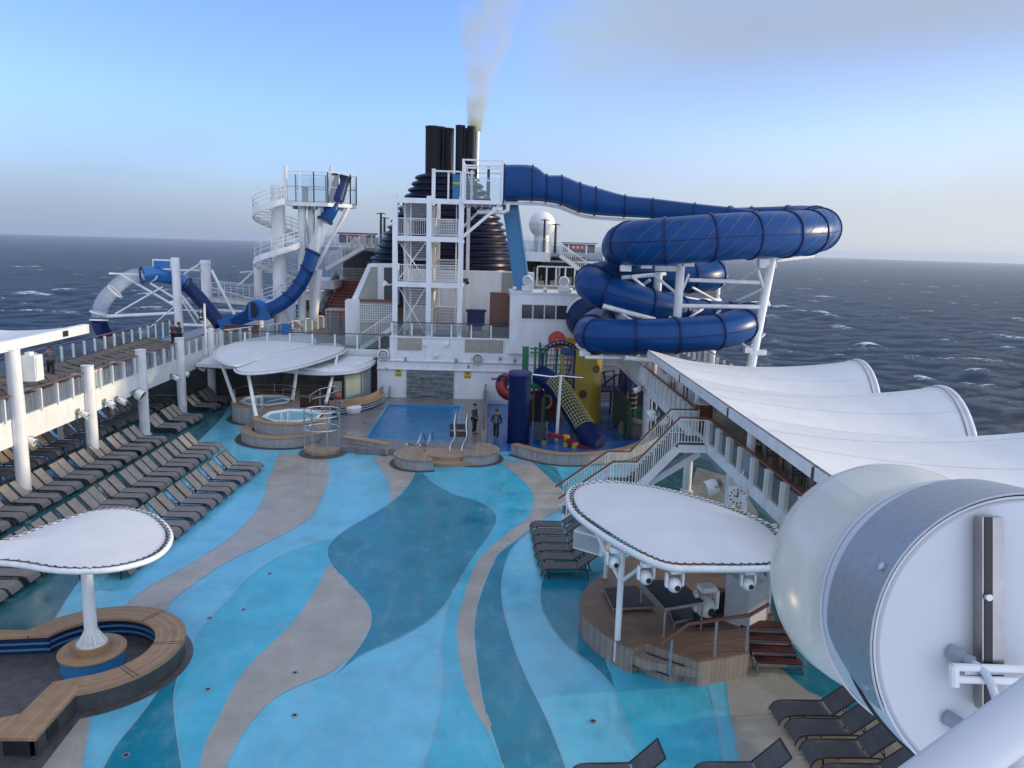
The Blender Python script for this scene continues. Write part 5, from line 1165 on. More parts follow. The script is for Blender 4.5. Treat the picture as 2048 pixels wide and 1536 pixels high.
for k, yy in enumerate(ys): table(10.9, yy, BZ, 0, f'black legged table by the starboard glass railing, {ordl(k)} from the staircase', 'tables on the starboard balcony', TT2)
for k, yy in enumerate(ys):
    chair(10.2, yy, BZ, 0, f'sling chair between glass railing and table, {ordl(k)} from the staircase', 'chairs on the starboard balcony')
    if k > 1: chair(11.6, yy, BZ, PI, f'sling chair on the outboard side of its table, {ordl(k-2)} of those in view', 'chairs on the starboard balcony')
for k, (yy) in enumerate((36.5, 39.2, 42)): table(10.6, yy, BZ, 0, f'table beyond the stair head under the canopy, {ordl(k)} from the stair', 'tables on the starboard balcony', TT)
for k, (x, y) in enumerate(((10.2, 29.2), (10.9, 30.4))):
    o = MB().box((x, y, BZ), (x+.6, y+.6, BZ+1.15)); o.box((x-.05, y-.05, BZ+1.15), (x+.65, y+.65, BZ+1.22), 1); tag(o.build('waiter_station', [WOOD if k else mat('tan_station', (.16, .12, .09), .5), DARK]), ('tan waiter station on the balcony beside the stair head', 'dark wood waiter station outboard of the tan one')[k], 'cabinet')
for k in range(9):
    yy = 33.2+k*1.95; chair(-20.15, yy, BZ, R(90+20*((k*7) % 3-1)), f'dark chair behind the port inner railing, {ordl(k)} from the tall column', 'chairs on the port balcony')
for k in range(4):
    yy = 34.1+k*3.9; table(-20.3, yy, BZ, 0, f'small table among the port balcony chairs, {ordl(k)} from the tall column', 'tables on the port balcony', TT, .6, .6)

# ------------------------------------------------------------------ stage
SZ = .72; STAGEF = plank('stage_boards', (.215, .13, .08), 7.5, 1, .5, var=.18); STAGES = plank('stage_side_boards', (.30, .25, .20), 7.5, 0, .55, var=.25)
sg = thing('stage', 'round wooden stage with board cladding under the big white canopy', 'stage', (5.5, 20.5, 0))
zp7 = lambda *pts: [Z(x, y, SZ).to_2d() for x, y in pts]
lf = spline(zp7((1280, 1100), (1240, 1122), (1205, 1147), (1172, 1176), (1159, 1207), (1168, 1231), (1192, 1254), (1230, 1280), (1266, 1297)), 5)
notch = zp7((1290, 1283), (1400, 1322), (1499, 1304)); fr = [Vector((7.55, 20.2)), Vector((8.4, 20.5)), Vector((8.4, 23.6))]
out = [tuple(p) for p in lf+notch+fr]
MB().prism(out, SZ-.05, SZ).build('stage_floor', STAGEF, sg); MB().prism([(x*.998+.01, y*.999+.02) for x, y in out], 0, SZ-.051).build('cladding', STAGES, sg)
a, b, c_ = zp7((1266, 1297), (1290, 1283), (1400, 1322)); cr_ = Z(1342, 1366, 0).to_2d(); dv_ = (cr_-(a+c_)/2)
lo = [a+Vector((.02, -.02)), Z(1264, 1333, 0.02).to_2d(), Z(1300, 1352, 0).to_2d(), cr_, Z(1392, 1355, 0).to_2d(), c_, b]
MB().prism([tuple(p) for p in lo], 0, .235).build('step', STAGES, sg)
mid_ = [a.lerp(b, .1), a.lerp(cr_, .42)+Vector((-.12, -.0)), cr_.lerp(c_, .42)+Vector((-.0, 0)), c_, b]
MB().prism([tuple(p) for p in mid_], .236, .475).build('step', STAGES, sg)
for (q0, q1, z) in ((Z(1268, 1327, .24), Z(1338, 1352, .24), .24), (Z(1292, 1306, .48), Z(1368, 1332, .48), .48)): MB().beam((q0.x, q0.y, z+.004), (q1.x, q1.y, z+.004), .05, .012).build('grip_strip', BLACK, sg)
cn = thing('stage_canopy', 'big white teardrop canopy on tube rim over the stage', 'canopy', (3.6, 18.9, 0))
rimz = lambda x, y: 3.45
rim = px_rim([(1137,1002),(1141,983),(1165,970),(1222,966),(1300,975),(1390,996),(1470,1022),(1530,1048),(1566,1078),(1568,1105),(1556,1133),(1500,1138),(1420,1138),(1345,1136),(1295,1120),(1232,1087),(1180,1053),(1148,1026)], 3.5, 4)
inn, cc = canopy_parts(cn, rim, .30, .085, .2, lace=True, lstep=.19)
p0 = Z(1232, 1328, 0); MB().cyl((p0.x, p0.y, .1), (p0.x, p0.y, 3.35), .085, n=18).build('pole', CREAM, cn); MB().cyl((p0.x, p0.y, .0), (p0.x, p0.y, .14), .07, n=14).build('pole_foot', BLACK, cn)
for q in (Z(1190, 1062, 3.42), Z(1297, 1123, 3.42)): MB().cyl((p0.x, p0.y, 2.35), q, .05, n=10).build('brace', CREAM, cn)
q = Z(1193, 1115, 1.9); MB().cyl((q.x+.5, q.y+1.2, 0.0), (q.x+.5, q.y+1.2, 3.3), .07, n=12).build('pole', CREAM, cn); q2 = V(8.2, 20.6, 0); MB().cyl(q2, q2+V(0, 0, 3.4), .09, n=12).build('pole', CREAM, cn); q3 = V(8.2, 23.2, 0); MB().cyl(q3, q3+V(0, 0, 3.4), .09, n=12).build('pole', CREAM, cn)
# hanging white speaker at the canopy's left
e = thing('hung_speaker', 'white box speaker hung below the left end of the stage canopy', 'speaker', Z(1175, 1075, 3.0)); c = Z(1172, 1085, 2.75); MB().obox(c+V(.2, .15, 0), (.95, .5, .55), R(-38)).build('cabinet', CREAM, e); MB().obox(c+V(.2-.2, .15-.17, 0), (.85, .02, .45), R(-38)).build('grille', mat('grille_grey', (.35, .36, .37), .6), e); MB().cyl(c+V(.2, .15, .2), c+V(.2, .15, .75), .03).build('hanger', STEEL, e)
# moving head lamps
def moving_head(p, rz, label, sc=1., up=False):
    e = thing('moving_head_lamp', label, 'stage lamp', p, 'stage lamps under the canopy'); s = -1 if not up else 1
    Mr = Matrix.Rotation(rz, 3, 'Z'); q = Vector(p); f = lambda a, b, c: q+Mr@V(a*sc, b*sc, c*sc*s*-1)
    MB().obox(f(0, 0, .03), (.24*sc, .2*sc, .08*sc), M=Mr).build('base', CREAM, e)
    y_ = MB(); y_.beam(f(-.19, 0, -.02), f(-.19, 0, -.32), .05*sc, .14*sc); y_.beam(f(.19, 0, -.02), f(.19, 0, -.32), .05*sc, .14*sc); y_.build('yoke', CREAM, e)
    o = MB().ball(f(0, 0, -.3), .17*sc, 18, sc=(.95, 1.15, 1.0)); o.build('lamp_head', CREAM, e)
    o = MB().cyl(f(0, -.15, -.30), f(0, -.2, -.30), .062*sc, .065*sc, n=16); o.build('lens', BLACK, e)
for px, py, z, sc, lb in ((1229, 1103, 3.32, 1.0, 'white moving head lamp behind the front canopy pole'), (1293, 1131, 3.32, 1.05, 'white moving head lamp right of the front canopy pole'), (1350, 1144, 3.34, 1.1, 'white moving head lamp at the corner of the canopy rim'), (1497, 1146, 3.3, .95, 'white moving head lamp near the right end of the canopy rim')):
    moving_head(Z(px, py, z), R(10), lb, sc)
q = Z(1412, 1196, SZ+.75); moving_head(V(q.x, q.y, SZ+1.0), R(15), 'large white moving head lamp standing behind the black riser', 1.75, up=False)
tag(MB().box((q.x-.28, q.y-.25, SZ), (q.x+.28, q.y+.25, SZ+.28)).build('flight_case', BLACK), 'black case below the large moving head lamp', 'case')
# black risers
BT = mat('riser_black_top', (.012, .012, .013), .5, .4)
def riser(pts, z, label, hleg):
    e = thing('stage_riser', label, 'riser', (pts[0][0], pts[0][1], SZ), 'black stage risers')
    MB().prism(pts, z-.09, z-.012).build('frame', GALV, e); c = sum((Vector(p) for p in pts), Vector((0, 0)))/len(pts)
    MB().prism([tuple(Vector(p).lerp(c, .02)) for p in pts], z-.012, z).build('top', BT, e)
    if hleg:
        for p in pts: p2 = Vector(p).lerp(c, .05); MB().cyl((p2.x, p2.y, SZ), (p2.x, p2.y, z-.09), .028, n=10).build('leg', GALV, e)
riser([tuple(Z(x, y, SZ+.85).to_2d()) for x, y in ((1281, 1161), (1358, 1158), (1409, 1203), (1330, 1216))], SZ+.85, 'tall black topped riser on thin legs in the middle of the stage', True)
riser([tuple(Z(x, y, SZ+.16).to_2d()) for x, y in ((1207, 1176), (1272, 1170), (1312, 1211), (1226, 1216))], SZ+.16, 'low black topped riser behind the front canopy pole', True)
riser([tuple(Z(x, y, SZ+.2).to_2d()) for x, y in ((1335, 1215), (1390, 1208), (1412, 1228), (1348, 1243))], SZ+.2, 'small dark riser stored beneath the tall one', True)
# stacked steps
e = thing('stacked_stage_steps', 'stack of striped folding stage steps beside the white covered box', 'steps', Z(1437, 1235, SZ)); c = Z(1437, 1228, SZ)
for k in range(6): MB().obox(c+V(.04*k, .1, .1+k*.11), (.5, .4-.02*k, .03), R(-20)).build('tread', BLACK, e)
o = MB(); [o.beam(c+V(sx, sy, 0), c+V(sx+.18, sy+.1, .75), .03, .03) for sx in (-.25, .25) for sy in (-.2, .25)]; o.build('side_frame', CREAM, e)
# white covered box
q = [Z(x, y, SZ) for x, y in ((1447, 1242), (1494, 1259), (1535, 1238))]
e = thing('covered_box', 'tall equipment box under a pale grey cover at the back of the stage', 'box', q[0]); a, b, c_ = q; d_ = a+(c_-b)
o = MB(); tz = [1.45, 1.2, 1.15, 1.65]; base = [a, b, c_, d_]
o.add([V(p.x, p.y, SZ) for p in base]+[V(p.x*.99+.05, p.y+.03, SZ+h) for p, h in zip(base, tz)], [(0, 3, 2, 1), (4, 5, 6, 7), (0, 1, 5, 4), (1, 2, 6, 5), (2, 3, 7, 6), (3, 0, 4, 7)]); o.build('cover', mat('grey_cover_cloth', (.42, .43, .44), .75, .12, 3., bump=.15, bscale=5), e)
# handrail
hp = [Z(1326, 1289, 1.05), Z(1378, 1248, SZ+1.0), Z(1500, 1230, SZ+1.0), Z(1538, 1208, SZ+1.25)]
e = thing('stage_handrail', 'brown handrail on grey posts at the front of the stage', 'handrail', Z(1342, 1335, .24)); MB().tube(hp, .05, 10).build('handrail', WOOD, e)
for t, i in ((.35, 0), (.45, 1), (.98, 1)):
    p = hp[i].lerp(hp[i+1], t); MB().cyl((p.x, p.y, .24 if i == 0 else SZ), p, .04, n=10).build('post', GALV, e)
for dz_ in (.35, .65):
    MB().tube([hp[1]-V(0, 0, dz_), hp[2]-V(0, 0, dz_)], .012, 6).build('wire', STEEL, e)
# access steps with red treads
e = thing('access_steps', 'aluminium steps with dark red treads at the side of the stage', 'steps', (7.3, 18.4, 0)); RT = mat('red_carpet_tread', (.075, .008, .010), .7, .3)
A = [Z(1511, 1243, .72+.15), Z(1523, 1268, .65), Z(1535, 1292, .42), Z(1551, 1318, .2)]
tz = (.78, .6, .42, .24); tp = [Z(px-26, py, z) for (px, py), z in zip(((1507, 1250), (1516, 1275), (1526, 1299), (1538, 1322)), tz)]
for p, z in zip(tp, tz): MB().obox((p.x+.62, p.y+.05, z), (1.2, .40, .04), R(-3)).build('tread', RT, e); MB().obox((p.x+.62, p.y-.155, z-.03), (1.22, .03, .07), R(-3)).build('nosing', STEEL, e)
for s in (0, 1.22): MB().beam((tp[0].x+s, tp[0].y+.1, .8), (tp[-1].x+s, tp[-1].y-.25, .0), .04, .08).build('stringer', STEEL, e); MB().beam((tp[0].x+s-.05, tp[0].y+.0, .72), (tp[-1].x+s-.05, tp[-1].y-.05, .0), .03, .04).build('leg', STEEL, e)
# ------------------------------------------------------------------ steel stair tower
TY0, TY1 = 53.15, 57.2
def T(px, py): return Y(px, py, TY0)
tx = [T(790, 600).x, T(857, 600).x, T(920, 600).x]
zl = [DZ+.03, T(857, 566).z, T(857, 474).z, T(857, 398).z]
tw = thing('stair_tower', 'white steel stair tower with three storeys of stairs in front of the funnel', 'stair tower', (tx[1], TY0, DZ))
for i, x in enumerate(tx):
    MB().box((x-.17, TY0-.15, DZ+.03), (x+.17, TY0+.15, zl[3]+.2)).build('column', WHITE, tw); MB().box((x-.12+.35, TY1-.1, DZ+.03), (x+.12+.35, TY1+.1, zl[3]+.1)).build('column', WHITE, tw)
for z in zl[1:]:
    for a, b in zip(tx[:-1], tx[1:]): MB().box((a+.172, TY0-.14, z-.3), (b-.172, TY0+.12, z+.04)).build('floor_beam', WHITE, tw)
    MB().box((tx[0], TY0+.13, z-.1), (tx[2], TY0+1.25, z-.0)).build('landing', CREAM, tw)
    for x in tx: MB().box((x-.08, TY0+.16, z-.34), (x+.08, TY1-.1, z-.11)).build('side_beam', WHITE, tw)
for i in range(2):
    z = zl[i+1]; o = MB(); bar_rail_mb(o, (tx[0]+.2, TY0-.02, z+.05), (tx[1]-.2, TY0-.02, z+.05), 1.15, .125, .012); o.build('railing', CREAM, tw)
    o = MB(); bar_rail_mb(o, (tx[1]+.2, TY0-.02, z+.05), (tx[2]-.2, TY0-.02, z+.05), 1.15, .16, .012, rows=6); o.build('lattice_railing', CREAM, tw)
STG = plank('steel_treads', (.42, .43, .44), 1, 2, .5)
TRD = mat('tower_tread', (.40, .40, .41), .5, .2)
for i in range(3):
    z0, z1 = zl[i], zl[i+1]; zm = (z0+z1)/2; n = 9
    for k in range(n):
        t = (k+.5)/n; z = z0+(zm-z0)*(k+1)/n; y = TY0+1.2+(TY1-TY0-2.2)*t
        MB().box((tx[1]+.35, y-.16, z-.10), (tx[2]-.3, y+.13, z)).build('tread', TRD, tw)
        z = zm+(z1-zm)*(k+1)/n; y = TY1-1.0-(TY1-TY0-2.2)*t
        MB().box((tx[0]+.35, y-.13, z-.12), (tx[1]-.3, y+.17, z)).build('tread', TRD, tw)
    MB().box((tx[0]+.3, TY1-.95, zm-.1), (tx[2]-.2, TY1+.1, zm)).build('landing', CREAM, tw)
    for x in (tx[1]+.3, tx[2]-.28): MB().beam((x, TY0+1.15, z0+.02), (x, TY1-.95, zm-.02), .05, .25).build('stringer', CREAM, tw); 
    for x in (tx[0]+.32, tx[1]-.28): MB().beam((x, TY1-.95, zm-.02), (x, TY0+1.15, z1-.02), .05, .25).build('stringer', CREAM, tw)
    MB().tube([(tx[1]+.3, TY0+1.1, z0+1.0), (tx[1]+.3, TY1-1.0, zm+1.0)], .035, 6).build('handrail', WOOD, tw)
    if i < 2:
        a, b, c, d = V(tx[0]+.22, TY0+.2, z0+.2), V(tx[1]-.22, TY0+.2, z1-.35), V(tx[1]-.22, TY0+.24, z0+.2), V(tx[0]+.22, TY0+.24, z1-.35)
        MB().cyl(a, b, .035, n=8).build('brace', CREAM, tw); MB().cyl(c, d, .035, n=8).build('brace', CREAM, tw)
    MB().box((tx[1]+.02, TY0+.9, z0+.05), (tx[1]+.28, TY1-1.0, z1-.35)).build('inner_wall', mat('cream_wall', (.62, .58, .48), .5), tw)
    MB().cyl((tx[0]+.55, TY0+1.0, z0), (tx[0]+.55, TY0+1.0, z1-.3), .07).build('inner_post', CREAM, tw); MB().cyl((tx[0]+.95, TY0+1.0, z0), (tx[0]+.95, TY0+1.0, z1-.3), .06).build('inner_post', CREAM, tw); MB().cyl((tx[2]-.35, TY0+.5, z0), (tx[2]-.35, TY0+.5, z1-.3), .04).build('conduit', CREAM, tw)
# top landing rails and the launch platform
zt = zl[3]+.04; o = MB(); a = T(868, 342); b = T(922, 344)
for px in (869, 897, 922): o.cyl((T(px, 350).x, TY0, zt), (T(px, 350).x, TY0, a.z), .06)
o.tube([(a.x, TY0, a.z), (b.x, TY0, a.z)], .06, 8); o.build('top_railing', CREAM, tw)
MB().box((T(868, 342).x-.14, TY0-.06, zt), (T(868, 342).x+.1, TY0+.1, a.z+.15)).build('top_post', CREAM, tw)
MB().box((T(904, 345).x, TY0+1.0, zt), (T(924, 345).x, TY0+1.08, T(904, 346).z)).build('blue_board', CYAN, tw)
MB().box((T(904, 345).x+.02, TY0+.97, T(904, 366).z), (T(924, 345).x, TY0+.995, T(904, 361).z)).build('yellow_strip', mat('strip_yellow', (.4, .42, .08), .5), tw)
lp = thing('launch_platform', 'cantilevered white slide launch platform on top of the stair tower', 'platform', (T(925, 400).x, TY0, zl[3]))
xa, xb = T(925, 400).x, T(1003, 400).x; zf = T(960, 401).z; zr = T(960, 320).z
MB().box((xa, TY0-.4, zf-.25), (xb+.05, TY1-.6, zf)).build('deck', WHITE, lp)
for px, yy in ((926, TY0-.35), (1003, TY0-.35), (926, TY1-.7), (1003, TY1-.7)): MB().box((T(px, 400).x-.07, yy-.07, zf), (T(px, 400).x+.07, yy+.07, zr)).build('frame_post', WHITE, lp)
for z in (zr, zr-.5):
    MB().box((xa+.08, TY0-.4, z-.1), (xb-.08, TY0-.3, z)).build('frame_beam', WHITE, lp); MB().box((xa+.08, TY1-.75, z-.1), (xb-.08, TY1-.65, z)).build('frame_beam', WHITE, lp)
    MB().box((xa-.05, TY0-.28, z-.1), (xa+.05, TY1-.78, z)).build('frame_beam', WHITE, lp)
MB().box((xa+.1, TY0-.37, zf+.05), (xb-.1, TY0-.35, zf+1.5)).build('glass_panel', SKYGLASS, lp)
for px in (951, 976):
    x = T(px, 400).x; o = MB().box((x-.12, TY0-.1, zf), (x+.12, TY0+.1, zf+1.25)); o.box((x-.09, TY0-.08, zf+1.36), (x+.09, TY0+.08, zf+2.2)); o.build('black_post', BLACK, lp); MB().box((x-.1, TY0-.09, zf+1.25), (x+.1, TY0+.09, zf+1.36)).build('white_band', CREAM, lp)
o = MB().box((xa+.5, TY0+.6, zf), (xa+.65, TY0+.7, zf+2.0)); o.build('inner_post', CREAM, lp); MB().beam((xa+.25, TY0+.4, zr-.5), (xa+.7, TY0+.4, zf+.4), .12, .06).build('brace', CREAM, lp)
MB().beam((xb-.1, TY0-.1, zf-.28), (xa-.1, TY0-.0, T(930, 478).z), .16, .2).build('diagonal_brace', WHITE, lp); MB().beam((xb-1.2, TY0+2.2, zf-.28), (xa-.1, TY0+2.2, T(930, 455).z), .14, .16).build('diagonal_brace', WHITE, lp)
o = MB().tube([V(xa+1.0, TY0+.3, zf-.75), V(xb+.15, TY0+.3, zf-.72), V(xb+.42, TY0+.3, zf-.6), V(xb+.45, TY0+.3, zf-.15)], .14, 10); o.build('drain_pipe', CREAM, lp); 
o = MB(); [o.box((xa+.3+k*.5, TY0+.1, zf-.42), (xa+.4+k*.5, TY1-.8, zf-.252)) for k in range(5)]; o.build('deck_joist', GALV, lp)
for z, px, lb in ((zl[1]-.6, 770, 'white horn loudspeaker on the left of the stair tower'),):
    c = Y(778, 570, TY0-.1); tag(MB().lathe([(.04, 0), (.07, .1), (.22, .38), (.20, .38), (.001, .1)], c, 16, M=Matrix.Rotation(R(-70), 3, 'Y')@Matrix.Rotation(R(30), 3, 'X')).cyl(c, c+V(.3, .1, .1), .03).build('horn_speaker', CREAM), lb, 'speaker')
tag(MB().box((tx[2]+.2, TY0-.1, T(935, 565).z), (tx[2]+.55, TY0+.1, T(935, 557).z)).cyl((tx[2]+.38, TY0-.1, T(935, 560).z), (tx[2]+.5, TY0-.3, T(935, 566).z), .1, .14).build('flood_lamp', BLACK), 'dark floodlight on the right column of the stair tower', 'lamp')
# side stair from the port deck
a, b = Y(722, 694, 54.9), Y(786, 642, 54.9); ss = thing('side_stair', 'short white stair with balusters left of the stair tower', 'staircase', (a.x, 55, BZ))
for yy in (54.75, 55.85):
    o = MB(); bar_rail_mb(o, (a.x, yy, BZ+.1), (b.x, yy, DZ+.5), 1.0, .16); o.build('balustrade', CREAM, ss); MB().beam((a.x, yy, BZ+.02), (b.x, yy, DZ+.42), .06, .28).build('stringer', WHITE, ss)
for k in range(7): x = a.x+(b.x-a.x)*(k+.5)/7; z = BZ+(DZ+.4-BZ)*(k+.6)/7; MB().box((x-.15, 54.8, z-.04), (x+.15, 55.8, z)).build('tread', TRD, ss)
# ------------------------------------------------------------------ funnel and exhaust pipes
fn = thing('funnel', 'dark navy ribbed ship funnel tapering upward behind the stair tower', 'funnel', (-3.9, 66, 8.8))
def ring(z, g=0.):
    t = max(0, min(1, (z-8.8)/7.6)); xl = -10.2+g*-1 + 4.1*t**1.05 - 0.0; xr = 1.75+g - 3.4*t**1.6
    cx, rx = (xl+xr)/2, (xr-xl)/2; ry = 5.2-2.6*t+g
    return [V(cx+rx*math.copysign(abs(math.cos(a))**.75, math.cos(a)), 66+ry*math.copysign(abs(math.sin(a))**.75, math.sin(a)), z) for a in np.linspace(0, 2*PI, 49)[:-1]]
def loft(rs, cap=True):
    m = MB(); n = len(rs[0]); vs = [p for r_ in rs for p in r_]; fs = [(i*n+j, i*n+(j+1) % n, (i+1)*n+(j+1) % n, (i+1)*n+j) for i in range(len(rs)-1) for j in range(n)]
    if cap: fs += [tuple(range((len(rs)-1)*n, len(rs)*n))]
    return m.add(vs, fs)
loft([ring(z) for z in np.linspace(8.6, 16.4, 14)]).build('casing', NAVY, fn)
zz = np.linspace(9.15, 16.25, 15)
for z in zz: loft([ring(z-.2, .02), ring(z-.13, .26), ring(z-.02, .3), ring(z+.07, .2), ring(z+.1, .02)], False).build('louvre_rib', NAVY, fn)
for px, py, w in ((975, 456, .9), (985, 470, .6), (1003, 495, .8)): pass
lb = mat('louvre_glint', (.5, .5, .55), .3)
STK = [(866, 258, .60, 65.2), (897, 262, .46, 66.0), (921, 256, .38, 65.0), (943, 258, .34, 64.8), (881, 259, .45, 67.0), (933, 262, .36, 67.0), (953, 268, .26, 66.5)]
SM = mat('stack_black', (.008, .008, .009), .5, .3, 2., spec=.2)
sl_ = ['widest black exhaust pipe at the left of the funnel top', 'second black exhaust pipe from the left', 'tall slim black exhaust pipe in the middle of the funnel', 'black exhaust pipe behind the launch platform railing', 'black exhaust pipe tucked behind the widest one', 'black exhaust pipe behind the slim middle one', 'thin grey exhaust pipe at the right end of the row']
for (px, py, r, yy), l in zip(STK, sl_):
    p = Y(px, py, yy); o = MB().lathe([(r, 0), (r, p.z-16), (r*1.04, p.z-15.95), (r*1.04, p.z-15.8), (r*.9, p.z-15.8), (r*.88, p.z-17), (.001, p.z-17)], (p.x, yy, 16.0), 24)
    tag(o.build('exhaust_pipe', SM if r > .3 else GALV), l, 'exhaust pipe', 'exhaust pipes on the funnel')
# ------------------------------------------------------------------ starboard water slide
sl = thing('spiral_slide', 'big dark blue enclosed water slide spiralling over the starboard side', 'water slide', (12, 47, BZ))
top = [(1008, 330), (1066, 332), (1092, 350), (1122, 352), (1156, 366), (1190, 375), (1250, 391), (1306, 397), (1389, 407), (1460, 414), (1520, 420)]
bot = [(1008, 401), (1062, 402), (1092, 404), (1122, 410), (1160, 424), (1190, 430), (1248, 434), (1304, 437), (1389, 444), (1460, 452), (1520, 458)]
fy = [54.9, 54.9, 54.9, 54.9, 54.9, 54.9, 54.8, 54.5, 53.8, 52.8, 51.4]
S = []
for (a, b, y) in zip(top, bot, fy): S.append((Y(a[0], a[1], y), Y(b[0], b[1], y)))
ctr = spline([(p+q)/2 for p, q in S], 5); hh = spline([V((p-q).z/2, 0, 0) for p, q in S], 5)
m = MB(); n = 12; vs = []
for i, (c, h_) in enumerate(zip(ctr, hh)):
    d = (ctr[min(len(ctr)-1, i+1)]-ctr[max(0, i-1)]).normalized(); s_ = V(d.y, -d.x, 0).normalized(); h = h_.x; wd = max(.62, min(.95, h*.95))
    for k in range(n):
        a = 2*PI*k/n+PI/12; ca, sa = math.cos(a), math.sin(a); ex = .55
        vs.append(c+s_*wd*math.copysign(abs(ca)**ex, ca)+V(0, 0, h*math.copysign(abs(sa)**ex, sa)))
k = len(ctr); m.add(vs, [(i*n+j, (i+1)*n+j, (i+1)*n+(j+1) % n, i*n+(j+1) % n) for i in range(k-1) for j in range(n)]); m.build('entry_flume', BLUE, sl)
for i in range(0, len(S)):
    j = min(i*5, len(ctr)-2); c = ctr[j]; h = hh[j].x; d = (ctr[j+1]-ctr[j]).normalized(); s_ = V(d.y, -d.x, 0).normalized(); wd = max(.62, min(.95, h*.95))+.05
    pts = [c+s_*wd*math.copysign(abs(math.cos(a))**.55, math.cos(a))+V(0, 0, (h+.05)*math.copysign(abs(math.sin(a))**.55, math.sin(a))) for a in np.linspace(0, 2*PI, 25)[:-1]]
    MB().tube(pts, .045, 6, closed=True).build('flange', BLUEDK, sl)
ub = MB()
for i in range(0, len(ctr)-12, 1): ub.beam(ctr[i]-V(0, 0, hh[i].x+.18), ctr[i+1]-V(0, 0, hh[i+1].x+.18), .35, .22)
ub.build('support_beam', CREAM, sl)
PTS = [(1470,434,52.9),(1540,438,51.6),(1600,444,50.2),(1636,455,48.0),(1628,463,45.4),(1580,468,43.6),(1500,471,42.6),(1420,476,42.2),(1340,482,42.3),(1280,486,43.1),(1247,490,45.0),(1252,498,47.8),(1296,510,50.3),(1352,523,52),(1400,535,52.2),(1424,545,50.8),(1400,553,49.3),(1330,553,48.4),(1250,551,48.2),(1200,556,48.2),(1182,566,46.8),(1200,578,45.5),(1245,594,45.2),(1310,614,45.8),(1380,630,47.2),(1440,634,48.6),(1484,634,48.4),(1496,640,46.6),(1478,652,44.7),(1430,664,43.6),(1350,671,43),(1260,674,43),(1200,673,43.6),(1181,668,45.5),(1192,652,47.6),(1215,640,49.2),(1232,640,51.5)]
RD = [.62,.8,1.05,1.22,1.27,1.27,1.27,1.27,1.27,1.25,1.2,1.12,1.05]+[1.0]*24
cp = spline([tuple(Y(a, b, y)) for a, b, y in PTS], 8); cr2 = spline([(r, 0, 0) for r in RD], 8); cr2 = [v.x for v in cr2]
MB().tube(cp, cr2, 28, cap=False).build('tube', BLUE, sl)
acc = 0.; nx = 1.0; prev = cp[0]
seam = [[], []]
for i in range(1, len(cp)-1):
    acc += (cp[i]-prev).length; prev = cp[i]; d = (cp[i+1]-cp[i-1]).normalized(); s_ = d.cross(V(0, 0, 1)).normalized()
    for q, sg_ in enumerate((1, -1)): seam[q].append(cp[i]+s_*sg_*(cr2[i]+.005))
    if acc > nx:
        nx += 2.35; MB().tube([cp[i]-d*.07, cp[i]-d*.065, cp[i]+d*.065, cp[i]+d*.07], [cr2[i]-.02, cr2[i]+.07, cr2[i]+.07, cr2[i]-.02], 28, cap=False).build('flange', BLUEDK, sl)
for q in seam: MB().tube(q, .022, 5).build('seam', BLUEDK, sl)
SPT = mat('stripe_olive', (.10, .11, .08), .5)
for k in range(16):
    i0 = 26+k*3; pts = []
    if i0+9 > len(cp)-2 or i0 > 74: break
    for t in range(10):
        i = i0+t; d = (cp[i+1]-cp[i-1]).normalized(); s_ = d.cross(V(0, 0, 1)).normalized(); u = s_.cross(d); 
        outw = s_ if s_.y < 0 or d.x > 0 and False else s_
        a = R(70-14*t); pts.append(cp[i]+((outw if outw.y < 0 else -outw)*math.cos(a)+u*math.sin(a)*(1 if u.z > 0 else -1))*(cr2[i]+.004))
    MB().tube(pts, .018, 4).build('stripe', SPT, sl)
# supporting steel
fr = thing('steel_support_frame', 'white tubular steel frame carrying the spiral slide', 'steel frame', (12, 46, BZ))
def post(px, py0, y, zb, r=.24, lean=0.):
    p = Y(px, py0, y); q = V(p.x-lean, y, zb); MB().cyl(q, p, r*1.08, r, n=20).build('column', CREAM, fr); return q, p
a1 = post(1362, 522, 44.2, BZ); a2 = post(1317, 545, 46.0, BZ); a3 = post(1438, 512, 51.0, BZ)
p1 = Y(1546, 508, 44.6); p1b = V(14.55, 44.4, -3.0); MB().cyl(p1b, p1, .30, .25, n=22).build('column', CREAM, fr)
on1 = lambda t: p1b.lerp(p1, t)
def strut(a, b, r=.08, nme='strut'): MB().cyl(a, b, r, n=12).build(nme, CREAM, fr)
def on(px, py, y): return Y(px, py, y)
strut(on(1362, 612, 44.2), on(1524, 614, 44.5), .13, 'beam'); strut(on(1310, 537, 44.4), on(1362, 538, 44.2), .15, 'beam'); strut(on(1378, 560, 44.6), on(1540, 566, 44.6), .11, 'beam')
strut(on(1262, 552, 45.0), on(1316, 598, 45.8), .09); strut(on(1305, 548, 44.6), on(1360, 592, 44.2), .08); strut(on(1378, 548, 44.3), on(1360, 592, 44.2), .07)
strut(on(1512, 538, 44.6), on(1440, 592, 48), .07); strut(on(1516, 540, 44.5), on(1538, 612, 44.5), .09); strut(on(1475, 602, 46), on(1522, 580, 44.8), .09)
strut(on(1385, 575, 47), on(1430, 600, 49), .08); strut(on(1316, 590, 46), on(1400, 600, 48.5), .12, 'beam'); strut(on(1400, 600, 48.5), on(1440, 600, 50.8), .12, 'beam')
strut(on(1206, 612, 44.4), on(1310, 640, 44.6), .15, 'beam'); strut(on(1240, 625, 44.5), on(1275, 648, 44.3), .07); strut(on(1325, 560, 46), on(1300, 610, 46), .06); strut(on(1325, 606, 45.6), on(1345, 645, 45), .07); strut(on(1405, 618, 46), on(1365, 645, 44.6), .08); strut(on(1440, 622, 47), on(1415, 645, 45.6), .09)
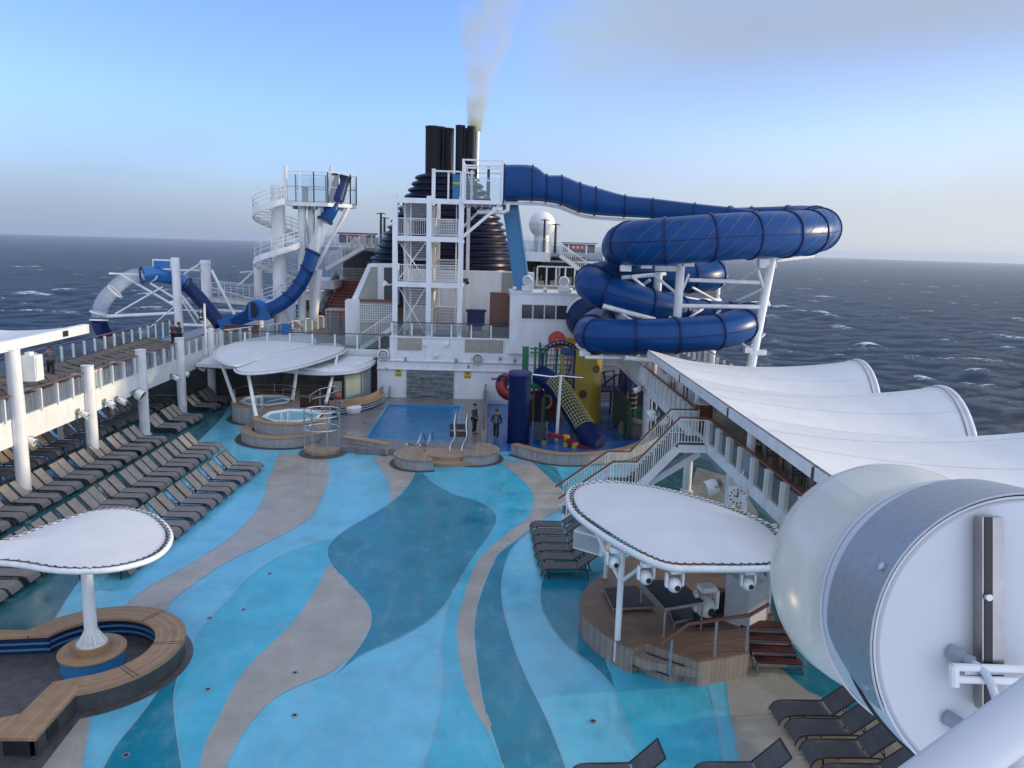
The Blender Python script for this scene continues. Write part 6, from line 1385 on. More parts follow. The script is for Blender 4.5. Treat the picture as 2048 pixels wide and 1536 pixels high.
strut(on(1499, 705, 44.4), on(1532, 705, 44.4), .17, 'beam'); strut(on(1502, 692, 44.4), on(1530, 668, 44.4), .07); strut(on(1250, 716, 42.5), on(1315, 722, 43), .16, 'beam'); strut(on(1170, 715, 43), on(1262, 716, 43), .11, 'beam'); strut(on(1315, 722, 43), V(10.3, 44, BZ+.6), .14, 'beam')
strut(on(1518, 531, 44.6), on(1552, 531, 44.6), .16, 'beam'); strut(on(1552, 520, 44.6), on(1625, 512, 46), .14, 'beam'); strut(on(1245, 555, 45), on(1330, 548, 47), .12, 'beam'); strut(on(1420, 580, 50.5), on(1390, 555, 49), .08); strut(on(1300, 560, 46), on(1180, 640, 49), .1)
for px, py, y in ((1252, 530, 43.6), (1293, 524, 43.0), (1378, 520, 42.8), (1529, 517, 43.4), (1262, 707, 43.2), (1170, 700, 43.6), (1500, 694, 44.4), (1216, 598, 45.3), (1440, 560, 50.5)):
    c = Y(px, py, y); o = MB().tube([c+V(.55*math.cos(R(a)), .1, .55+.55*math.sin(R(a))) for a in range(200, 341, 14)], .06, 8); o.box((c.x-.3, c.y-.1, c.z-.35), (c.x+.3, c.y+.3, c.z-.02)); o.build('cradle', CREAM, fr)
# striped canopy / hood dark shape beside the lower loop
c = Y(1175, 618, 52); e = thing('striped_cover', 'dark blue domed hood with white stripes beside the lower slide loop', 'hood', c-V(0, 0, 1.2))
MB().ball(c-V(0, 0, .6), 1.55, 20, sc=(.95, 1, .95)).build('hood', BLUEDK, e)
for k, r in enumerate((0, .3)): MB().tube([c-V(0, 0, .6)+V(1.5*math.cos(R(a))*.97, -.5+k*.35, 1.52*math.sin(R(a))*.95) for a in range(40, 175, 9)], .05, 6).build('stripe', CREAM, e)
# pale blue drop chute behind the tower
e = thing('drop_chute', 'teal blue sloping chute dropping from the launch platform to the roof', 'water slide', Y(1046, 580, 54.2))
tpp = [Y(1018, 402, 55.6), Y(1028, 470, 55.2), Y(1038, 540, 54.6), Y(1043, 584, 54.2)]
cl = spline(tpp, 6); m = MB()
for a, b in zip(cl[:-1], cl[1:]): m.beam(a, b+(b-a)*.02, 1.05, .55, up=(0, 1, 0))
m.build('chute', CYAN, e); m = MB()
for a, b in zip(cl[:-1], cl[1:]): m.beam(a+V(.56, -.05, 0), b+V(.56, -.05, 0), .1, .7, up=(0, 1, 0))
m.build('side_wall', mat('pale_cyan', (.12, .32, .45), .35), e)
# ------------------------------------------------------------------ aft decks
AD = Y(1085, 506, 70).z
ad = thing('race_deck', 'raised aft deck with pale fascia carrying the dome and red banners', 'deck', (0, 70, AD))
MB().box((-17.5, 70, AD-.28), (9.0, 92, AD)).build('slab', mat('aft_deck_grey', (.30, .31, .32), .5), ad); MB().box((-10, 69.9, AD-.75), (5.2, 69.99, AD+.08)).build('fascia', WHITE, ad)
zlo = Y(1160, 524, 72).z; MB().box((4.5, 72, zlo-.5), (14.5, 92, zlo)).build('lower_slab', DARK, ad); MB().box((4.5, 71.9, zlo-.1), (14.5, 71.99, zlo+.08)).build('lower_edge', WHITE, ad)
MB().box((1.0, 74, BZ), (8.8, 74.4, AD-.3)).build('back_wall', DARK, ad); MB().box((-17.3, 91, BZ), (-5, 91.4, AD-.3)).build('back_wall', DARK, ad)  # dark colour stands in for the black shadow under the aft deck
rng = random.Random(11)
for k in range(46):
    x = rng.choice((rng.uniform(2.5, 9.5), rng.uniform(2.5, 9.5))); y = rng.uniform(72.5, 73.8); r = rng.uniform(.04, .2); z1 = rng.uniform(BZ+2, AD-.4)
    MB().cyl((x, y, BZ), (x, y, z1), r, n=10).build('service_pipe', rng.choice((GALV, CREAM, GREYP, DARK)), ad)
for k in range(10):
    x = rng.choice((rng.uniform(2.5, 8.0), rng.uniform(2.5, 8.0))); z = rng.uniform(BZ+1.5, AD-1); MB().box((x, 71.4, z), (x+rng.uniform(.4, 1.4), 72.2, z+rng.uniform(.3, .9))).build('service_box', rng.choice((GALV, GREYP, BEIGE)), ad)
glass_rail([(2.2, 70.15), (5.2, 70.15)], AD+.05, 'glass railing on the aft deck in front of the white dome', h=1.2, step=1.0, post=(.06, .06), rail=CREAM)
glass_rail([(-17.3, 70.15), (-7.5, 70.15)], AD+.05, 'glass railing on the aft deck left of the funnel', h=1.1, step=1.1, post=(.06, .06), rail=CREAM)
glass_rail([(5.4, 72.2), (12, 72.2)], zlo+.05, 'white railing on the lower aft deck right of the aft stair', h=1.6, step=1.5, post=(.08, .08), rail=CREAM)
c = Y(1084, 449, 73); e = thing('radome', 'white satellite dome on a pedestal on the aft deck', 'radome', (c.x, c.y, AD)); MB().ball(c, 1.22, 36).build('dome', mat('dome_white', (.78, .76, .72), .35, .06), e)
MB().lathe([(.75, AD), (.7, c.z-1.0), (.95, c.z-.75)], (c.x, c.y, 0), 24).build('pedestal', CREAM, e); MB().lathe([(1.222, -.02), (1.235, 0), (1.222, .02)], c, 36).build('seam', GALV, e)
for px, py, yy, lb in ((1090, 440, 71, 'black lamp post with T arm in front of the white dome'), (1112, 449, 72, 'black lamp post right of the white dome'), (762, 427, 70.5, 'black lamp post with T arm left of the funnel'), (769, 436, 72, 'shorter black lamp post left of the funnel')):
    p = Y(px, py, yy); o = MB().cyl((p.x, yy, AD), p, .14, .1, n=10); o.tube([p+V(-.4, 0, -.04), p+V(0, 0, .04), p+V(.4, 0, -.04)], .04, 6); tag(o.build('lamp_post', BLACK), lb, 'lamp post', 'lamp posts on the aft deck')
def stair(a, b, w, label, n=12):
    e = thing('aft_stair', label, 'staircase', a, 'stairs to the aft deck'); a = Vector(a); b = Vector(b)
    for dy_ in (0, w):
        o = MB(); bar_rail_mb(o, a+V(0, dy_, .0), b+V(0, dy_, .0), 1.0, .2); o.build('balustrade', CREAM, e); MB().beam(a+V(0, dy_, -.1), b+V(0, dy_, -.1), .08, .3).build('stringer', CREAM, e)
    for k in range(n): p = a.lerp(b, (k+.5)/n); MB().box((p.x-.14, p.y+.05, p.z-.04), (p.x+.14, p.y+w-.05, p.z)).build('tread', TRD, e)
stair(Y(1172, 546, 69), Y(1120, 509, 69), 1.3, 'white stair sloping down to the right of the white dome'); stair(Y(652, 536, 68.5), Y(728, 492, 68.5), 1.3, 'white stair sloping up behind the spiral stair tower')
# red banners and truss
for (xa_, ya_, xb_, yb_, yy, lb) in ((1127, 487, 1190, 500, 76, 'red and black banner on a truss at the right of the aft deck'), (678, 467, 751, 481, 74, 'red and white banner board under a striped bar left of the funnel')):
    a = Y(xa_, ya_, yy); b = Y(xb_, yb_, yy); e = thing('banner', lb, 'banner', (a.x, yy, AD)); MB().box((a.x, yy, b.z-.3), (b.x, yy+.06, a.z)).build('board', mat('banner_grey', (.07, .075, .085), .5), e)
    xm = a.x+(b.x-a.x)*.25; MB().box((xm, yy-.02, b.z-.05), (xm+(b.x-a.x)*.5, yy-.003, a.z-.06)).build('red_field', mat('banner_red', (.48, .03, .02), .5), e)
    o = MB(); [o.box((xm+.1+k*.42, yy-.03, b.z+.1), (xm+.32+k*.42, yy-.021, a.z-.22)) for k in range(3)]; o.build('white_bars', CREAM, e); MB().tube([(a.x-.2, yy, a.z+.05), (b.x+.2, yy, a.z+.05)], .07, 6).build('top_bar', BLACK if xa_ > 1000 else WOOD, e)
    for x in (a.x, b.x): MB().cyl((x, yy+.1, AD), (x, yy+.1, a.z), .06).build('post', CREAM, e)
# track barrier pale panels
o = MB(); a = Y(700, 486, 73).x; [o.box((a+k*.55, 73, AD), (a+k*.55+.42, 73.1, AD+.9)) for k in range(8)]; tag(o.build('track_barrier', mat('barrier_cream', (.55, .52, .42), .5, .4)), 'cream panelled barrier on the aft deck left of the funnel', 'barrier')
# railing on the starboard roof behind the control room
o = MB(); a, b = Y(1075, 534, 62), Y(1150, 541, 62); zb = Y(1075, 572, 62).z
for k in range(5): x = a.x+(b.x-a.x)*k/4; o.box((x-.06, 62, zb), (x+.06, 62.1, a.z))
o.box((a.x, 61.96, a.z), (b.x, 62.14, a.z+.1)); o.box((a.x, 61.96, zb), (b.x, 62.14, zb+.1)); tag(o.build('deck_railing', CREAM), 'white post railing on the house roof behind the control room', 'railing')
o = MB().box((a.x-1, 61.5, DZ), (b.x+.5, 64, zb-.15)); o.box((a.x-1.05, 61.4, zb-.15), (b.x+.55, 64.1, zb), 1); tag(o.build('roof_house', [WHITE, TOPW]), 'low white house with tan edge behind the control room', 'building')
# ------------------------------------------------------------------ port side: house, red stair, spiral tower, slides
ph = thing('port_house', 'white port side house with dark doors below the aft deck', 'building', (-14, 68, BZ))
HY = 84
a, b = Y(590, 583, HY), Y(722, 583, HY); MB().box((a.x, HY, BZ), (b.x+2.2, HY+2, a.z)).build('wall', WHITE, ph)
MB().box((a.x-.1, HY-.4, a.z), (b.x+2.2, HY+2, a.z+.12)).build('roof_edge', WHITE, ph)
for px0, px1, py0, mm in ((608, 622, 600, DPANE), (630, 642, 598, GREYP), (643, 660, 592, DARK)):
    p, q = Y(px0, py0, HY), Y(px1, py0, HY); MB().box((p.x, HY-.05, BZ+.05), (q.x, HY-.002, p.z)).build('door', mm, ph)
MB().box((Y(600, 560, HY-8).x, HY-8, Y(600, 577, HY-8).z), (Y(668, 560, HY-8).x, HY, Y(600, 561, HY-8).z)).build('white_band', WHITE, ph)
st = V(0, 0, 0)+Z(668, 638, BZ); st = Y(668, 638, 75.5); st.z = BZ; en = Y(704, 560, 80.5); sw = 1.25
e = thing('red_stair', 'straight stair with red risers and checkered side panels on the port aft deck', 'staircase', st); RR = mat('riser_red', (.42, .05, .03), .5, .2)
CHK = mat('checker', (.5, .5, .52), .4)
nt = CHK.node_tree; ck = nt.nodes.new('ShaderNodeTexChecker'); ck.inputs['Scale'].default_value = 3.4; ck.inputs['Color1'].default_value = (.6, .62, .66, 1); ck.inputs['Color2'].default_value = (.01, .012, .03, 1)
tcn = nt.nodes.new('ShaderNodeTexCoord'); nt.links.new(tcn.outputs['Object'], ck.inputs['Vector']); nt.links.new(ck.outputs[0], nt.nodes['Principled BSDF'].inputs['Base Color'])
n = 13
for k in range(n):
    p = st.lerp(en, (k+.5)/n); h = (en.z-st.z)/n; MB().box((p.x-sw, p.y-.02, p.z-h*.8), (p.x+sw, p.y+.0, p.z+h*.1)).build('riser', RR, e); MB().box((p.x-sw, p.y, p.z+h*.1), (p.x+sw, p.y+.33, p.z+h*.1+.05)).build('tread', GREYP, e)
for s in (-1, 1):
    d = (en-st); MB().beam(st+V(s*(sw+.12), -.1, .25), en+V(s*(sw+.12), 0, .25), .2, .5).build('checkered_side', CHK, e); MB().beam(st+V(s*(sw+.35), -.2, .55), en+V(s*(sw+.35), 0, .75), .16, .9).build('parapet', WHITE, e)
MB().box((en.x-1.6, en.y+.3, en.z-.1), (en.x+1.6, en.y+4, en.z)).build('landing', GREYP, e); o = MB(); bar_rail_mb(o, (en.x-1.5, en.y+2.0, en.z), (en.x+1.5, en.y+2.0, en.z), 1.1, .16, rows=3); o.build('landing_rail', CREAM, e)
# glass booth with steel frame below the red stair
c = Z(685, 680, BZ); e = thing('glass_shelter', 'glass shelter with grey frame below the red stair', 'shelter', c); 
for sx, sy in ((-1.1, -.6), (1.1, -.6), (1.1, .8), (-1.1, .8)): MB().cyl(c+V(sx, sy, 0), c+V(sx, sy, 2.3), .05, n=8).build('post', GALV, e)
MB().box((c.x-1.2, c.y-.7, BZ+2.3), (c.x+1.2, c.y+.9, BZ+2.38)).build('roof', mat('roof_glass_grey', (.25, .28, .28), .3), e)
for x0_, x1_ in ((-1.05, -.05), (.05, 1.05)): MB().box((c.x+x0_, c.y-.61, BZ+.1), (c.x+x1_, c.y-.59, BZ+2.2)).build('glass_panel', PANE, e)
# spiral stair tower
TYY = 61.0; c = Y(558, 500, TYY); zp_ = Y(600, 405, TYY).z
ss = thing('spiral_stair', 'white spiral stair winding round a thick column up to the slide platform', 'spiral staircase', (c.x, TYY, BZ))
MB().cyl((c.x, TYY, BZ), (c.x, TYY, zp_+1.2), .52, n=28).build('column', CREAM, ss)
turn = 3.6; n0 = 18; total = (zp_-BZ); nst = int(total/(turn/n0)); R1 = 1.85; ph0 = R(-60)
ang = lambda z: ph0-(zp_-z)/turn*2*PI
for k in range(nst):
    z = zp_-(k+1)*turn/n0; a = ang(z); a2 = a+2*PI/n0*1.05
    P_ = [(c.x+r*math.cos(t), TYY+r*math.sin(t)) for r, t in ((.5, a), (R1, a), (R1, a2), (.5, a2))]; MB().prism(P_, z-.05, z).build('tread', CREAM, ss) if k < 50 else None
zs = np.linspace(BZ+.1, zp_, 150); hx = [V(c.x+R1*math.cos(ang(z)), TYY+R1*math.sin(ang(z)), z) for z in zs]
m = MB(); vs = []
for p in hx:
    o_ = V(p.x-c.x, p.y-TYY, 0).normalized()*.04; vs += [p+o_+V(0, 0, -.22), p+o_+V(0, 0, .22), p-o_+V(0, 0, .22), p-o_+V(0, 0, -.22)]
m.add(vs, [(i*4+j, i*4+(j+1) % 4, i*4+4+(j+1) % 4, i*4+4+j) for i in range(len(hx)-1) for j in range(4)]); m.build('stringer', CREAM, ss)
for h in (.55, .85, 1.15): MB().tube([p+V(0, 0, h) for p in hx], .028, 6).build('rail', CREAM, ss)
MB().tube([V(c.x+.62*math.cos(ang(z)), TYY+.62*math.sin(ang(z)), z+1.0) for z in zs], .025, 6).build('inner_rail', CREAM, ss)
o = MB(); pts = []
for i, p in enumerate(hx[::4]): MB().cyl(p, p+V(0, 0, 1.15), .022, n=6).build('baluster', CREAM, ss)
tp_ = thing('slide_platform', 'high white glass railed platform of the port drop slide', 'platform', (c.x+2.5, TYY, zp_))
def q(px, py, y=TYY): return Y(px, py, y)
fa, fb, fc = q(572, 402, 60.2), q(656, 405, 60.0), q(701, 413, 61.2)
pl_ = [(fa.x, 60.2), (fb.x, 60.0), (fc.x, 61.2), (fc.x+.1, 63.2), (fa.x, 63.2)]; MB().prism(pl_, zp_-.28, zp_).build('deck', CREAM, tp_)
zr_ = q(600, 343, 60.2).z
for i in range(4):
    a, b = pl_[i], pl_[i+1]; n = max(1, round(math.dist(a, b)/1.2)) if i != 2 else 1
    for k in range(n+1):
        x, y = a[0]+(b[0]-a[0])*k/n, a[1]+(b[1]-a[1])*k/n; MB().cyl((x, y, zp_), (x, y, zr_), .05, n=8).build('post', CREAM if k % 2 else BLACK, tp_)
    for h in (zr_, zp_+1.15, zp_+.06): MB().tube([(a[0], a[1], h), (b[0], b[1], h)], .03, 6).build('rail', CREAM if h > zp_+2 else GALV, tp_)
    d = Vector((b[0]-a[0], b[1]-a[1])); MB().obox(((a[0]+b[0])/2, (a[1]+b[1])/2, zp_+1.1), (d.length-.1, .015, 1.95), math.atan2(d.y, d.x)).build('glass_panel', SKYGLASS, tp_)
MB().box((fa.x-.15, 60.1, zp_-.3), (fa.x+.1, 60.35, zr_+.4)).build('corner_post', CREAM, tp_); MB().box((fb.x-.1, 60.9, zp_), (fb.x+.12, 61.1, zr_+.55)).build('mast', CREAM, tp_)
MB().box((q(575, 385).x+1.1, 61, zp_), (q(575, 385).x+1.5, 61.4, zp_+1.2)).build('control_desk', BEIGE, tp_); MB().box((q(656, 370).x, 61, q(656, 376).z), (q(664, 370).x, 61.05, q(656, 357).z)).build('notice', BEIGE, tp_)
for (pa, pb, r) in (((604, 412, 61), (604, 640, 61), .3), ((623, 412, 61.5), (626, 640, 61.5), .26), ((637, 540, 60.5), (628, 640, 61), .3), ((697, 415, 61.2), (628, 545, 60.8), .15), ((640, 415, 60.6), (628, 560, 60.8), .2), ((618, 520, 61.5), (655, 412, 62.5), .14), ((605, 412, 62), (640, 590, 62), .1)):
    MB().cyl(q(*pa), q(*pb), r, n=16).build('support', CREAM, tp_)
o = MB(); [o.box((fa.x+.4+k*.55, 60.4, zp_-.5), (fa.x+.5+k*.55, 63, zp_-.282)) for k in range(7)]; o.build('joist', GALV, tp_)
# port drop slide
ds = thing('drop_slide', 'blue and clear drop slide plunging from the port platform to the deck', 'water slide', q(553, 612, 58))
def seg(pts, r, m, nme='tube', n=20): c_ = spline([tuple(Y(*p)) for p in pts], 6); return MB().tube(c_, r, n, cap=False).build(nme, m, ds)
MB().tube(spline([tuple(Y(686, 354, 61.3)), tuple(Y(681, 368, 61.2)), tuple(Y(672, 400, 60.9))], 5), [.62]*11, 20).build('launch_capsule', BLUEDK, ds)
MB().tube([Y(684, 350, 61.3), Y(683, 356, 61.3)], .75, 20).build('capsule_cap', NAVY, ds)
seg([(670, 402, 60.9), (660, 425, 60.6), (650, 441, 60.4)], .5, BLUE); seg([(650, 441, 60.4), (637, 475, 60.1), (625, 505, 59.8)], .46, CLEARTUBE, 'clear_section')
seg([(625, 505, 59.8), (618, 530, 59.6), (604, 562, 59.2), (582, 592, 58.7), (555, 612, 58.2), (535, 620, 58)], .52, BLUE)
for p in ((670, 402, 60.9), (650, 441, 60.4), (625, 505, 59.8)): c_ = Y(*p); d_ = V(-.35, -.25, -.9).normalized(); MB().tube([c_-d_*.08, c_+d_*.08], .62, 22).build('flange', BLUEDK, ds)
for i, p in enumerate(((613, 540, 59.4), (598, 570, 59.1), (577, 594, 58.6))): c_ = Y(*p); d_ = V(-.6, -.25, -.75).normalized(); MB().tube([c_-d_*.06, c_+d_*.06], .6, 20).build('flange', BLUEDK, ds)
# blue run out box and trough
rb = thing('runout_trough', 'blue open trough and hooded box at the end of the port drop slide', 'trough', Z(520, 650, BZ))
a, b = Y(500, 602, 59.5), Y(540, 640, 59.5); tb_ = Y(440, 655, 59.5)
hd_ = MB(); rr_ = (b.x-a.x)*.5
pr = [(a.x+.0, b.z), (a.x, a.z-.3)]+[(a.x+rr_*.9-rr_*.9*math.cos(R(t)), a.z-.3+.45*math.sin(R(t))) for t in range(20, 181, 20)]+[(a.x+rr_*1.8, b.z)]
k = len(pr); hd_.add([(x, 59.0, z) for x, z in pr]+[(x, 61, z) for x, z in pr], [tuple(range(k)), tuple(range(2*k-1, k-1, -1))]+[(i, k+i, k+(i+1) % k, (i+1) % k) for i in range(k)]); hd_.build('hood', BLUEMID, rb)
MB().lathe([(.001, 0), (.62, .0), (.62, -.03)], (a.x+.25, 58.95, a.z-.62), 24, M=Matrix.Rotation(R(90), 3, 'X')@Matrix.Rotation(R(-35), 3, 'Y')).build('mouth_shade', mat('hood_dark', (.004, .005, .02), .5), rb)  # dark disc on the hood front stands in for the shade inside
MB().beam(V(tb_.x, 60, tb_.z+.1), V(a.x+.2, 60, a.z-1.0), 1.2, .95).build('trough', BLUEMID, rb); MB().beam(V(tb_.x+1, 59.36, tb_.z+.3), V(a.x+.2, 59.36, a.z-.9), .06, .8).build('trough_side', BLUE, rb)
# looping slide over the sea
lo = thing('loop_slide', 'blue and clear looping tube slide swinging out over the sea', 'water slide', Y(440, 650, 60.5))
def lseg(pts, r, m, nme): c_ = spline([tuple(Y(*p)) for p in pts], 6); MB().tube(c_, r, 22, cap=False).build(nme, m, lo); return c_
lseg([(441, 650, 60.5), (420, 622, 60.7), (395, 592, 60.8), (374, 570, 60.8)], .52, BLUEDK, 'tube'); lseg([(372, 568, 60.8), (352, 557, 60.4), (328, 551, 59.8), (300, 549, 59.0), (284, 550, 58.6)], .58, BLUEMID, 'tube')
lseg([(284, 550, 58.6), (262, 554, 58.1), (242, 565, 57.6), (226, 580, 57.2)], .52, CLEARTUBE, 'clear_section'); lseg([(226, 580, 57.2), (210, 598, 56.9), (201, 616, 56.8), (198, 634, 56.8)], .52, CLEARTUBE, 'clear_section')
lseg([(198, 640, 56.8), (203, 656, 57.0), (217, 673, 57.6), (236, 688, 58.4), (262, 705, 59.5)], .55, BLUEDK, 'tube')
for p, d_ in (((284, 550, 58.6), (1, .2, .05)), ((230, 583, 57.2), (.7, .2, .7)), ((198, 626, 56.8), (.25, .1, .95)), ((198, 640, 56.8), (.0, .1, .95)), ((373, 569, 60.8), (.8, .1, -.5))):
    c_ = Y(*p); d_ = V(*d_).normalized(); MB().tube([c_-d_*.06, c_+d_*.06], .63, 24, cap=False).build('flange', CREAM if p[0] < 260 else BLUEDK, lo)
fr2 = thing('mast_with_struts', 'white mast and thin struts holding the looping slide over the sea', 'steel frame', Y(356, 655, 59.5))
for (pa, pb, r) in (((350, 515, 59.5), (359, 665, 59.5), .31), ((207, 633, 56.8), (356, 626, 59.5), .12), ((240, 548, 57.8), (350, 612, 59.5), .09), ((300, 566, 58.8), (352, 598, 59.5), .08), ((230, 628, 57.2), (325, 574, 59), .06), ((218, 547, 57.5), (300, 550, 58.8), .07), ((362, 590, 59.5), (420, 665, 61), .1), ((300, 655, 58), (352, 610, 59.5), .04), ((362, 598, 59.5), (400, 660, 60.5), .07), ((359, 650, 59.5), (430, 652, 60.5), .14), ((362, 620, 59.5), (400, 622, 60.5), .06)):
    MB().cyl(Y(*pa), Y(*pb), r, n=14).build('strut' if r < .3 else 'mast', CREAM, fr2)
p = Y(300, 566, 58.8); MB().tube([p+V(.6*math.cos(R(t)), 0, .75+.6*math.sin(R(t))) for t in range(200, 341, 14)], .07, 8).build('cradle', CREAM, fr2)
for (px0, px1, y, lb) in ((400, 421, 65, 'white round mast beside the port footbridge, left one'), (506, 524, 67, 'white round mast at the right end of the port footbridge')):
    a, b = Y(px0, 520, y), Y(px1, 520, y); x = (a.x+b.x)/2; r = (b.x-a.x)/2*.92; o = MB().cyl((x, y, BZ-2), (x, y, a.z), r, n=26); o.cyl((x, y, a.z-.3), (x, y, a.z-.1), r*1.12, n=26); tag(o.build('round_mast', CREAM), lb, 'mast', 'white masts of the port slides')
e = thing('blue_screen', 'small blue panel in a white frame on the loop slide mast', 'panel', Y(324, 529, 59.4)); a, b = Y(304, 518, 59.4), Y(344, 540, 59.4); MB().box((a.x, 59.4, b.z), (b.x, 59.5, a.z)).build('frame', CREAM, e); MB().box((a.x+.12, 59.37, b.z+.12), (b.x-.12, 59.398, a.z-.12)).build('blue_field', mat('panel_blue', (.02, .14, .36), .4), e); MB().beam(Y(343, 529, 59.45), Y(352, 529, 59.5), .1, .1).build('bracket', CREAM, e)
e = thing('footbridge', 'white railed footbridge between the port masts', 'footbridge', Y(470, 600, 66)); a, b = Y(424, 598, 65.2), Y(512, 606, 66.8)
for dy_ in (0, 1.6): 
    o = MB(); bar_rail_mb(o, a+V(0, dy_, .05), b+V(0, dy_, .05), 1.35, .5, .02, rows=5); o.build('railing', CREAM, e); MB().beam(a+V(0, dy_, -.1), b+V(0, dy_, -.1), .12, .3).build('girder', CREAM, e)
MB().beam(a+V(0, .8, -.05), b+V(0, .8, -.05), 1.5, .06).build('walkway', GALV, e)
for pa, pb, r in (((423, 540, 65), (470, 632, 64), .11), ((423, 620, 65), (512, 625, 66.5), .12), ((505, 545, 67), (478, 570, 66), .07), ((480, 545, 66), (506, 543, 67), .06), ((352, 541, 60), (400, 541, 65), .1), ((365, 550, 61), (400, 527, 65), .06), ((421, 575, 65), (512, 600, 66.8), .05)): MB().cyl(Y(*pa), Y(*pb), r, n=10).build('strut', CREAM, e)
# port rail continuing aft, blue bins, brown desk
glass_rail([(-19.0, 54.4), (-16.2, 61), (-14.5, 67)], BZ+.05, 'white posted railing running aft past the blue trough', step=1.0, post=(.07, .16), rail=CREAM)
for px, py, lb in ((571, 668, 'bright blue bin on the port upper deck'), (598, 622, 'dark blue cabinet behind the port railing')):
    p = Z(px, py+12, BZ); o = MB().box((p.x-.3, p.y, BZ), (p.x+.3, p.y+.5, BZ+1.15)); o.box((p.x-.33, p.y-.03, BZ+1.15), (p.x+.33, p.y+.53, BZ+1.22)); tag(o.build('blue_bin', BLUEMID), lb, 'bin')
p = Z(482, 682, BZ); e = thing('brown_counter', 'brown counter with white notices on the port upper deck', 'counter', p); MB().box((p.x-1.2, p.y, BZ), (p.x+1.2, p.y+.6, BZ+1.1)).build('body', WOOD, e); [MB().box((p.x-.9+k*.7, p.y-.02, BZ+.5), (p.x-.6+k*.7, p.y-.003, BZ+.8)).build('notice', CREAM, e) for k in range(3)]; MB().box((p.x-1.25, p.y-.05, BZ+1.1), (p.x+1.25, p.y+.65, BZ+1.15)).build('top', mat('dark_top', (.05, .02, .015), .4), e)
o = MB(); p = X(412, 690, -18.6); o.cyl((p.x, p.y, BZ), (p.x, p.y, BZ+3.3), .06); tag(o.build('thin_pole', CREAM), 'thin white pole by the port railing beside the black digital sign', 'pole'); 
p = Y(402, 628, 57.5); e = thing('hanging_sign', 'small black hanging sign with white arrow and characters near the thin pole', 'sign', p); MB().box((p.x-.16, 57.5, p.z-.5), (p.x+.16, 57.56, p.z+.5)).build('board', BLACK, e); o = MB(); o.box((p.x-.02, 57.488, p.z-.25), (p.x+.0, 57.498, p.z+.2)); o.box((p.x-.09, 57.485, p.z-.3), (p.x+.09, 57.498, p.z-.2)); o.box((p.x-.09, 57.485, p.z+.1), (p.x+.0, 57.498, p.z+.35)); o.box((p.x+.04, 57.485, p.z+.1), (p.x+.09, 57.498, p.z+.3)); o.build('lettering', CREAM, e); MB().cyl(p+V(.2, 0, -3), p+V(.2, 0, .5), .03).build('post', CREAM, e)

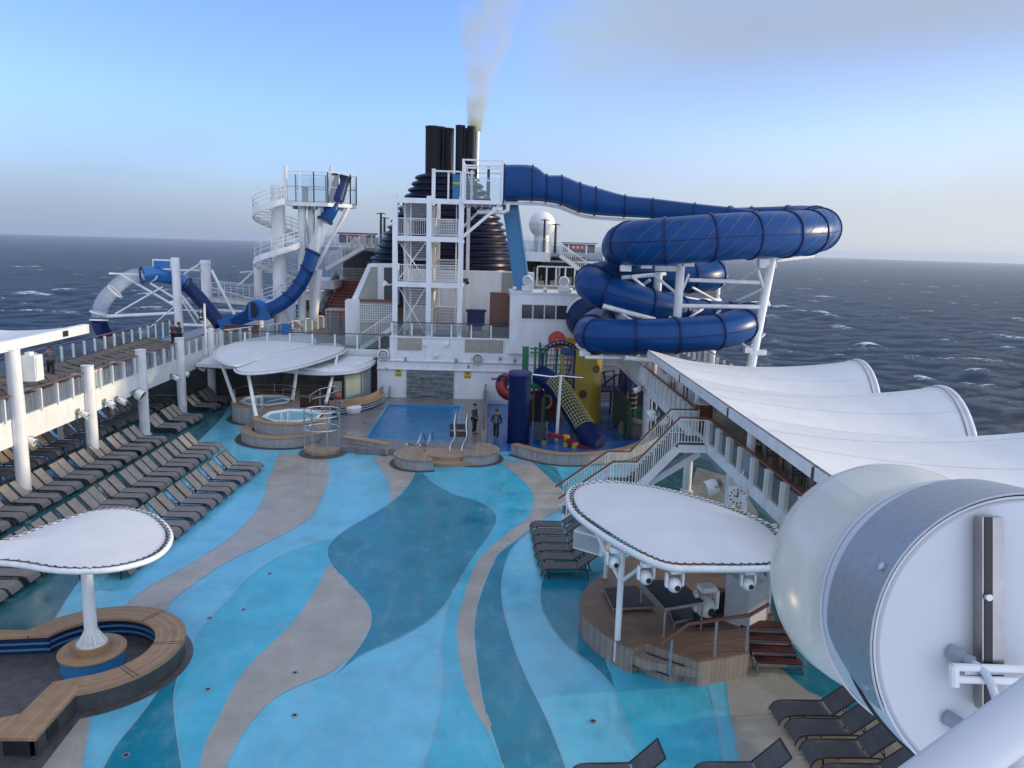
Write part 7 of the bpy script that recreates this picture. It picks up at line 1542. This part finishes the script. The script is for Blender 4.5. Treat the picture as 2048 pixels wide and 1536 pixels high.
# ------------------------------------------------------------------ people
SKIN = mat('skin', (.42, .23, .16), .5, .08)
def skin_obj(name, verts, edges, radii, m, parent, sub=2):
    me = bpy.data.meshes.new(name); me.from_pydata([tuple(v) for v in verts], edges, [])
    o = bpy.data.objects.new(name, me); COL.objects.link(o); md = o.modifiers.new('skin', 'SKIN'); md.use_smooth_shade = True
    for i, r in enumerate(radii): me.skin_vertices[0].data[i].radius = (r, r) if not isinstance(r, tuple) else r
    me.skin_vertices[0].data[0].use_root = True; o.modifiers.new('sub', 'SUBSURF').levels = sub; o.modifiers['sub'].render_levels = sub
    me.materials.append(m); o.parent = parent; return o
def person(loc, rz, label, top, bottom, hair, pose, group=None, hairm='short', s=1.0):
    """pose: joints relative to the standing figure: hands, feet, head turn"""
    e = thing('person', label, 'person', loc, group); e.rotation_euler = (0, 0, rz); e.scale = (s, s, s)
    J = dict(pel=(0, 0, .93), spine=(0, .01, 1.12), chest=(0, .0, 1.32), neck=(0, .01, 1.48), head0=(0, -.01, 1.55), head1=(0, -.02, 1.66), head2=(0, -.01, 1.72),
             shl=(.19, .01, 1.40), ell=(.24, .02, 1.13), hal=(.25, -.05, .88), shr=(-.19, .01, 1.40), elr=(-.24, .02, 1.13), har=(-.25, -.05, .88),
             hpl=(.09, 0, .90), knl=(.10, -.02, .49), anl=(.10, .02, .09), tol=(.11, -.15, .035), hpr=(-.09, 0, .90), knr=(-.10, -.02, .49), anr=(-.10, .02, .09), tor=(-.11, -.15, .035))
    J.update(pose); k = list(J); ix = {a: i for i, a in enumerate(k)}; E = lambda *p: [(ix[a], ix[b]) for a, b in zip(p[:-1], p[1:])]
    ed = E('pel', 'spine', 'chest', 'neck', 'head0', 'head1', 'head2')+E('chest', 'shl', 'ell', 'hal')+E('chest', 'shr', 'elr', 'har')+E('pel', 'hpl', 'knl', 'anl', 'tol')+E('pel', 'hpr', 'knr', 'anr', 'tor')
    rad = dict(pel=.135, spine=.125, chest=.15, neck=.055, head0=.075, head1=.10, head2=.07, shl=.068, ell=.046, hal=.034, shr=.068, elr=.046, har=.034, hpl=.09, knl=.06, anl=.045, tol=.035, hpr=.09, knr=.06, anr=.045, tor=.035)
    skin_obj('body', [J[a] for a in k], ed, [rad[a] for a in k], SKIN, e)
    c = ['pel', 'spine', 'chest', 'neck', 'shl', 'ell', 'hal', 'shr', 'elr', 'har']; ci = {a: i for i, a in enumerate(c)}
    lw = lambda a, b, t: tuple(Vector(J[a]).lerp(Vector(J[b]), t))
    cv = [J['pel'], J['spine'], J['chest'], lw('chest', 'neck', .85), J['shl'], J['ell'], lw('ell', 'hal', .85), J['shr'], J['elr'], lw('elr', 'har', .85)]
    skin_obj('jacket', cv, [(0, 1), (1, 2), (2, 3), (2, 4), (4, 5), (5, 6), (2, 7), (7, 8), (8, 9)], [.155, .15, .175, .07, .085, .062, .05, .085, .062, .05], top, e)
    tv = [J['pel'], J['hpl'], J['knl'], lw('knl', 'anl', .95), J['hpr'], J['knr'], lw('knr', 'anr', .95)]
    skin_obj('trousers', tv, [(0, 1), (1, 2), (2, 3), (0, 4), (4, 5), (5, 6)], [.15, .105, .078, .068, .105, .078, .068], bottom, e)
    for sd_ in 'lr':
        a, t = Vector(J['an'+sd_]), Vector(J['to'+sd_]); skin_obj('shoe', [a+V(0, .03, -.03), a.lerp(t, .6)+V(0, 0, -.01), t], [(0, 1), (1, 2)], [.055, .05, .04], BLACK, e)
        h = Vector(J['ha'+sd_]); el = Vector(J['el'+sd_]); d = (h-el).normalized(); sx = 1 if sd_ == 'l' else -1; sdv = V(0, 1, 0)
        pv = [h, h+d*.09]; pe = [(0, 1)]; pr_ = [.032, .034]
        for f in range(4):
            b0 = len(pv); o_ = sdv*(f-1.5)*.021; L_ = (.065, .078, .072, .055)[f]; pv += [h+d*.095+o_, h+d*(.095+L_*.55)+o_+V(-sx*.008, 0, 0), h+d*(.095+L_)+o_+V(-sx*.022, 0, 0)]; pe += [(1, b0), (b0, b0+1), (b0+1, b0+2)]; pr_ += [.011, .010, .008]
        b0 = len(pv); pv += [h+d*.03-sdv*.04, h+d*.08-sdv*.058]; pe += [(0, b0), (b0, b0+1)]; pr_ += [.012, .009]
        skin_obj('hand', pv, pe, pr_, SKIN, e, 1)
    hc = Vector(J['head1']); o = MB().ball(hc+V(0, .015, .045), .118, 16, sc=(.86, 1.0, .9)); 
    if hairm == 'long': o.ball(hc+V(0, .06, -.08), .10, 14, sc=(1, .7, 1.5))
    ho = o.build('hair', hair); ho.parent = e
    f = MB(); f.ball(hc+V(.035, -.098, -.005), .013, 8); f.ball(hc+V(-.035, -.098, -.005), .013, 8); fo = f.build('eyes', BLACK); fo.parent = e
    f = MB(); f.ball(hc+V(0, -.112, -.035), .018, 8, sc=(.8, 1, 1.3)); fo = f.build('nose', SKIN); fo.parent = e; f = MB().ball(hc+V(0, -.092, -.075), .024, 8, sc=(1.2, .5, .35)); fo = f.build('mouth', mat('lips', (.30, .10, .09), .5)); fo.parent = e
    return e
HB = mat('hair_black', (.015, .012, .010), .5, .3); HBR = mat('hair_brown', (.06, .035, .022), .5, .3); HG = mat('hair_grey', (.32, .32, .33), .6, .2)
NJ = mat('navy_jacket', (.018, .022, .04), .7, .3); GS = mat('grey_shirt', (.12, .16, .20), .7, .2); BTR = mat('black_trousers', (.012, .012, .016), .7, .3)
KNIT = mat('patterned_knit', (.16, .15, .16), .8, .6, 14.); PUR = mat('purple_top', (.10, .05, .16), .7, .2); MAR = mat('dark_maroon', (.09, .05, .05), .7, .3)
walk = dict(knl=(.10, -.14, .50), anl=(.10, -.12, .10), tol=(.11, -.29, .05), knr=(-.10, .06, .48), anr=(-.10, .22, .12), tor=(-.11, .07, .035), ell=(.26, .08, 1.14), hal=(.27, .0, .89), elr=(-.26, -.02, 1.14), har=(-.27, -.14, .92))
p = Z(992, 879, .035); w1 = person(p, R(-6), 'person in an open dark jacket and grey shirt walking through the splash zone', NJ, BTR, HB, walk)
sv = MB().grid(lambda u, v: ((u-.5)*.13, -.186+.02*abs(u-.5)-.0*v, 1.0+.42*v), 4, 6); so_ = sv.build('shirt', GS); so_.parent = w1
p = Z(950, 868, PZ); person(p+V(-.05, 0, 0), R(60), 'person in dark clothes standing beside the divider wall by the pool', mat('dark_coat', (.03, .032, .04), .7, .3), BTR, HB, dict(har=(-.2, -.22, 1.02), elr=(-.25, -.04, 1.14)))
p = Z(103, 758, BZ); person(V(-23.0, p.y*(-23.0/p.x), BZ), R(30), 'person in a patterned knit sweater walking on the port balcony, hand to face', KNIT, BTR, HBR, dict(walk, elr=(-.3, -.12, 1.2), har=(-.12, -.2, 1.5)))
p = Z(352, 692, BZ); x = -21.6; yb = p.y*(x/p.x)
person(V(x-.25, yb+.25, BZ), R(60), 'person with dark hair in a maroon jacket at the port railing, left of two', MAR, BTR, HBR, dict(har=(-.15, -.3, 1.15), elr=(-.25, -.08, 1.14)))
person(V(x+.3, yb-.1, BZ), R(-40), 'person with black hair in a navy jacket at the port railing, right of two', NJ, BTR, HB, dict(hal=(.16, -.28, 1.1), ell=(.26, -.06, 1.14)), hairm='long')
seat = dict(pel=(0, 0, .50), spine=(0, .02, .70), chest=(0, .0, .90), neck=(0, .0, 1.06), head0=(0, -.02, 1.13), head1=(0, -.03, 1.24), head2=(0, -.02, 1.30), shl=(.19, 0, .98), ell=(.25, -.06, .73), hal=(.18, -.28, .68), shr=(-.19, 0, .98), elr=(-.25, -.06, .73), har=(-.18, -.28, .68), hpl=(.09, -.03, .50), knl=(.11, -.43, .50), anl=(.11, -.42, .09), tol=(.12, -.57, .035), hpr=(-.09, -.03, .50), knr=(-.11, -.43, .50), anr=(-.11, -.42, .09), tor=(-.12, -.57, .035))
person(V(10.2, 22.4, BZ), R(90), 'grey haired person in purple seated at a starboard balcony table behind the glass', PUR, GS, HG, seat)

# ------------------------------------------------------------------ foreground lamp beside the camera
def CP(px, py, d):     # point at optical depth d
    v = Vector(((px-CX)*d/F, (CY-py)*d/F, d)); return CAM+V(v.dot(_dX), v.dot(_dY), v.dot(_dZ))
fw = V(_dX.z, _dY.z, _dZ.z); rt = V(_dX.x, _dY.x, _dZ.x); upv = V(_dX.y, _dY.y, _dZ.y)
bc = CP(2052, 1298, 2.6); Mf = Matrix((rt, upv, fw)).transposed()
PLAS = mat('lamp_plastic', (.54, .55, .57), .32, .05, 1.5, bump=.02, bscale=30); 
lampw = thing('globe_lamp', 'big round white lamp with translucent globe and galvanised band close to the camera', 'lamp', bc)
Rb = .513
pr = [(.001, .0), (Rb-.02, .0), (Rb, .012), (Rb+.002, .12), (Rb+.0, .30), (Rb-.006, .44), (Rb-.022, .52), (Rb-.05, .56), (Rb-.05, .70)]
MB().lathe(pr, bc, 96, M=Mf).build('drum', PLAS, lampw, ang=.5)
MB().lathe([(Rb-.004, -.003), (Rb+.004, -.002), (Rb+.004, .010)], bc, 96, M=Mf).build('rim', PLAS, lampw)
# translucent globe
gc = bc+fw*.86-rt*.03+upv*.015
gm = glass('globe_acrylic', (.68, .68, .63), .66, .25, .10)
MB().lathe([(max(.001, (.518*math.sin(a))), -.518*math.cos(a)) for a in np.linspace(R(38), PI, 40)], gc, 96, M=Mf).build('globe', gm, lampw)
MB().lathe([(.519, -.003), (.521, 0), (.519, .003)], gc+fw*.05, 96, M=Mf).build('globe_seam', PLAS, lampw)
# galvanised band around the upper left
def cylp(a, z, r): return bc+Mf@V(r*math.cos(a), r*math.sin(a), z)
m = MB(); n = 60; vs = []
for i in range(n+1):
    a = R(62+(203-62)*i/n); end = max(0, (i-n+9)/9); z1 = .34-.26*end**1.8+.0; 
    for z, r in ((-.008, Rb+.018), (z1, Rb+.02), (z1, Rb+.011), (-.008, Rb+.010)): vs.append(cylp(a, z, r))
m.add(vs, [(i*4+j, i*4+(j+1) % 4, i*4+4+(j+1) % 4, i*4+4+j) for i in range(n) for j in range(4)]+[(3, 2, 1, 0), (n*4, n*4+1, n*4+2, n*4+3)]); 
GB = mat('galvanised_band', (.36, .37, .385), .46, .13, 40., .7, bump=.06, bscale=70); m.build('band', GB, lampw)
for a, z in ((150, .02), (196, .03)):
    p = cylp(R(a), z+.02, Rb+.018); d = (cylp(R(a), 0, 1)-cylp(R(a), 0, 0)); MB().cyl(p, p+d*.012, .014, n=14).build('screw', STEEL, lampw)
MB().tube([cylp(R(a), .25-.20*(a-188)/70, Rb+.006) for a in range(188, 258, 3)], .007, 6).build('cable_tie', BLACK, lampw)
MB().lathe([(Rb-.004, .445), (Rb+.004, .45), (Rb-.004, .455)], bc, 96, M=Mf).build('drum_seam', PLAS, lampw)
# channel bar and glands on the back plate
def bp(px, py, off): return CP(px, py, 2.6-off)
MB().obox(bp(1978, 1225, .035), (.072, .64, .045), M=Mf).build('channel', mat('channel_steel', (.40, .38, .36), .25, .15, 8, 1.), lampw)
MB().obox(bp(1977, 1225, .0585), (.026, .63, .004), M=Mf).build('channel_slot', mat('slot_dark', (.05, .047, .045), .35, .1, 3, .8), lampw)
for py in (1195, 1358): p = bp(1978, py, .066); MB().lathe([(.001, .0), (.011, .0), (.013, .006), (.013, .01)], p-fw*.004, 14, M=Mf).build('bolt', STEEL, lampw)
GL = mat('gland_grey', (.24, .27, .32), .45, .1)
for px, py in ((1900, 1302), (1893, 1434)):
    p = bp(px, py, 0); d = (-fw*.75+rt*.55-upv*.25).normalized(); o = MB().cyl(p, p+d*.05, .028, n=6); o.cyl(p+d*.05, p+d*.075, .022, n=14); o.build('cable_gland', GL, lampw)
    MB().tube(spline([p+d*.07, p+d*.11-upv*.01, p+d*.14-upv*.06, p+d*.15-upv*.16+rt*.01, p+d*.14-upv*.30+rt*.01], 6), .013, 10).build('cable', mat('cable_grey', (.45, .50, .56), .4, .05), lampw)
o = MB(); p = bp(1985, 1340, .06); o.obox(p, (.2, .02, .03), M=Mf); o.build('clamp', GALV, lampw)
for py in (1338, 1362): MB().cyl(bp(1905, py-4, .07), bp(2110, py+2, .09), .013, n=10).build('bracket_rod', CREAM, lampw)
MB().cyl(bp(1908, 1330, .07), bp(1908, 1372, .07), .016, n=10).build('bracket_end', CREAM, lampw)
MB().cyl(bc+fw*.3-upv*.4+rt*.1, bc+fw*.35-upv*3.2+rt*.3, .06, n=16).build('stand_pole', PLAS, lampw)
e = thing('near_railing', 'thick white railing pipe in front of the camera at the lower right corner', 'railing', CP(2048, 1420, 1.05))
MB().cyl(CP(1560, 1790, 1.0), CP(2350, 1205, 1.12), .036, n=24).build('top_pipe', PLAS, e)
MB().cyl(CP(2030, 1500, 1.08), CP(2025, 1900, 1.1), .02, n=16).build('post', mat('post_grey', (.5, .5, .5), .4), e)
# upper balcony edge this railing stands on, below the frame
MB().box((-.5, .5, 9.3), (4, .62, 9.42)).build('kerb', PLAS, e)

# ------------------------------------------------------------------ smoke from the exhaust pipes
sp = [(-1.7, 65.4, 20.0), (-1.6, 65.3, 21.5), (-1.35, 65.1, 24.0), (-.95, 64.8, 27.0), (-.3, 64.3, 31), (.8, 63.6, 35), (2.6, 62.6, 39), (5, 61.5, 43)]
rd = [.6, .8, 1.35, 2.1, 2.9, 3.5, 3.9, 4.0]
cl = spline(sp, 8); rr = [v.x for v in spline([(r, 0, 0) for r in rd], 8)]; rng = random.Random(2)
m = MB().tube(cl, rr, 24)
sm = bpy.data.materials.new('exhaust_smoke'); sm.use_nodes = True; nt = sm.node_tree; N = nt.nodes; L = nt.links; N.remove(N['Principled BSDF'])
pv = N.new('ShaderNodeVolumePrincipled'); pv.inputs['Color'].default_value = (.76, .74, .50, 1); pv.inputs['Anisotropy'].default_value = .2
tcn = N.new('ShaderNodeTexCoord'); nz2 = N.new('ShaderNodeTexNoise'); nz2.inputs['Scale'].default_value = .42; nz2.inputs['Detail'].default_value = 5; nz2.inputs['Roughness'].default_value = .62
L.new(tcn.outputs['Object'], nz2.inputs['Vector']); sx2 = N.new('ShaderNodeSeparateXYZ'); L.new(tcn.outputs['Object'], sx2.inputs[0])
def nm_(op, a, b, cl_=False):
    q_ = N.new('ShaderNodeMath'); q_.operation = op; q_.use_clamp = cl_
    for i, s in enumerate((a, b)):
        if isinstance(s, (int, float)): q_.inputs[i].default_value = s
        else: L.new(s, q_.inputs[i])
    return q_.outputs[0]
hgt = nm_('MAXIMUM', nm_('SUBTRACT', sx2.outputs[2], 19.6), .4)
fal = nm_('DIVIDE', SMOKE, nm_('POWER', hgt, 1.05))
mr = N.new('ShaderNodeMapRange'); mr.inputs[1].default_value = .36; mr.inputs[2].default_value = .62; L.new(nz2.outputs['Fac'], mr.inputs[0])
L.new(nm_('MULTIPLY', fal, mr.outputs[0]), pv.inputs['Density']); L.new(pv.outputs[0], N['Material Output'].inputs['Volume'])
o = m.build('smoke_plume', sm); stuff(o)
SC.cycles.volume_step_rate = 2.0; SC.cycles.volume_max_steps = 128
